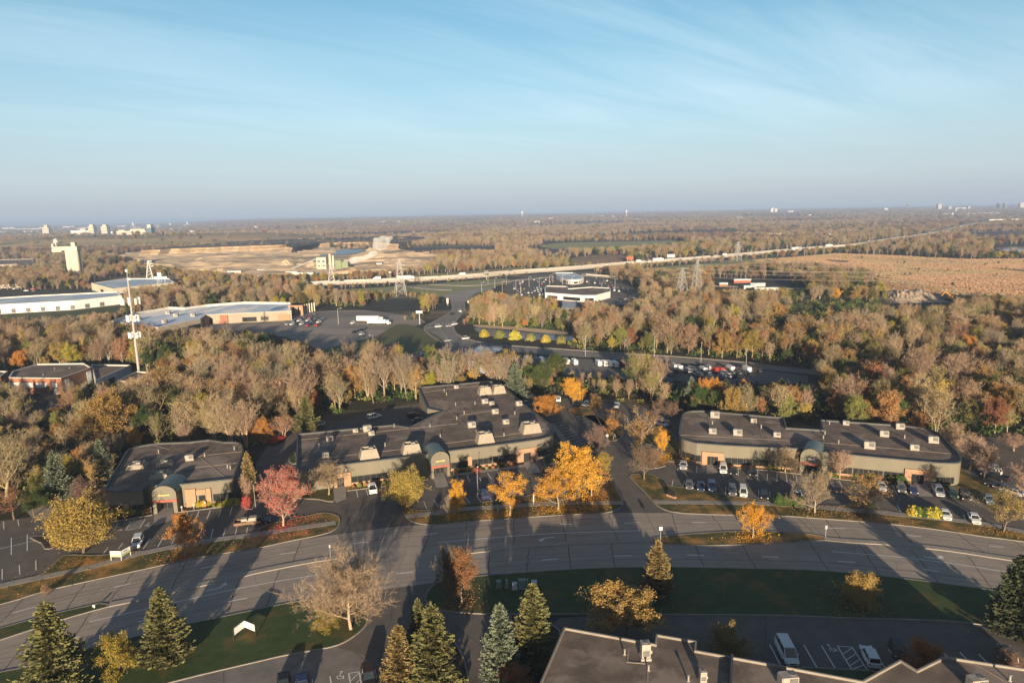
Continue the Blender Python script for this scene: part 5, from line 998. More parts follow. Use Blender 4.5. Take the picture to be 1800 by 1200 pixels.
def car(kind, col, px, py, to, label, group=None, z=.02, s=1.0, cat=None):
    key = (kind, col); p = gp(px, py, z); q = gp(px + to[0], py + to[1], z); rz = math.atan2((q - p).y, (q - p).x)
    cat = cat or {'sedan': 'car', 'suv': 'car', 'minivan': 'minivan', 'pickup': 'pickup truck'}[kind]
    if key in CARP: return copy_tree(CARP[key], p, rz, label, group or '', (s, s, s), cat)
    S = SPEC[kind]; root = empty('parked_' + {'sedan': 'sedan', 'suv': 'suv', 'minivan': 'minivan', 'pickup': 'pickup_truck'}[kind], tuple(p), rz, label=label, cat=cat, group=group); root.scale = (s, s, s); m = paint(col)
    mb = MB(); loft(mb, [(x, ring(w_, a, b)) for x, w_, a, b in S['s']])
    g0, g1, r0, r1, zr, zb = S['g']; wr, wb = .66 + (.05 if kind != 'sedan' else 0), .83
    mb.box(((r0 + r1) / 2, 0, zr + .01), (r1 - r0 + .06, 2 * wr + .04, .06), taper=(.94, .9))
    def pil(xb, xt, wd):  # a pillar on both sides
        for sy in (-1, 1): mb.add([(xb - wd, sy * (wb + .012), zb - .02), (xb + wd, sy * (wb + .012), zb - .02), (xt + wd, sy * (wr + .012), zr), (xt - wd, sy * (wr + .012), zr), (xb - wd, sy * (wb - .08), zb - .02), (xb + wd, sy * (wb - .08), zb - .02), (xt + wd, sy * (wr - .08), zr), (xt - wd, sy * (wr - .08), zr)], [(0, 1, 2, 3), (7, 6, 5, 4), (0, 3, 7, 4), (1, 5, 6, 2)])
    pil(g0 + .12, r0 + .06, .11); pil(g1 - .06, r1 - .03, .05); pil((g0 + g1) / 2 + .1, (r0 + r1) / 2 + .05, .05)
    if kind in ('suv', 'minivan'): pil(g0 + .75, r0 + .62, .08)
    if kind == 'pickup': mb.box((-1.95, -.88, 1.25), (1.8, .1, .28)); mb.box((-1.95, .88, 1.25), (1.8, .1, .28)); mb.box((-2.83, 0, 1.25), (.1, 1.85, .28))
    mb.box((.75 if kind != 'minivan' else 1.2, -.98, zb + .05), (.22, .16, .14)); mb.box((.75 if kind != 'minivan' else 1.2, .98, zb + .05), (.22, .16, .14))
    mb.build('body', m, root)
    mb = MB(); mb.add([(g0, -wb, zb - .03), (g1, -wb * .96, zb - .05), (g1, wb * .96, zb - .05), (g0, wb, zb - .03), (r0, -wr, zr), (r1, -wr, zr), (r1, wr, zr), (r0, wr, zr)], [(3, 2, 1, 0), (4, 5, 6, 7), (0, 1, 5, 4), (1, 2, 6, 5), (2, 3, 7, 6), (3, 0, 4, 7)]); mb.build('window', m_carglass, root)
    if kind == 'pickup': mb = MB(); mb.box((-1.92, 0, 1.17), (1.75, 1.66, .05)); mb.build('bed', m_dark, root)
    for sx in (-1, 1):
        for sy in (-1, 1):
            mb = MB(); mb.tube((sx * S['wx'], sy * .72, .34), (sx * S['wx'], sy * .955, .34), .34, n=14); wh = mb.build('wheel', m_tyre, root)
            mb = MB(); mb.tube((sx * S['wx'], sy * .95, .34), (sx * S['wx'], sy * .965, .34), .21, n=10); mb.build('rim', m_rim, wh)
    fx, wf, _, zf = S['s'][-2]; bx_, wbk, _, zk = S['s'][1]
    for sy in (-1, 1):
        mb = MB(); mb.box((fx + .14, sy * (wf - .17), zf - .16), (.3, .3, .16)); mb.build('headlight', m_lamp, root)
        mb = MB(); mb.box((bx_ - .05, sy * (wbk - .12), zk - .2), (.14, .22, .2)); mb.build('tail_light', m_tail, root)
    mb = MB(); mb.box((fx + .32, 0, zf - .27), (.1, .9, .16)); mb.build('grille', m_dark, root)
    CARP[key] = root; return root
UP, DN = (-1, -9), (1, 9)
# lot of the left office
car('suv', 'white', 242, 957, (-4, 9), 'white car parked alone behind the V-shaped sign')
# central office
car('pickup', 'white', 655, 862, (-1.2, -6), 'white pickup with a black bed before the central office')
car('pickup', 'white', 555, 750, (-9, 1.2), 'white truck with a canopy on the drive behind the central office'); car('suv', 'white', 658, 735, (9, -2), 'white car on the rear drive beside the notch of the central roof')
car('suv', 'black', 727, 733, (8, -2), 'dark car in the shade at the rear corner of the wing', s=.95); car('sedan', 'bronze', 735, 741, (8, -2), 'second shaded car tucked against the wing of the central office')
car('suv', 'blue', 851, 872, (-5, -9), 'dark blue car parked between two yellow trees before the central office'); car('sedan', 'black', 957, 829, (-4, -9), 'black car in the shade of the brick portal by the big yellow tree')
car('suv', 'white', 981, 704, (-1, -8), 'white car by the bright yellow tree behind the central wing'); car('pickup', 'grey', 924, 713, (5, 5), 'dark pickup half hidden between the wing and an orange tree')
car('sedan', 'black', 1021, 711, (-3, 9), 'dark car left of a grey one in the back lot'); car('sedan', 'grey', 1031, 712, (-3, 9), 'grey car beside a dark one in the back lot'); car('suv', 'white', 1084, 715, (3, -8), 'lone white car in the back lot by the bare trees')
car('suv', 'white', 1163, 748, (9, 3), 'white car glimpsed behind the pinkish maple'); car('sedan', 'silver', 1161, 741, (9, 2), 'silver car behind the white one glimpsed past the pinkish maple'); car('sedan', 'grey', 1158, 735, (9, 2), 'grey car farthest of three past the pinkish maple'); car('sedan', 'bronze', 1142, 790, (9, 3), 'dull car below the pinkish maple, with a pale front')
# lot of the right office, row by the building
D1 = (-.3, 9)
car('sedan', 'silver', 1201, 821, D1, 'silver car, first of the row before the right office', s=1.05); car('suv', 'white', 1271, 828, (.6, 9), 'white car just right of the left entrance walk, right office'); car('sedan', 'black', 1289, 831, (.8, 9), 'black car next to the white one by the left entrance walk'); car('suv', 'black', 1323, 834, (1, 9), 'dark car alone in the upper row, three bays past the black one')
R1 = 'cars parked before the right office'
car('sedan', 'grey', 1211, 855, (1.3, 9), 'dark grey car, leftmost of the lower row before the right office'); car('sedan', 'blue', 1231, 858, (1.3, 9), 'navy car, second of the lower row'); car('suv', 'paleblue', 1251, 859, (1.4, 9), 'pale blue car, third of the lower row'); car('suv', 'grey', 1287, 866, (1.2, 9), 'grey car left of the white one in the lower row'); car('minivan', 'white', 1306, 868, (1.2, 9), 'white van-like car in the lower row', s=.95); car('sedan', 'black', 1343, 873, (1.2, 9), 'black car, last of the lower row before the shrubs'); car('sedan', 'silver', 1402, 874, (2, 9), 'silver car half hidden by the brown tree')
car('sedan', 'silver', 1549, 858, (3, 9), 'car almost hidden behind the reddish tree'); car('suv', 'grey', 1583, 862, (3.6, 9), 'dark grey car left of the right entrance walk'); car('sedan', 'blue', 1604, 864, (4, 9), 'dark blue car hugging the right entrance walk'); car('pickup', 'white', 1649, 867, (4.6, 9), 'white truck right of the right entrance walk'); car('suv', 'green', 1674, 871, (4.6, 9), 'dark greenish car right of the white truck'); car('suv', 'black', 1695, 876, (4.8, 9), 'black car second right of the white truck'); car('sedan', 'paleblue', 1737, 881, (5, 9), 'bluish grey car at the end of the row by the verge')
car('sedan', 'white', 1661, 908, (5, 9), 'white car in the lower right bay left of its twin'); car('sedan', 'white', 1712, 915, (5, 9), 'white car in the lower right bay right of its twin')
car('suv', 'silver', 1734, 825, (-10, -2.5), 'silver car, farthest in the side lot at the right edge'); car('suv', 'white', 1740, 832, (-10, -2.5), 'white car, second in the side lot at the right edge'); car('pickup', 'black', 1748, 842, (-10, -2.5), 'long black truck in the side lot at the right edge'); car('sedan', 'black', 1752, 858, (-10, -3), 'low black car in the side lot nearest the verge'); car('suv', 'bronze', 1767, 864, (-10, -3), 'bronze car right of the low black one'); car('sedan', 'silver', 1779, 868, (-10, -3), 'silver car at the near end of the side lot')
# near lots
car('minivan', 'white', 1383, 1152, (4.5, 9), 'white van parked against the near office roof', s=1.12); car('suv', 'white', 1529, 1160, (-4.5, -9), 'white car right of the hatched bay at the bottom', s=1.0); car('sedan', 'black', 1578, 1146, (3, 9), 'black car half under the orange shrub at the bottom'); car('suv', 'grey', 1770, 1158, (-4, -9), 'grey car beside the brown shrub at the bottom right')
car('sedan', 'black', 499, 1207, (0, 9), 'black car cut off by the bottom edge, left one'); car('sedan', 'blue', 532, 1209, (0, 9), 'blue car cut off by the bottom edge'); car('suv', 'black', 648, 1196, (1.5, 9), 'black car right of the small hatched bay at the bottom left')
# flat trailer with a load at the left lot and red trailer on the drive
def trailer(label, px, py, to, L_, W_, deck, load):
    p = gp(px, py); q = gp(px + to[0], py + to[1]); root = empty('trailer', tuple(p), math.atan2((q - p).y, (q - p).x), label=label, cat='trailer')
    mb = MB(); mb.box((0, 0, .7), (L_, W_, .14)); mb.box((L_ / 2 + .6, 0, .6), (1.3, .14, .14)); mb.build('deck', deck, root)
    mb = MB()
    for sy in (-1, 1): mb.box((0, sy * (W_ / 2 - .04), 1.0), (L_, .07, .45))
    mb.box((-L_ / 2, 0, 1.0), (.07, W_, .5)); mb.build('side_rail', deck, root)
    for sx in (-.45, .45):
        for sy in (-1, 1): mb = MB(); mb.tube((sx, sy * (W_ / 2 + .02), .36), (sx, sy * (W_ / 2 + .24), .36), .36, n=12); mb.build('wheel', m_tyre, root)
    if load: mb = MB(); [mb.box((x, y, 1.0 + h / 2), (a, b, h)) for x, y, a, b, h in load]; mb.build('load', m_unit if deck is not paint('red') else paint('red'), root)
    return root
trailer('trailer loaded with pale boxes before the left office', 437, 923, (9, -1), 5.5, 2.2, mat('brown_deck', (.22, .14, .09)), [(-.8, .2, 1.2, 1.2, .7), (1.0, 0, 1.6, 1.4, .9), (.2, -.5, .9, .6, .4)])
car('suv', 'black', 456, 920, (9, -1), 'black car in front of the loaded trailer, left office')
trailer('red trailer on the drive left of the central office', 487, 777, (9, -5), 6.2, 2.3, paint('red'), [(0, 0, 3.5, 1.6, .4)])
# simple far vehicles: one mesh each
FARM = {}
def farveh(kind, col, p, rz, label, group, s=1.0, cat='car'):
    key = (kind, col)
    if key not in FARM:
        mb = MB(); b = 0
        if kind == 'car':
            loft(mb, [(x, ring(w_, a, c_)) for x, w_, a, c_ in SPEC['suv']['s'][::2]], 0); mb.box((-.5, 0, 1.38), (2.9, 1.6, .6), mi=1, taper=(.82, .86)); mb.box((-.5, 0, 1.7), (2.3, 1.35, .07), mi=0)
            for sx in (-1.4, 1.4):
                for sy in (-.85, .85): mb.tube((sx, sy - .1, .33), (sx, sy + .1, .33), .33, n=8, mi=2)
        elif kind == 'boxtruck':
            mb.box((-1.2, 0, 2.1), (6.0, 2.4, 2.6), mi=0); mb.box((2.7, 0, 1.5), (1.6, 2.1, 1.9), mi=0, taper=(.7, .95)); mb.box((3.1, 0, 1.85), (.9, 2.0, .6), mi=1); mb.box((-.2, 0, .6), (6.4, 1.2, .3), mi=2)
            for sx in (-2.8, 2.4):
                for sy in (-1, 1): mb.tube((sx, sy - .15, .45), (sx, sy + .15, .45), .45, n=10, mi=2)
        elif kind == 'rv':
            loft(mb, [(x, ring(w_, a, c_, .85)) for x, w_, a, c_ in ((-4, 1.15, .6, 3.0), (-3.8, 1.25, .5, 3.2), (3.4, 1.25, .5, 3.2), (4.0, 1.15, .6, 2.6), (4.3, .9, .8, 1.6))], 0); mb.box((0, 0, 2.0), (6.5, 2.54, .5), mi=1)
            mb.box((-1, 0, 3.3), (1, .8, .3), mi=0); mb.tube((-.4, -1.2, .4), (-.4, 1.2, .4), .4, n=10, mi=2); mb.tube((.6, -1.2, .4), (.6, 1.2, .4), .4, n=10, mi=2)
        elif kind == 'semi':
            mb.box((-2.5, 0, 2.5), (14.5, 2.6, 2.9), mi=0); mb.box((6.4, 0, 1.9), (2.4, 2.3, 2.9), mi=0, taper=(.8, .95)); mb.box((7.2, 0, 2.5), (1, 2.1, .8), mi=1); mb.box((8, 0, 1.2), (1.4, 2.0, 1.3), mi=0)
            for sx in (-8, -7, 4.5, 5.6, 8): mb.tube((sx, -1.25, .5), (sx, 1.25, .5), .5, n=10, mi=2)
        me = mb.build({'car': 'car', 'boxtruck': 'box_truck', 'rv': 'camper', 'semi': 'lorry'}[kind], [paint(col), m_carglass, m_tyre]); FARM[key] = me; o = me
    else: o = FARM[key].copy(); COL.objects.link(o)
    o.location = p; o.rotation_euler = (0, 0, rz); o.scale = (s, s, s); return tag(o, label, cat, group)
rg = random.Random(21); NAMES = {'white': 'white', 'silver': 'silver', 'grey': 'grey', 'black': 'black', 'blue': 'dark blue', 'red': 'red', 'bronze': 'bronze', 'orange': 'orange'}
# vehicle store by the road
for i, (x, y, k, c_, l) in enumerate([(925, 634, 'rv', 'white', 'white camper peeping through the bare trees at the left of the store'), (953, 635, 'rv', 'white', 'white camper behind the bare tree top, second from the left'), (996, 637, 'rv', 'white', 'white camper, left one of two close together'), (1010, 638, 'rv', 'white', 'white camper, right one of two close together'), (1052, 640, 'rv', 'white', 'first of four white campers side by side'), (1062, 640.5, 'rv', 'white', 'second of four white campers side by side'), (1071, 641, 'rv', 'white', 'third of four white campers side by side'), (1081, 642, 'rv', 'white', 'last of four white campers side by side'), (1095, 642, 'boxtruck', 'red', 'dull red truck right of the four campers'), (1121, 644, 'car', 'white', 'small white car right of the dull red truck'), (1184, 646, 'boxtruck', 'silver', 'pale box truck at the bare tree top'), (1192, 648, 'boxtruck', 'white', 'white box truck right of the pale one'), (1200, 648, 'car', 'black', 'black car between the white box truck and a pickup'), (1208, 651, 'car', 'white', 'white car low in the row of trucks'), (1218, 650, 'car', 'blue', 'blue car in the row of trucks'), (1228, 650, 'car', 'black', 'black car left of the tall white truck'), (1235, 652, 'boxtruck', 'white', 'tall white box truck in the middle of the row'), (1245, 649, 'boxtruck', 'silver', 'pale truck right of the tall white one'), (1254, 652, 'boxtruck', 'red', 'first of the two dull red trucks'), (1264, 652, 'boxtruck', 'red', 'second of the two dull red trucks'), (1275, 650, 'car', 'grey', 'grey car right of the red trucks'), (1282, 650, 'boxtruck', 'white', 'white truck right of the red trucks'), (1291, 651, 'car', 'red', 'red car near the right end of the row'), (1300, 652, 'car', 'bronze', 'bronze car near the right end of the row'), (1311, 651, 'boxtruck', 'white', 'slim white truck near the right end of the row'), (1321, 652, 'boxtruck', 'black', 'black truck at the right end of the row'), (1247, 663, 'car', 'grey', 'dark car alone below the row of trucks, left'), (1269, 664, 'car', 'grey', 'dark car alone below the row of trucks, right')]):
    p = gp(x, y + 2); farveh(k, c_, p, math.pi / 2 + .15 + rg.uniform(-.06, .06), l, None, 1.0 if k == 'car' else .72, {'car': 'car', 'rv': 'camper', 'boxtruck': 'truck'}[k])
r_ = random.Random(31)
for i in range(46):
    x = r_.uniform(1100, 1335); x = x if not 1130 < x < 1180 or i % 3 else 1200 + i; t = (x - 1000) / 350; row_ = r_.choice((0, 1, 1, 2)); y = 641 + 11 * t + (2, 7, 13)[row_]; c_ = r_.choice(['black', 'grey', 'blue', 'black', 'silver', 'white', 'bronze', 'grey'])
    farveh('car', c_, gp(x, y), math.pi / 2 + .15 + r_.uniform(-.08, .08), NAMES[c_] + ' car in the crowded storage lot behind the orange trees', 'stored cars, ' + NAMES[c_])
# store lot
farveh('semi', 'white', gp(654, 566), -.14, 'long white lorry parked on the store lot, left one', None, 1, 'lorry'); farveh('semi', 'white', gp(668, 570), -.14, 'white lorry on the store lot just behind the long one', None, .8, 'lorry')
def grid(poly, n, seed, label, group, cols, rz, minz=0):
    r = random.Random(seed); xs = [p[0] for p in poly]; ys = [p[1] for p in poly]; k = 0; pts = []
    while len(pts) < n and k < 9000:
        k += 1; x, y = r.uniform(min(xs), max(xs)), r.uniform(min(ys), max(ys))
        if not inside(poly, x, y): continue
        p = gp(x, y, .06); p.x = round(p.x / 2.9) * 2.9; p.y = round(p.y / 7) * 7
        if any((p - q).length < 2.5 for q in pts): continue
        pts.append(p); c_ = r.choice(cols); farveh('car', c_, p, rz + r.choice((0, math.pi)) + r.uniform(-.03, .03), NAMES[c_] + ' ' + label, group + ', ' + NAMES[c_])
CC = ['white', 'white', 'silver', 'silver', 'grey', 'black', 'black', 'blue', 'red', 'bronze']
grid([(512, 562), (540, 555), (575, 562), (560, 574), (515, 575), (500, 570)], 24, 1, 'car among those parked before the big store', 'cars before the store', CC, 1.4)
grid([(600, 560), (640, 575), (640, 590), (600, 585)], 4, 2, 'car scattered in the open middle of the store lot', 'cars in the open store lot', ['white', 'grey', 'black'], 1.4)
grid([(900, 507), (955, 507), (952, 522), (905, 523)], 32, 3, 'car on the dealership lot left of the white showroom', 'cars left of the showroom', CC, 1.5)
grid([(900, 497), (965, 490), (985, 494), (960, 500), (905, 505)], 18, 4, 'car on the dealership lot behind the white showroom', 'cars behind the showroom', CC, 1.5)
grid([(1030, 492), (1065, 493), (1085, 502), (1110, 512), (1080, 512), (1035, 499)], 26, 5, 'car on the dealership lot right of the white showroom', 'cars right of the showroom', CC, 1.5)
grid([(1078, 538), (1112, 518), (1118, 522), (1092, 540)], 12, 6, 'car in the strip of lot below the dealership', 'cars in the strip lot', CC, .6)
grid([(0, 502), (60, 500), (110, 512), (20, 516)], 10, 7, 'car in the yards left of the white warehouse', 'cars in the left yards', CC, .3)
# on the roads
for i, (x, y, c_, l) in enumerate([(757, 577, 'grey', 'dark car on the road bend, nearest the kerb'), (771, 575, 'white', 'bright car in the middle of the road bend'), (790, 574, 'silver', 'silver car right in the road bend'), (799, 571, 'white', 'white car at the outer edge of the road bend'), (819, 596, 'white', 'white car leaving the bend to the right'), (787, 600, 'silver', 'pale car at the near end of the bend'), (808, 548, 'white', 'white car coming down to the bend'), (795, 553, 'black', 'black car coming down to the bend')]):
    farveh('car', c_, gp(x, y, .06), .9 if i < 6 else 1.9, l, None)
farveh('boxtruck', 'white', gp(640, 635, .06), .15, 'white van on the dark road before the green slope', None, .8, 'truck'); farveh('car', 'white', gp(748, 623, .06), .3, 'white car on the dark road below the green slope', None)
def on_mw(x, lane):
    for a, b in zip(mwp[:-1], mwp[1:]):
        xa, xb = proj(a.x, a.y, 3)[0], proj(b.x, b.y, 3)[0]
        if xa <= x <= xb:
            t = (x - xa) / (xb - xa); q = a.lerp(b, t); d = (b - a).normalized(); nn = Vector((-d.y, d.x)); q = q + nn * lane; return Vector((q.x, q.y, MWH + .02)), math.atan2(d.y, d.x)
for i, (x, k, c_) in enumerate([(510, 'semi', 'orange'), (533, 'boxtruck', 'silver'), (662, 'boxtruck', 'white'), (713, 'semi', 'white'), (726, 'car', 'white'), (772, 'car', 'white'), (813, 'boxtruck', 'white'), (1120, 'boxtruck', 'white'), (1140, 'car', 'grey'), (1155, 'semi', 'white'), (1172, 'car', 'white'), (1218, 'car', 'silver'), (1255, 'car', 'black'), (1271, 'boxtruck', 'white'), (1330, 'car', 'white'), (1395, 'semi', 'white'), (1408, 'boxtruck', 'silver'), (1455, 'semi', 'white'), (1470, 'car', 'white'), (1519, 'car', 'white'), (1530, 'boxtruck', 'silver'), (1545, 'car', 'white'), (1568, 'car', 'silver'), (1585, 'car', 'white'), (1637, 'boxtruck', 'white'), (1660, 'car', 'white'), (1690, 'semi', 'silver'), (960, 'car', 'white'), (900, 'car', 'silver'), (1020, 'car', 'white'), (600, 'car', 'black'), (1300, 'car', 'silver')]):
    r = on_mw(x, -3 if i % 2 else 3)
    nm = {'semi': 'lorry', 'boxtruck': 'truck', 'car': 'car'}[k]
    where = 'left of the dealership' if x < 950 else 'by the billboards' if x < 1280 else 'in the far right half of the view'
    farveh(k, c_, r[0], r[1] + (0 if i % 2 else math.pi), 'orange lorry on the motorway at the left' if c_ == 'orange' else f'{NAMES[c_]} {nm} on the motorway {where}', None if c_ == 'orange' else f'{NAMES[c_]} {nm} on the motorway {where}', 1.0, nm)
# ------------------------------------------------------------------ vegetation
def nrm(a): return a / np.maximum(1e-9, np.linalg.norm(a, axis=1, keepdims=True))
def tubes(A, B, ra, rb, n=3):
    d = nrm(B - A); ref = np.where(np.abs(d[:, 2:3]) > .9, np.array([[1., 0, 0]]), np.array([[0, 0, 1.]])); u = nrm(np.cross(d, ref)); v = np.cross(d, u); k = len(A)
    V = np.zeros((k, 2 * n, 3))
    for i in range(n):
        a = 2 * math.pi * i / n; o = math.cos(a) * u + math.sin(a) * v; V[:, i] = A + o * ra[:, None]; V[:, n + i] = B + o * rb[:, None]
    base = (np.arange(k) * 2 * n)[:, None]; Fs = []
    for i in range(n): Fs.append(base + np.array([[i, (i + 1) % n, n + (i + 1) % n, n + i]]))
    return V.reshape(-1, 3), np.concatenate(Fs).reshape(-1, 4)
def quads(P, U, W):  # centre P, half axes U, W
    k = len(P); V = np.stack([P - U - W, P + U - W, P + U + W, P - U + W], 1).reshape(-1, 3); return V, (np.arange(k)[:, None] * 4 + np.array([[0, 1, 2, 3]]))
def tris(A, B, w_, rs):
    d = nrm(B - A); s = nrm(np.cross(d, rs.normal(size=A.shape))) * w_[:, None] * .5; k = len(A)
    return np.stack([A - s, A + s, B], 1).reshape(-1, 3), np.arange(k)[:, None] * 3 + np.array([[0, 1, 2]])
def mesh_from(name, parts, mats):
    nv = sum(len(p[0]) for p in parts); V = np.concatenate([p[0] for p in parts]); me = bpy.data.meshes.new(name); loops = []; starts = []; mi = []; off = 0; ls = 0
    for vs, fs, m_ in parts:
        loops.append((fs + off).ravel()); c_ = fs.shape[1]; starts.append(ls + np.arange(len(fs)) * c_); ls += fs.size; mi.append(np.full(len(fs), m_)); off += len(vs)
    loops = np.concatenate(loops).astype(np.int32); starts = np.concatenate(starts).astype(np.int32); mi = np.concatenate(mi).astype(np.int32)
    me.vertices.add(nv); me.vertices.foreach_set('co', V.astype(np.float32).ravel()); me.loops.add(len(loops)); me.loops.foreach_set('vertex_index', loops); me.polygons.add(len(starts)); me.polygons.foreach_set('loop_start', starts); me.polygons.foreach_set('material_index', mi)
    for m_ in mats: me.materials.append(m_)
    me.update(calc_edges=True); return me
def rnd_dir(rs, n): return nrm(rs.normal(size=(n, 3)))
def skeleton(rs, H=12.0, tf=.18, limbs=9, sub=(7, 7, 8), wide=.42, up=.35, multi=1, ll=.52):
    """tapered trunk with limbs; returns thick segments and thin segments, the last level being twigs"""
    thick = []; tops = []
    for m_ in range(multi):
        a = rs.uniform(0, 6.28); lean = np.array([math.cos(a), math.sin(a), 0]) * (0 if multi == 1 else .16)
        P = [np.array([0, 0, -.2])]; zt = [0, tf, .42, .6, .74]
        for z in zt[1:]: P.append(np.array([rs.normal() * .012 * H, rs.normal() * .012 * H, z * H]) + lean * z * H)
        R = H * .019 * np.array([1.15, .85, .6, .4, .22]) * (1 if multi == 1 else .75)
        for i in range(4): thick.append((P[i], P[i + 1], R[i], R[i + 1]))
        tops.append((P, R))
    A = []; B = []; RA = []; L = []
    for q in range(limbs * multi):
        P, R = tops[q % multi]; t = tf + (.72 - tf) * (q / (limbs * multi)) ** .9 + rs.uniform(-.02, .02); z = t * H
        i = 0
        while i < 3 and P[i + 1][2] < z: i += 1
        f = min(1, max(0, (z - P[i][2]) / max(.1, P[i + 1][2] - P[i][2]))); p = P[i] * (1 - f) + P[i + 1] * f
        az = q * 2.4 + rs.uniform(-.4, .4); inc = math.radians(rs.uniform(38, 62) * (1 - .55 * (t - tf) / (.75 - tf)) * (wide / .42))
        ln = H * ll * (1 - .45 * (t - tf) / .6) * rs.uniform(.8, 1.1); d = np.array([math.cos(az) * math.sin(inc), math.sin(az) * math.sin(inc), math.cos(inc)])
        r0 = R[i] * .55; p0 = p
        for s in range(3):
            d = d + np.array([0, 0, up * .35]) + rs.normal(size=3) * .10; d /= np.linalg.norm(d); p1 = p0 + d * ln / 3; r1 = r0 * .66; thick.append((p0, p1, r0, r1)); A.append(p0); B.append(p1); RA.append(r1); L.append(ln); p0 = p1; r0 = r1
    A, B, RA, L = map(np.array, (A, B, RA, L)); thin = []
    per = (max(2, sub[0] // 2),) + sub[1:]; lens = (.50, .46, .50)
    for lev, k in enumerate(per):
        n = len(A); idx = np.repeat(np.arange(n), k); t = rs.uniform(.15 if lev else .2, 1.0, n * k); p = A[idx] * (1 - t[:, None]) + B[idx] * t[:, None]
        d = nrm(B - A)[idx] * .75 + rnd_dir(rs, n * k) * .85 + np.array([0, 0, up]); d = nrm(d); ln = L[idx] * lens[lev] * rs.uniform(.55, 1.1, n * k)
        q = p + d * ln[:, None]; q[:, 2] = np.maximum(q[:, 2], .08 * H); ra = np.maximum(.012, RA[idx] * .5); thin.append((p, q, ra, ra * .35)); A, B, RA, L = p, q, ra, ln
    return thick, thin
BARK = {k: mat('bark_' + k, c, tuple(v * .7 for v in c), scale=2.0, coord='obj', rough=.95, rnd=r) for k, c, r in (('tan', (.38, .295, .185), .4), ('grey', (.33, .275, .195), .45), ('brown', (.19, .145, .105), .4), ('pink', (.46, .32, .23), .2), ('purple', (.25, .175, .13), .5), ('warm', (.40, .285, .20), .3))}
LEAF = {k: mat('leaf_' + k, c, c2, scale=.45, coord='obj', rough=.9, rnd=r, contrast=(.4, .6), spec=.1, trans=.18) for k, c, c2, r in (
    ('ochre', (.42, .27, .085), (.30, .21, .07), .5), ('yellow', (.72, .40, .05), (.56, .30, .05), .12), ('orange', (.56, .25, .055), (.42, .19, .05), .25), ('rust', (.38, .20, .09), (.28, .155, .07), .5), ('pink', (.62, .15, .12), (.46, .12, .10), .3),
    ('olive', (.25, .235, .075), (.18, .175, .055), .6), ('green', (.085, .12, .035), (.055, .085, .025), .5), ('yelgreen', (.44, .36, .06), (.30, .27, .05), .4), ('tan', (.44, .33, .19), (.34, .26, .15), .6), ('mauve', (.30, .205, .125), (.22, .155, .10), .6))}
NEED = {k: mat('needles_' + k, c, c2, scale=1.2, coord='obj', rough=.8, rnd=.2, contrast=(.35, .65)) for k, c, c2 in (('green', (.175, .165, .06), (.11, .12, .045)), ('blue', (.17, .20, .13), (.11, .14, .10)), ('gold', (.28, .20, .08), (.18, .14, .055)), ('dark', (.08, .095, .045), (.05, .065, .03)))}
PROTO = {}
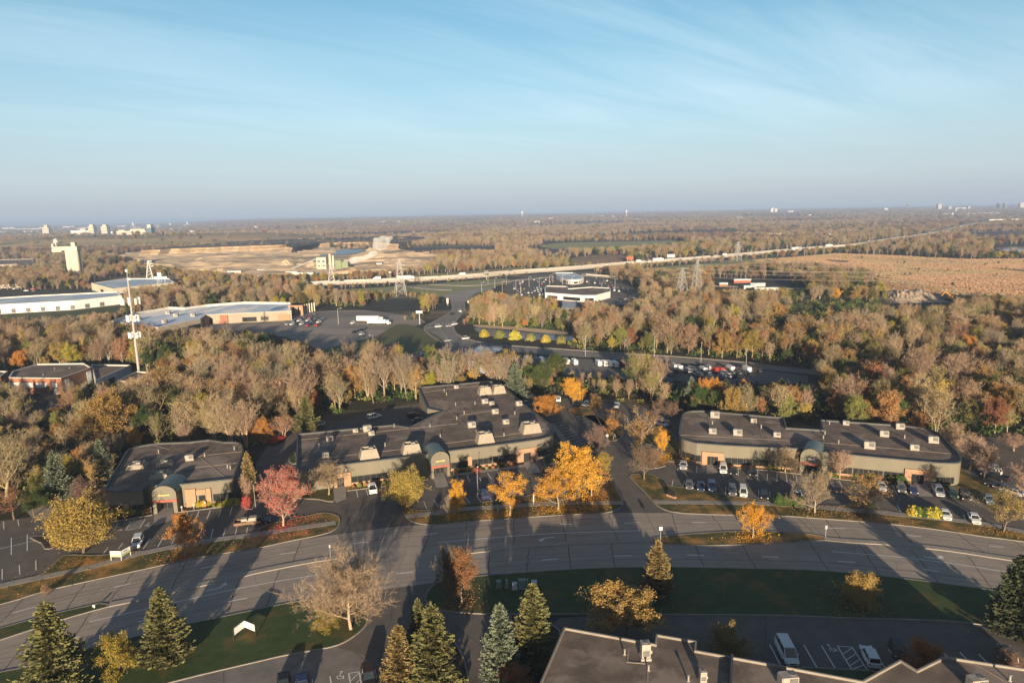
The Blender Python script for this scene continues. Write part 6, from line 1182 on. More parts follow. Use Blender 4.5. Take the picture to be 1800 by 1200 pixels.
def make_tree(style, bark, leaf, seed):
    """styles: bare, sparse, leafy, patchy, round, shrub. Returns trunk mesh, crown mesh, height, radius"""
    key = (style, bark, leaf, seed)
    if key in PROTO: return PROTO[key]
    rs = np.random.RandomState(seed * 7 + 13 + {'bare': 0, 'sparse': 100, 'leafy': 200, 'patchy': 300, 'round': 400, 'shrub': 500, 'vase': 600, 'fine': 700, 'fan': 800}[style]); H = 12.0
    kw = dict(bare=dict(limbs=8, sub=(9, 7, 8), wide=.36, up=.5, tf=.2, multi=1 + seed % 3), vase=dict(limbs=9, sub=(10, 8, 9), wide=.62, up=.42, tf=.12, ll=.62), fan=dict(limbs=16, sub=(16, 12, 13), wide=.60, up=.34, tf=.17, ll=.58), fine=dict(limbs=13, sub=(12, 9, 11), wide=.45, up=.32, tf=.14), sparse=dict(limbs=9, sub=(8, 6, 7), wide=.40, up=.42, tf=.18, multi=1 + seed % 2), leafy=dict(limbs=11, sub=(9, 7, 6), wide=.46, up=.25), patchy=dict(limbs=11, sub=(9, 7, 6), wide=.5, up=.3), round=dict(limbs=13, sub=(9, 8, 6), wide=.55, up=.12, tf=.13), shrub=dict(limbs=12, sub=(8, 6, 6), wide=.75, up=.15, tf=.03, multi=2, ll=.5))[style]
    thick, thin = skeleton(rs, H, **kw); T = thick; A, B, RA, RB = (np.array([t[i] for t in T]) for i in range(4))
    if style in ('bare', 'vase'): RA = RA * 1.35; RB = RB * 1.35
    lim = 4 * kw.get('multi', 1)
    tv, tf_ = tubes(A[:lim], B[:lim], RA[:lim], RB[:lim], 7)
    lv, lf = tubes(A[lim:], B[lim:], RA[lim:], RB[lim:], 5); parts = [(lv, lf, 0)]
    p, q, ra, rb = thin[0]; parts.append((*tubes(p, q, ra, rb, 3), 0)); p, q, ra, rb = thin[1]
    dens = {'bare': 1, 'vase': 1, 'fine': 1, 'fan': 1}.get(style, .6)
    parts.append((*tris(p, q, np.full(len(p), .048 if dens == 1 else .05), rs), 0)); p, q, ra, rb = thin[2]
    if dens < 1: keep = rs.rand(len(p)) < .45; p2, q2 = p[keep], q[keep]
    else: p2, q2 = p, q
    parts.append((*tris(p2, q2, np.full(len(p2), .031 if style not in ('fine', 'fan') else (.032 if style == 'fine' else .020)), rs), 0))
    nl = {'bare': 0, 'vase': 0, 'fan': 0, 'fine': 700, 'sparse': 5000, 'leafy': 23000, 'patchy': 18000, 'round': 30000, 'shrub': 16000}[style]
    if leaf == 'pink' and style == 'fine': nl = 4200
    if nl:
        i = rs.randint(0, len(p), nl); t = rs.uniform(.2, 1.05, nl)[:, None]; c = p[i] * (1 - t) + q[i] * t + rs.normal(size=(nl, 3)) * .3
        if style == 'round':
            d = rnd_dir(rs, nl); k = np.array([mnoise.noise(Vector(v * 2.6) + Vector((seed * 2.7, 0, 0))) for v in d]); rr = rs.uniform(.62, 1.0, nl) * (1 + .22 * k); sh = d * rr[:, None] * np.array([[4.6, 4.6, 4.9]]) + np.array([[0, 0, 6.3]]); m_ = rs.rand(nl) < .62; c[m_] = sh[m_]; c[:, 2] = np.maximum(c[:, 2], 1.2)
        if style in ('patchy', 'sparse', 'leafy'):
            thr = {'patchy': -.08, 'sparse': -.05, 'leafy': -.36}[style]; keep = np.array([mnoise.noise(Vector(v * .42) + Vector((seed * 3.1, 0, 0))) > thr for v in c]); c = c[keep]
        n = len(c); s = rs.uniform(.05, .125, n) if style != 'sparse' else rs.uniform(.05, .12, n); d = rnd_dir(rs, n); e = nrm(np.cross(d, rnd_dir(rs, n))); parts.append((*quads(c, d * s[:, None], e * (s * .75)[:, None]), 1))
    ms = [BARK[bark], LEAF[leaf] if leaf else BARK[bark]]
    crown = mesh_from('crown', parts, ms); trunk = mesh_from('trunk', [(tv, tf_, 0)], [BARK[bark]])
    V = np.concatenate([x[0] for x in parts]); rad = float(np.percentile(np.hypot(V[:, 0], V[:, 1]), 97)); top = float(np.percentile(V[:, 2], 99.5))
    both = mesh_from('tree', parts + [(tv, tf_, 0)], ms)
    PROTO[key] = (trunk, crown, top, rad, both); return PROTO[key]
def make_conifer(kind, seed, full=1.0):
    key = ('con', kind, seed, full)
    if key in PROTO: return PROTO[key]
    rs = np.random.RandomState(seed + 77); H = 12.0; R = 3.3; P = []; U = []; W = []; bA = []; bB = []; nw = int(40 * full)
    for k in range(nw):
        z = H * (.05 + .93 * (k / nw) ** .95); nb = int(11 - 4 * k / nw)
        for b in range(nb):
            az = rs.uniform(0, 6.28); L = (R * (1 - z / H) ** .78 * rs.uniform(.66, 1.14) + .15) * (1 + .38 * mnoise.noise(Vector((math.cos(az) * 1.3, math.sin(az) * 1.3, z * .45 + seed * 7))))
            if rs.rand() < .07: continue
            droop = -.22 * (1 - z / H) + .3 * (z / H) + rs.normal() * .06
            o = np.array([math.cos(az), math.sin(az), 0]); side = np.array([-math.sin(az), math.cos(az), 0]); base = np.array([0, 0, z]); ns = max(3, int(L / .2)); bA.append(base); bB.append(base + o * L * .9 + np.array([0, 0, L * droop * .5]))
            for s in range(ns):
                f = (s + .6) / ns; c = base + o * L * f + np.array([0, 0, L * (droop * f + .34 * f ** 3)]); w_ = (.50 * math.sin(math.pi * min(1, f * .9 + .1)) ** .7 * L ** .6 + .05)
                for _ in range(4):
                    y = rs.uniform(-1, 1) * w_; dirv = o * .8 + side * np.sign(y) * .55 + np.array([0, 0, rs.uniform(-.05, .7)]) + rs.normal(size=3) * .12; dirv /= np.linalg.norm(dirv)
                    ln = rs.uniform(.16, .32) * (1.25 - .4 * f); P.append(c + side * y + np.array([0, 0, rs.normal() * .07])); U.append(dirv * ln); ww = np.cross(dirv, rs.normal(size=3)); W.append(ww / np.linalg.norm(ww) * rs.uniform(.05, .085))
    for _ in range(14): P.append(np.array([0, 0, H * rs.uniform(.96, 1.0)])); dv = np.array([rs.normal() * .15, rs.normal() * .15, 1]); U.append(dv * .3); W.append(np.array([rs.normal(), rs.normal(), 0]) * .06)
    P, U, W = map(np.array, (P, U, W)); bA, bB = np.array(bA), np.array(bB); parts = [(*quads(P, U, W), 0), (*tubes(bA, bB, np.full(len(bA), .035), np.full(len(bA), .01), 3), 1)]
    tv = tubes(np.array([[0, 0, -.2]]), np.array([[0, 0, H * .97]]), np.array([.22]), np.array([.03]), 7)
    crown = mesh_from('crown', parts, [NEED[kind], BARK['brown']]); trunk = mesh_from('trunk', [(*tv, 0)], [BARK['brown']]); both = mesh_from('tree', parts + [(*tv, 1)], [NEED[kind], BARK['brown']])
    PROTO[key] = (trunk, crown, H, R, both); return PROTO[key]
rt = random.Random(99)
def put_tree(name, pr, p, h, rad, label, cat='tree', group=None, parts=True, rz=None, mn=.55, mxr=1.9):
    trunk, crown, top, R, both = pr; sz = h / top; sx = rad / R if rad else sz; sx = max(sz * mn, min(sz * mxr, sx)); rz = rt.uniform(0, 6.28) if rz is None else rz
    if parts:
        e = empty(name, tuple(p), rz, label=label, cat=cat, group=group); e.scale = (sx, sx, sz)
        for nm, me in (('trunk', trunk), ('crown', crown)): o = bpy.data.objects.new(nm, me); COL.objects.link(o); o.parent = e
        return e
    o = bpy.data.objects.new(name, both); COL.objects.link(o); o.location = p; o.rotation_euler.z = rz; o.scale = (sx, sx, sz); return tag(o, label, cat, group)
def T(style, bark, leaf, seed, bx, by, topy, wpx, label, cat='tree', name=None, z=.1):
    p = gp(bx, by, z); d = ray(bx, topy); h = CAMH + d.z * (p.y / d.y) - p.z; q = (p - Vector((0, 0, CAMH))).dot(FW); rad = wpx / 2 * q / F
    pr = make_conifer(leaf, seed) if style == 'conifer' else make_tree(style, bark, leaf, seed)
    if leaf in ('yellow', 'orange', 'ochre', 'pink', 'rust') and style != 'conifer' and 'FALL' in globals(): FALL.append((p.x, p.y, rad, leaf))
    nm = name or {'conifer': 'spruce', 'shrub': 'shrub', 'bare': 'bare_tree', 'vase': 'bare_tree', 'fan': 'bare_tree', 'fine': 'bare_tree'}.get(style, 'autumn_tree')
    return put_tree(nm, pr, p, h, rad, label, cat)
# ---- trees of the office park, each on its own spot
FALL = []
T('round', 'brown', 'ochre', 1, 147, 970, 872, 108, 'big round ochre tree at the left edge of the left lot')
T('fine', 'purple', 'mauve', 1, 160, 910, 840, 62, 'reddish brown twiggy tree behind the big round ochre one')
T('patchy', 'grey', 'orange', 2, 326, 978, 903, 60, 'small orange and half bare tree beside the left pavement')
T('fine', 'pink', 'pink', 2, 498, 924, 826, 76, 'pinkish red twiggy tree on the island between the left drives')
T('shrub', 'pink', 'pink', 6, 516, 868, 818, 22, 'crimson shrub against the left corner of the central office', 'shrub')
T('fine', 'tan', 'tan', 3, 578, 869, 813, 64, 'bare tan tree before the brick door of the central office')
T('round', 'brown', 'ochre', 4, 716, 892, 826, 70, 'dense golden ochre tree left of the central arch', z=.13)
T('leafy', 'grey', 'yellow', 5, 805, 908, 847, 34, 'small bright yellow tree before the central lot')
T('fine', 'grey', 'tan', 6, 790, 906, 868, 26, 'faint greyish sapling left of the small bright yellow tree')
T('patchy', 'grey', 'yellow', 7, 896, 906, 832, 62, 'yellow tree with a bare grey top on the central verge')
T('patchy', 'grey', 'yellow', 8, 981, 896, 828, 76, 'thick-trunked yellow tree, nearest of the big golden group')
T('leafy', 'grey', 'yellow', 9, 1018, 876, 783, 78, 'tallest yellow tree of the big golden group by the drive')
T('patchy', 'grey', 'orange', 10, 1040, 872, 812, 58, 'orange tree at the right flank of the big golden group')
T('leafy', 'brown', 'ochre', 11, 1057, 842, 796, 40, 'ochre tree behind the golden group, at the drive edge')
T('fine', 'brown', 'mauve', 4, 1132, 842, 782, 54, 'bare brown tree with a thin trunk on the island corner')
T('sparse', 'pink', 'rust', 12, 1128, 800, 720, 72, 'large pinkish maple right of the round island')
T('leafy', 'grey', 'yellow', 13, 1163, 800, 753, 26, 'yellow tree leaning out right of the pinkish maple')
T('sparse', 'brown', 'orange', 14, 1078, 773, 721, 44, 'dark orange tree on the round island')
T('fine', 'purple', 'mauve', 5, 1050, 806, 748, 42, 'thin mauve tree left of the round island')
T('leafy', 'brown', 'orange', 15, 960, 742, 696, 50, 'orange tree at the right corner of the central wing')
T('leafy', 'grey', 'yellow', 16, 1007, 712, 664, 42, 'bright yellow tree at the top of the central drive')
T('shrub', 'brown', 'rust', 1, 1047, 720, 693, 26, 'rusty shrub in the back lot', 'shrub'); T('fine', 'purple', 'mauve', 7, 1182, 748, 706, 40, 'mauve bare tree at the back left of the right office'); T('fine', 'purple', 'rust', 8, 1162, 736, 700, 34, 'reddish bare tree behind the pinkish maple')
T('leafy', 'grey', 'yellow', 17, 1323, 946, 886, 54, 'lone yellow tree on the grassy median')
T('fine', 'grey', 'ochre', 9, 1432, 901, 826, 74, 'brown ochre tree on the verge below the domed entrance'); T('sparse', 'brown', 'rust', 18, 1522, 905, 836, 82, 'reddish brown tree hiding cars on the right verge')
T('sparse', 'brown', 'ochre', 19, 1764, 934, 862, 84, 'brown tree with an ochre skirt at the right edge')
T('fine', 'tan', 'tan', 10, 1380, 830, 788, 44, 'bare tan tree before the windows left of the dome'); T('fine', 'pink', 'tan', 11, 1476, 840, 792, 48, 'bare pinkish tree before the windows right of the dome')
T('fine', 'brown', 'mauve', 12, 1395, 838, 805, 24, 'small dark sapling left of the domed entrance')
T('fan', 'warm', None, 4, 617, 1105, 972, 168, 'very wide bare tan tree on the near left lawn'); T('shrub', 'brown', 'yelgreen', 2, 575, 1106, 1068, 46, 'yellow-green shrub under the wide bare tree', 'shrub')
T('fine', 'brown', 'mauve', 13, 788, 1062, 960, 52, 'thin dark bare tree at the corner of the near lawn'); T('leafy', 'grey', 'rust', 20, 812, 1058, 964, 58, 'orange brown tree beside the thin dark one')
T('leafy', 'grey', 'ochre', 21, 1100, 1122, 1032, 150, 'wide ochre tree standing before the near office roof'); T('round', 'brown', 'ochre', 22, 1508, 1062, 1008, 58, 'small ochre tree on the dark near lawn')
T('shrub', 'brown', 'ochre', 3, 1284, 1168, 1100, 92, 'broad ochre shrub behind the near roof edge', 'shrub'); T('shrub', 'brown', 'orange', 4, 1625, 1180, 1127, 82, 'orange shrub in the sawtooth of the near roof', 'shrub'); T('shrub', 'brown', 'mauve', 5, 1775, 1172, 1148, 60, 'dull brown shrub at the bottom right edge', 'shrub')
T('shrub', 'brown', 'yelgreen', 7, 208, 1182, 1115, 70, 'yellow-green bush between the two near left spruces', 'shrub'); T('shrub', 'brown', 'rust', 8, 907, 1215, 1166, 66, 'brownish shrub at the foot of the near spruces', 'shrub')
T('leafy', 'grey', 'orange', 23, 1546, 750, 711, 56, 'bright orange tree behind the right office'); T('leafy', 'grey', 'orange', 24, 1236, 722, 666, 30, 'orange tree left of the tall one beside the blue spruce'); T('leafy', 'grey', 'orange', 25, 1256, 720, 664, 28, 'tall orange tree beside the blue spruce')
T('shrub', 'brown', 'orange', 9, 462, 776, 732, 44, 'orange shrubby tree left of the red trailer', 'shrub'); T('leafy', 'grey', 'orange', 26, 440, 775, 738, 36, 'orange-red tree at the back of the left office'); T('sparse', 'pink', 'rust', 27, 500, 770, 728, 44, 'rusty twiggy tree above the red trailer')
T('fine', 'pink', 'rust', 14, 434, 882, 835, 26, 'bare pinkish tree at the right corner of the left office'); T('patchy', 'brown', 'orange', 28, 147, 830, 783, 30, 'small orange brown tree between two spruces at the left')
T('bare', 'tan', None, 1, 12, 880, 760, 112, 'large bare tree at the left edge beside the spruce'); T('leafy', 'brown', 'green', 29, 60, 905, 862, 50, 'dark green bush at the left edge under the spruce'); T('sparse', 'brown', 'rust', 30, 25, 912, 858, 60, 'brownish bush at the left edge below the bare tree')
T('leafy', 'tan', 'yelgreen', 31, 368, 765, 696, 66, 'yellow-green tree behind the left office roof'); T('leafy', 'tan', 'ochre', 32, 192, 790, 690, 84, 'big yellow ochre tree left behind the left office'); T('sparse', 'tan', 'tan', 33, 160, 775, 700, 60, 'pale tan tree left of the big yellow ochre one')
T('fine', 'pink', 'mauve', 15, 1672, 800, 742, 50, 'pink-brown tree, first of three along the right gable'); T('fine', 'pink', 'mauve', 16, 1704, 826, 764, 52, 'pink-brown tree, second of three along the right gable'); T('fine', 'pink', 'mauve', 17, 1730, 842, 782, 46, 'pink-brown tree, last of three along the right gable')
T('fine', 'pink', 'rust', 18, 1808, 880, 808, 50, 'reddish tree cut by the right edge above the lot'); T('fine', 'pink', 'mauve', 19, 1782, 792, 763, 50, 'low pinkish tree in the far right lot'); T('shrub', 'brown', 'mauve', 10, 82, 1043, 1027, 20, 'tiny bare bush on the left verge', 'shrub')
T('shrub', 'brown', 'pink', 11, 434, 895, 872, 18, 'small red shrub on the corner island of the left lot', 'shrub'); T('shrub', 'brown', 'pink', 12, 838, 832, 822, 18, 'small red shrub below the central office windows', 'shrub')
T('sparse', 'pink', 'rust', 40, 1150, 815, 790, 30, 'low reddish tree at the left gable of the right office')
# conifers
for a in (('green', 1, 105, 1232, 1058, 120, 'huge spruce in the bottom left corner, tipped brown'), ('green', 2, 294, 1158, 1033, 88, 'dense pointed spruce on the near left lawn'), ('green', 3, 738, 1150, 1052, 52, 'farthest of the three near centre spruces, only its tip shows'), ('gold', 4, 706, 1222, 1098, 84, 'golden brown spruce, left of the near centre three'), ('green', 5, 764, 1222, 1060, 106, 'big green spruce, right of the near centre three'),
          ('blue', 6, 881, 1196, 1060, 78, 'blue-green spruce left of a taller green one at the bottom'), ('green', 7, 937, 1170, 1026, 92, 'tall spruce right of the blue-green one, near the roof corner'), ('gold', 8, 1155, 1044, 949, 62, 'spruce with a brown top alone on the near lawn'), ('dark', 9, 1784, 1112, 974, 98, 'dark spruce at the right edge on the near lawn'),
          ('blue', 10, 105, 884, 792, 56, 'blue spruce left of the left office, nearer one'), ('blue', 11, 181, 842, 772, 44, 'slimmer blue spruce close to the left office corner'), ('gold', 12, 440, 872, 793, 36, 'golden spruce between the left and central offices'), ('blue', 13, 906, 702, 638, 46, 'pale spruce at the back corner of the central wing'), ('blue', 14, 1214, 720, 662, 32, 'slim blue spruce at the left rear of the right office'), ('dark', 15, 1242, 722, 694, 16, 'tiny dark spruce right of the slim blue one'), ('green', 16, 540, 756, 696, 50, 'bushy green pine behind the left end of the central roof'), ('dark', 17, 1668, 752, 702, 40, 'dark green pine behind the right office, left one'), ('dark', 18, 1690, 756, 708, 46, 'dark green pine behind the right office, right one')):
    T('conifer', None, a[0], a[1], *a[2:])
# clipped shrubs in the beds: one object each
def ball_mesh(name, leaf, seed):
    rs = np.random.RandomState(seed); n = 420; d = rnd_dir(rs, n); d[:, 2] = np.abs(d[:, 2]); r = rs.uniform(.75, 1.05, n)[:, None]; c = d * r * np.array([[.5, .5, .85]]); s = rs.uniform(.05, .1, n); u = rnd_dir(rs, n); v = nrm(np.cross(u, d)); core = MB()
    return mesh_from(name, [(*quads(c, u * s[:, None], v * s[:, None]), 0)], [LEAF[leaf]])
BALL = {k: ball_mesh('shrub', k, i) for i, k in enumerate(('yelgreen', 'green', 'olive', 'rust', 'yellow'))}
def row(a, b, n, kinds, s, label, group):
    r = random.Random(int(a[0]))
    for i in range(n):
        t = (i + .5) / n; p = gp(a[0] + (b[0] - a[0]) * t, a[1] + (b[1] - a[1]) * t, .12); k = kinds[i % len(kinds)]; o = bpy.data.objects.new('clipped_shrub', BALL[k]); COL.objects.link(o); o.location = p; q = s * r.uniform(.7, 1.25); o.scale = (q * 1.2, q * 1.2, q); o.rotation_euler.z = r.uniform(0, 6)
        cn = {'yelgreen': 'yellow-green', 'green': 'green', 'olive': 'olive', 'rust': 'rusty', 'yellow': 'yellow'}[k]; tag(o, cn + ' ' + label, 'shrub', group + ', ' + cn)
row((1274, 814), (1306, 817), 5, ['yellow'], 1.5, 'round shrub in the row right of the first brick portal', 'round shrubs by the first portal'); row((1310, 818), (1370, 823), 9, ['olive', 'yelgreen'], 1.3, 'round shrub in the bed under the right office windows', 'round shrubs under the windows'); row((1206, 809), (1234, 812), 4, ['yellow', 'yelgreen'], 1.3, 'shrub under the curved windows of the right office', 'shrubs under the curved windows')
row((1500, 838), (1590, 846), 9, ['olive', 'rust', 'green'], 1.3, 'shrub in the bed right of the dome, right office', 'shrubs right of the dome'); row((1562, 848), (1600, 846), 4, ['green'], 2.0, 'large shrub left of the second portal', 'large shrubs by the second portal'); row((375, 890), (420, 884), 6, ['olive', 'yelgreen'], 1.4, 'shrub under the right windows of the left office', 'shrubs under the left office windows')
row((345, 890), (372, 886), 3, ['yelgreen', 'yellow'], 1.2, 'shrub beside the brick block of the left office', 'shrubs by the brick block'); row((186, 907), (262, 899), 7, ['yelgreen', 'green', 'rust', 'yelgreen'], 1.9, 'bush in the bed left of the left arched entrance', 'bushes left of the left entrance'); row((616, 856), (680, 848), 6, ['rust', 'olive'], .9, 'small shrub under the dark windows of the central office', 'shrubs by the dark windows')
row((795, 832), (905, 816), 10, ['rust', 'green', 'olive'], 1.1, 'shrub along the front of the central office', 'shrubs along the central front'); row((1365, 884), (1408, 886), 7, ['green'], 2.0, 'bright green hedge bush on the island left of the brown tree', 'hedge bushes left'); row((1602, 903), (1652, 908), 8, ['yelgreen', 'green'], 2.0, 'bright green hedge bush on the island by the right lower bays', 'hedge bushes right'); row((1448, 836), (1470, 838), 3, ['green', 'rust'], 1.3, 'shrub just right of the domed entrance', 'shrubs right beside the dome')
row((838, 590), (1000, 604), 6, ['yelgreen', 'olive'], 4.4, 'rounded bush between the pond and the road', 'bushes by the pond')
# leaves lying on the grass, thickest under the trees that shed them
VERGE = [[(-100, 1070), (0, 1060), (250, 1000), (450, 960), (592, 932), (595, 908), (520, 905), (440, 938), (220, 972), (100, 985), (0, 1026)], [(706, 890), (712, 906), (765, 920), (900, 909), (1060, 900), (1094, 884), (1062, 830), (1000, 830), (962, 842), (935, 870), (745, 899)], [(1108, 840), (1150, 836), (1170, 853), (1330, 880), (1480, 890), (1660, 912), (1800, 938), (1800, 950), (1640, 928), (1350, 903), (1200, 900), (1148, 880)], [(1112, 800), (1150, 752), (1200, 790), (1243, 810), (1150, 820)], [(1150, 950), (1279, 935), (1408, 938), (1450, 946), (1350, 955), (1160, 955)], [(20, 1176), (450, 1073), (600, 1055), (645, 1080), (610, 1122), (450, 1160), (200, 1228)], [(752, 1040), (860, 1012), (1350, 1002), (1800, 1050), (1800, 1104), (1350, 1080), (780, 1072)]]
rs_ = np.random.RandomState(8); LV = {k: [] for k in ('yellow', 'orange', 'ochre', 'pink', 'rust')}
for x, y, r_, k in FALL:
    n = 900
    for a, q in zip(rs_.uniform(0, 6.28, n), np.abs(rs_.normal(size=n)) * (r_ * 1.1)):
        X, Y = x + q * math.cos(a), y + q * 1.3 * math.sin(a); px, py = proj(X, Y)
        if any(inside(v, px, py) for v in VERGE): LV[k].append((X, Y, .15 + rs_.uniform(0, .04)))
prt = []; mts = []
for i, (k, v) in enumerate(LV.items()):
    if not v: continue
    P = np.array(v); n = len(P); a = rs_.uniform(0, 6.28, n); s = rs_.uniform(.05, .13, n); U = np.stack([np.cos(a) * s, np.sin(a) * s, rs_.normal(size=n) * .04], 1); W = np.stack([-np.sin(a) * s, np.cos(a) * s, rs_.uniform(.0, .09, n)], 1); prt.append((*quads(P, U, W), len(mts))); mts.append(LEAF[k])
o = bpy.data.objects.new('fallen_leaves', mesh_from('fallen_leaves', prt, mts)); COL.objects.link(o); tag(o, 'fallen autumn leaves strewn over the grass verges', 'leaves', kind='stuff')
# bollard lamps by the left entrance
bp = None
for i, (x, y) in enumerate([(266, 899), (320, 898), (341, 894), (361, 890), (218, 903)]):
    p = gp(x, y, .13)
    if bp is None:
        bp = empty('bollard_lamp', tuple(p), label='short bollard lamp in the bed of the left office', cat='lamp', group='bollard lamps of the left office'); mb = MB(); mb.tube((0, 0, 0), (0, 0, .9), .09, n=8); mb.build('post', m_steel, bp); mb = MB(); mb.tube((0, 0, .9), (0, 0, 1.2), .2, n=10); mb.build('lamp_head', m_lamp, bp)
    else: copy_tree(bp, p, 0)
# ------------------------------------------------------------------ woods
OFFICE = [(-600, 1400), (-600, 930), (-60, 922), (0, 915), (61, 905), (135, 895), (178, 868), (212, 812), (300, 796), (425, 794), (450, 786), (480, 762), (520, 748), (600, 728), (700, 706), (736, 706), (745, 700), (865, 690), (895, 700), (930, 692), (1000, 697), (1100, 708), (1185, 720), (1200, 738), (1240, 742), (1380, 752), (1450, 755), (1640, 775), (1690, 768), (1715, 764), (2000, 766), (2400, 900), (2400, 1400)]
EXC = [OFFICE,
 [(-60, 672), (-60, 654), (15, 654), (60, 650), (150, 649), (232, 650), (285, 660), (240, 676), (165, 676), (110, 700), (108, 720), (75, 745), (30, 745), (40, 715), (60, 690), (0, 680)],
 [(550, 655), (550, 632), (600, 604), (660, 590), (705, 566), (740, 552), (745, 536), (700, 520), (640, 540), (560, 540), (515, 540), (430, 541), (300, 550), (236, 560), (190, 572), (275, 584), (350, 584), (450, 590), (500, 600), (540, 615)],
 [(545, 655), (545, 618), (700, 566), (740, 562), (790, 526), (822, 526), (830, 556), (810, 572), (1005, 582), (1015, 602), (1000, 612), (1200, 624), (1340, 636), (1440, 647), (1440, 680), (1340, 682), (1200, 675), (1050, 668), (905, 660), (905, 648), (780, 640), (700, 650)],
 [(775, 530), (765, 508), (830, 494), (940, 482), (1030, 474), (1075, 490), (1125, 506), (1130, 522), (1090, 548), (1040, 530), (955, 526), (900, 523), (862, 514), (822, 532)],
 MARSH, FIELD1, FIELD2, FIELD3, FIELD4, FIELD5, [(x, y) for x, y in QUARRY],
 [(-200, 570), (-200, 508), (60, 510), (215, 508), (222, 530), (215, 552), (100, 566)],
 [(150, 498), (220, 486), (312, 486), (316, 500), (200, 513), (165, 506)],
 [(1560, 545), (1556, 505), (1690, 505), (1700, 530), (1660, 545)], [(1250, 514), (1250, 488), (1380, 492), (1420, 514)], [(1745, 446), (1745, 430), (1960, 430), (1960, 446)], [(560, 470), (620, 470), (620, 485), (560, 485)], [(115, 484), (150, 484), (150, 476), (115, 476)], [(60, 470), (60, 458), (-60, 458), (-60, 470)],
 [(640, 440), (780, 432), (870, 434), (870, 441), (780, 441), (700, 446)],
 [(975, 545), (1030, 545), (1030, 524), (975, 524)]]
EXB = [(min(p[0] for p in e), max(p[0] for p in e), min(p[1] for p in e), max(p[1] for p in e)) for e in EXC]
MWpx = [(proj(p.x, p.y, 0)) for p in mwp]
def excluded(px, py, y):
    for e, b in zip(EXC, EXB):
        if b[0] <= px <= b[1] and b[2] <= py <= b[3] and inside(e, px, py): return True
    return False
mwx = np.array([p.x for p in mwp]); mwy = np.array([p.y for p in mwp])
def near_mw(x, y, d=32):
    i = np.searchsorted(mwx, x); 
    if i <= 0 or i >= len(mwx): return False
    a, b = mwp[i - 1], mwp[i]; e = b - a; t = max(0, min(1, (Vector((x, y)) - a).dot(e) / e.length_squared)); return (Vector((x, y)) - (a + e * t)).length < d
hillx = lambda x, y: ((x + 1000) / 600) ** 2 + ((y - 1950) / 330) ** 2 < .9
def cap_height(x, y, px, py, h):
    # woods in front of open ground are lower: the top must not stand in front of roads, yards, fields
    if y < 230 and px < 470: return h
    if y < 330 and 470 < px < 905:
        return min(h, max(0, (py - 612 - rs.uniform(-8, 18)) / (F / math.hypot(x, y) * .98)))
    if y < 300 and (925 <= px < 1005 or 1110 < px < 1180) and rs.rand() < .5: return h
    q = math.hypot(x, y); dpx = F / q * .98; H_ = h
    while H_ > 3.2:
        t = py - H_ * dpx; hit = False; yy = py - 2
        while yy > t + 2 + H_ * .03 * dpx:
            for e, b in zip(EXC[1:], EXB[1:]):
                if b[0] <= px <= b[1] and b[2] <= yy <= b[3] and inside(e, px, yy): hit = True; break
            if hit: break
            for a, b in zip(MWpx[:-1], MWpx[1:]) if px > 540 else ():
                if a[0] <= px <= b[0]:
                    ym = a[1] + (b[1] - a[1]) * (px - a[0]) / max(1e-6, b[0] - a[0])
                    if abs(yy - ym + 2) < 3.2 and py > ym: hit = True
                    break
            if hit: break
            yy -= 2.0
        if not hit: return H_
        H_ = min(H_ - .8, (py - yy) / dpx)
    return max(H_, 3.4)
rs = np.random.RandomState(5); cand = []; holes = []
def sample(y0, y1, sp, side=.86, keep=1.0):
    nyy = int((y1 - y0) / sp)
    for j in range(nyy):
        y = y0 + (j + .5) * sp; half = y * side + 40; n = int(2 * half / sp)
        xs = -half + (np.arange(n) + .5) * sp + rs.uniform(-.48, .48, n) * sp; ys = y + rs.uniform(-.48, .48, n) * sp
        for x, yy in zip(xs, ys):
            if keep < 1 and rs.rand() > keep: continue
            px, py = proj(x, yy, 0 if yy < 2500 else terr(x, yy))
            if px < -130 or px > 1930: continue
            if (excluded(px, py, yy) and not (1340 < px < 1850 and 450 < py < 520 and rs.rand() < .035 and inside(MARSH, px, py))) or near_mw(x, yy, 26) or (hillx(x, yy) and rs.rand() > .10): continue
            n_ = mnoise.noise(Vector((x / 150, yy / 150, 3)))
            if n_ > (.42 if yy > 330 else .5): holes.append((x, yy)); continue
            if yy > 1150 and mnoise.noise(Vector((x / 800, yy / 230, 7))) > .16: continue
            cand.append((x, yy, px, py, sp))
sample(150, 460, 6.2); sample(460, 900, 7.4); sample(900, 1700, 11.5); sample(1700, 3300, 17); sample(3300, 6200, 27); sample(6200, 12000, 52)
# shadow-side trees: beyond the frame's left and bottom stand more of the same
PR = []
def P_(name, style, bark, leaf, seed): PR.append((name, style, bark, leaf, seed)); return len(PR) - 1
bare = [P_('bare_tree', 'bare', 'tan', None, s) for s in (11, 12, 13, 14, 15)] + [P_('bare_tree', 'bare', 'warm', None, s) for s in (16, 17)] + [P_('bare_tree', 'bare', 'grey', None, s) for s in (18, 19, 20)]
fine = [P_('bare_tree', 'fine', 'pink', 'tan', s) for s in (21, 22)] + [P_('bare_tree', 'fine', 'purple', 'mauve', 23)]
spar = [P_('autumn_tree', 'sparse', 'tan', 'tan', 31), P_('autumn_tree', 'sparse', 'tan', 'ochre', 32), P_('autumn_tree', 'sparse', 'warm', 'tan', 33), P_('autumn_tree', 'sparse', 'grey', 'rust', 34), P_('autumn_tree', 'sparse', 'tan', 'olive', 35)]
leafy = [P_('autumn_tree', 'leafy', 'brown', 'green', 46), P_('autumn_tree', 'leafy', 'brown', 'olive', 41), P_('autumn_tree', 'leafy', 'brown', 'green', 42), P_('autumn_tree', 'leafy', 'tan', 'ochre', 43), P_('autumn_tree', 'leafy', 'tan', 'rust', 44), P_('autumn_tree', 'leafy', 'tan', 'yelgreen', 45)]
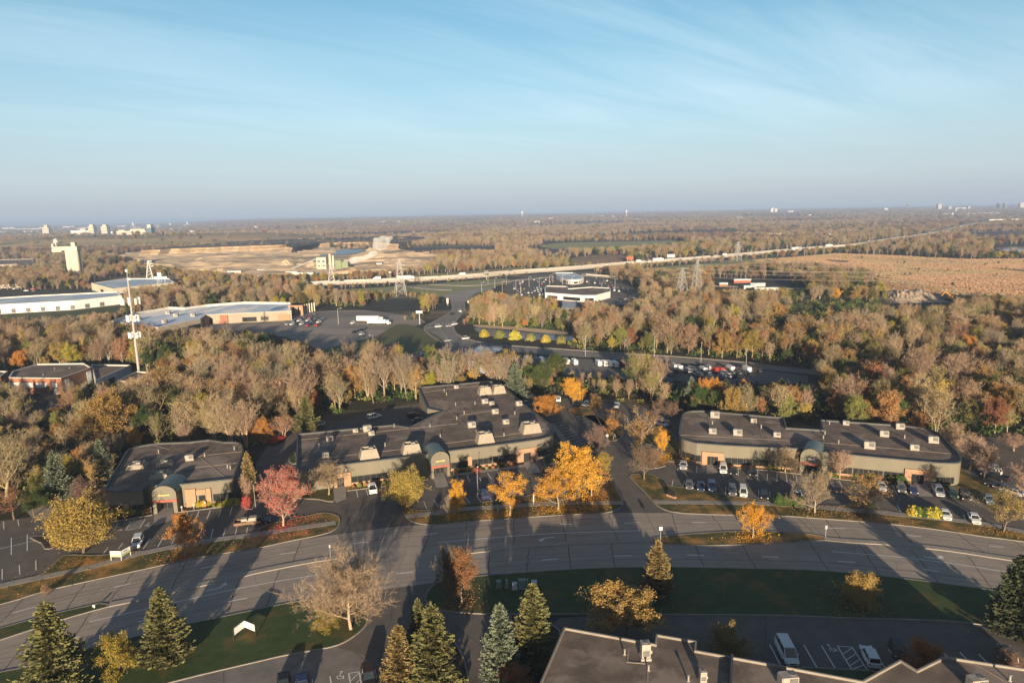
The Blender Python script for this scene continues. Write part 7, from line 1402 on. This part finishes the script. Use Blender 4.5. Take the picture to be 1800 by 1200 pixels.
brite = [P_('autumn_tree', 'leafy', 'grey', 'yellow', 51), P_('autumn_tree', 'leafy', 'grey', 'orange', 52)]
conf = [P_('spruce', 'conifer', None, 'dark', 61)]
far = [P_('autumn_tree', 'leafy', 'brown', 'mauve', 71), P_('autumn_tree', 'leafy', 'tan', 'tan', 72)]
LOOK = {}
for l, nm in ((bare, 'bare tan tree'), (fine, 'fine-twigged pinkish bare tree'), (spar[:3], 'thinly leaved tan tree'), (spar[3:4], 'thinly leaved rusty tree'), (spar[4:], 'thinly leaved olive tree'), (leafy[:1], 'dark green leafy tree'), (leafy[1:2], 'olive leafy tree'), (leafy[2:3], 'dark green leafy tree'), (leafy[3:4], 'ochre leafy tree'), (leafy[4:5], 'rusty leafy tree'), (leafy[5:], 'yellow-green leafy tree'), (brite[:1], 'bright yellow tree'), (brite[1:], 'orange tree'), (conf, 'dark conifer'), (far, 'mauve brown tree')):
    for i in l: LOOK[i] = nm
def pick(x, y, px):
    if y > 900:
        q = mnoise.noise(Vector((x / 700, y / 260, 4))) + .5 * mnoise.noise(Vector((x / 250, y / 120, 14))); r = rs.rand()
        if q > .28: return (leafy + spar[1:2] + spar[4:])[rs.randint(8)] if r < .75 else bare[rs.randint(10)]
        if q < -.22: return (far[:1] + fine[2:])[rs.randint(2)] if r < .8 else bare[rs.randint(10)]
        if q > .0: return (bare + spar)[rs.randint(15)] if r < .9 else conf[0]
    a = mnoise.noise(Vector((x / 60, y / 60, 0))); b = mnoise.noise(Vector((x / 170, y / 170, 9))); r = rs.rand()
    farness = sstep(700, 2200, y)
    left = px < 480
    w_ = [(bare, .40 + b * .5 - farness * .12), (fine, .05 + farness * .26), (spar, .34 + a * .3), (leafy, .34 + (.14 if left else 0) - b * .25 - farness * .04), (brite, .018), (conf, .012 + farness * .015), (far, .34 * farness)]
    w_ = [(l, max(.004, v)) for l, v in w_]; tot = sum(v for _, v in w_); r *= tot
    for l, v in w_:
        r -= v
        if r <= 0: return l[rs.randint(len(l))]
    return bare[0]
def proto(i):
    n, st, bk, lf, sd = PR[i]; return make_conifer(lf, sd, .6) if st == 'conifer' else make_tree(st, bk, lf, sd)
cand.sort(key=lambda c: c[1]); NIND = 262; NPART = 150
regions = [(lambda px, py: px < 250 and py > 690, 'in the dark wood at the far left'), (lambda px, py: px < 560 and py > 640, 'in the wood behind the left office'), (lambda px, py: px < 900 and py > 600, 'in the bare belt behind the central office'), (lambda px, py: px < 1200 and py > 600, 'in the trees behind the back lot'), (lambda px, py: px < 1500 and py > 600, 'in the belt behind the left half of the right office'), (lambda px, py: py > 600, 'in the wood at the right edge'), (lambda px, py: px < 700, 'in the wood before the store'), (lambda px, py: px < 1200, 'in the wood by the pond'), (lambda px, py: True, 'in the great wood at the right')]
inds = cand[:0]; rest = []; srcs = {}
core = [c for c in cand if -60 < c[2] < 1860]; ids = set(id(c) for c in core[:NIND]); k = 0
for c in cand:
    x, y, px, py, sp = c; i = pick(x, y, px)
    h = {0: 0}.get(0) ; base = 12.4 if y < 900 else 13.0; h = base * rs.uniform(.5, 1.25) * (1 if y < 330 else .84) * (1 + .25 * mnoise.noise(Vector((x / 40, y / 40, 5))))
    if i in brite: h *= .62
    if i in leafy: h *= .8
    if y < 300 and 480 < px < 900 and i in bare: h *= 1.15
    if 180 < px < 560 and y < 330: h *= 1.08
    if px > 1200 and 235 < y < 290: h *= .72
    if px < 230 and y < 260: h *= .72
    hc = cap_height(x, y, px, py, h)
    if hc <= 0: continue
    h = hc
    wf = 1.0 if sp < 10 else min(2.2, sp / 10.5)
    if id(c) in ids:
        where = next(t for f, t in regions if f(px, py)); lb = f'{LOOK[i]} {where}'
        o = put_tree(PR[i][0], proto(i), (x, y, 0), h, h * .34, lb, 'tree', lb.replace(' tree', ' trees', 1) if 'tree' in lb else lb + ' group', parts=k < NPART); k += 1
        if k > NPART and i not in srcs: srcs[i] = o
    else: rest.append((x, y, terr(x, y) if y > 1200 else 0, i, h / 12.0 * (1 if y < 3300 else .95), wf))
# every kind in the mass points at a real standing tree of that kind
for i in range(len(PR)):
    if i not in srcs:
        j = next((q for q, r_ in enumerate(rest) if r_[3] == i), 0); r_ = rest.pop(j); px, py = proj(r_[0], r_[1], 0); where = next(t for f, t in regions if f(px, py)); lb = f'{LOOK[i]} {where}'
        srcs[i] = put_tree(PR[i][0], proto(i), (r_[0], r_[1], r_[2]), r_[4] * 12, r_[4] * 12 * .34, lb, 'tree', lb.replace(' tree', ' trees', 1), parts=False)
print('TREES individual', k, 'mass', len(rest))
def mass(name, label, pts):
    me = bpy.data.meshes.new(name); me.vertices.add(len(pts)); A = np.array(pts, dtype=np.float32); me.vertices.foreach_set('co', A[:, :3].ravel())
    at = me.attributes.new('kind_index', 'INT', 'POINT'); at.data.foreach_set('value', A[:, 3].astype(np.int32))
    sc_ = np.stack([A[:, 4] * A[:, 5], A[:, 4] * A[:, 5], A[:, 4]], 1); at = me.attributes.new('size', 'FLOAT_VECTOR', 'POINT'); at.data.foreach_set('vector', sc_.ravel())
    at = me.attributes.new('turn', 'FLOAT_VECTOR', 'POINT'); tv = np.zeros((len(pts), 3), np.float32); tv[:, 2] = rs.uniform(0, 6.28, len(pts)); at.data.foreach_set('vector', tv.ravel())
    o = bpy.data.objects.new(name, me); COL.objects.link(o); g = bpy.data.node_groups.new(name, 'GeometryNodeTree'); g.interface.new_socket('Geometry', in_out='INPUT', socket_type='NodeSocketGeometry'); g.interface.new_socket('Geometry', in_out='OUTPUT', socket_type='NodeSocketGeometry')
    gi = g.nodes.new('NodeGroupInput'); go = g.nodes.new('NodeGroupOutput'); ip = g.nodes.new('GeometryNodeInstanceOnPoints'); jn = g.nodes.new('GeometryNodeGeometryToInstance'); ip.inputs['Pick Instance'].default_value = True
    g.links.new(gi.outputs[0], ip.inputs['Points'])
    infos = []
    for i in range(len(PR)):
        oi = g.nodes.new('GeometryNodeObjectInfo'); oi.inputs['Object'].default_value = srcs[i]; oi.inputs['As Instance'].default_value = True; oi.transform_space = 'ORIGINAL'; infos.append(oi)
    j = g.nodes.new('GeometryNodeJoinGeometry')
    for oi in reversed(infos): g.links.new(oi.outputs['Geometry'], j.inputs[0])
    g.links.new(j.outputs[0], ip.inputs['Instance'])
    for nm, ty, so in (('kind_index', 'INT', 'Instance Index'), ('size', 'FLOAT_VECTOR', 'Scale'), ('turn', 'FLOAT_VECTOR', 'Rotation')):
        na = g.nodes.new('GeometryNodeInputNamedAttribute'); na.data_type = ty; na.inputs['Name'].default_value = nm; g.links.new([s for s in na.outputs if s.enabled and s.name == 'Attribute'][0], ip.inputs[so])
    g.links.new(ip.outputs[0], go.inputs[0]); md = o.modifiers.new('scatter', 'NODES'); md.node_group = g; return tag(o, label, 'woodland', kind='stuff')
mass('woodland', 'woods of mostly bare autumn trees stretching to the horizon', rest)
# tall dry grass of the marsh
def tufts(name, label, poly, n, w_, h_, lf, zz):
    xs = [p[0] for p in poly]; ys = [p[1] for p in poly]; Q = [gp(x, y) for x, y in poly]; x0, x1, y0, y1 = min(q.x for q in Q), max(q.x for q in Q), min(q.y for q in Q), max(q.y for q in Q); out = []
    X = rs.uniform(x0, x1, n); Y = rs.uniform(y0, y1, n)
    for x, y in zip(X, Y):
        if mnoise.noise(Vector((x / 35, y / 90, 1))) < -.62: continue
        px, py = proj(x, y)
        if inside(poly, px, py) and px < 1850: out.append((x, y))
    A = np.array(out); k = len(A); a = rs.uniform(-.9, .9, k); hh = h_ * rs.uniform(.5, 1.2, k); ww = w_ * rs.uniform(.5, 1.2, k); P = np.stack([A[:, 0], A[:, 1], zz + hh / 2], 1); U = np.stack([np.cos(a) * ww, np.sin(a) * ww, np.zeros(k)], 1); W = np.stack([rs.normal(size=k) * .2 * hh, rs.normal(size=k) * .3 * hh, hh / 2], 1)
    m_ = np.array([(0 if (q_ := mnoise.noise(Vector((v[0] / 70, v[1] / 130, 2))) + (.12 * rs.normal())) < .12 else 2 if q_ < .42 else 1) for v in A]); me = mesh_from(name, [(*quads(P[m_ == q], U[m_ == q], W[m_ == q]), q) for q in range(len(lf))], lf); o = bpy.data.objects.new(name, me); COL.objects.link(o); tag(o, label, 'grass', kind='stuff')
m_reed = mat('dry_reed', (.34, .21, .13), (.27, .18, .11), scale=.02, detail=6, stretch=(.5, 1.6, 1), c3=(.25, .20, .10), scale3=.008, c3r=(.5, .6)); m_reed3 = mat('olive_reed', (.26, .205, .12), (.21, .165, .10), scale=.05); m_reed2 = mat('dry_reed_dark', (.22, .13, .085), scale=.05)
tufts('marsh_reeds', 'reddish tan reeds and grass covering the open marsh at the right', MARSH, 170000, .9, .8, [m_reed, m_reed2, m_reed3], .2)
# low brush under and between the near trees
UB = []
for c in cand:
    if c[1] < 620:
        for _ in range(2 if c[1] < 420 else 1):
            x, y = c[0] + rs.uniform(-4, 4), c[1] + rs.uniform(-4, 4); px, py = proj(x, y)
            if not excluded(px, py, y): UB.append((x, y, 0, 0, 0, 0))
for x, y in holes:
    if y < 900: UB += [(x, y, 0, 0, 0, 0), (x + rs.uniform(-3, 3), y + rs.uniform(-3, 3), 0, 0, 0, 0)]
V = []; n = 46; A = np.array([(u[0], u[1]) for u in UB]); m_ = len(A)
ctr = np.repeat(A, n, 0); r = rs.uniform(0, 2.3, m_ * n); a = rs.uniform(0, 6.28, m_ * n); hh = np.repeat(rs.uniform(.9, 4.2, m_), n); z = rs.uniform(0, 1, m_ * n) * hh * (1 - .4 * r / 2.3)
Pq = np.stack([ctr[:, 0] + r * np.cos(a), ctr[:, 1] + r * np.sin(a), z], 1); d = rnd_dir(rs, m_ * n); e = nrm(np.cross(d, rnd_dir(rs, m_ * n))); s = rs.uniform(.18, .42, m_ * n)
mi = np.repeat(rs.randint(0, 4, m_), n); parts = []
for q in range(4):
    sel = mi == q; parts.append((*quads(Pq[sel], d[sel] * s[sel][:, None], e[sel] * (s[sel] * .6)[:, None]), q))
me = mesh_from('undergrowth', parts, [LEAF['green'], mat('dark_brush', (.07, .055, .03), (.045, .04, .022), scale=.3), LEAF['green'], LEAF['olive']]); o = bpy.data.objects.new('undergrowth', me); COL.objects.link(o); tag(o, 'low brush growing under the woodland trees', 'undergrowth', kind='stuff')
# trees that stand just behind the camera and throw shadows over the road
for i, (x, y, h) in enumerate([]): pass
# ------------------------------------------------------------------ air
mb = MB(); mb.box((0, 7000, 38), (30000, 15600, 84)); hz = mb.build('haze', mat('haze', (1, 1, 1))); t = MATS['haze'].node_tree; t.nodes.clear()
out = N(t, 'ShaderNodeOutputMaterial'); v = N(t, 'ShaderNodeVolumePrincipled'); v.inputs['Color'].default_value = (.42, .58, .88, 1); v.inputs['Density'].default_value = .00014; v.inputs['Anisotropy'].default_value = .0
t.links.new(v.outputs[0], out.inputs['Volume']); tag(hz, 'pale blue air between the camera and the horizon', 'haze', kind='stuff')
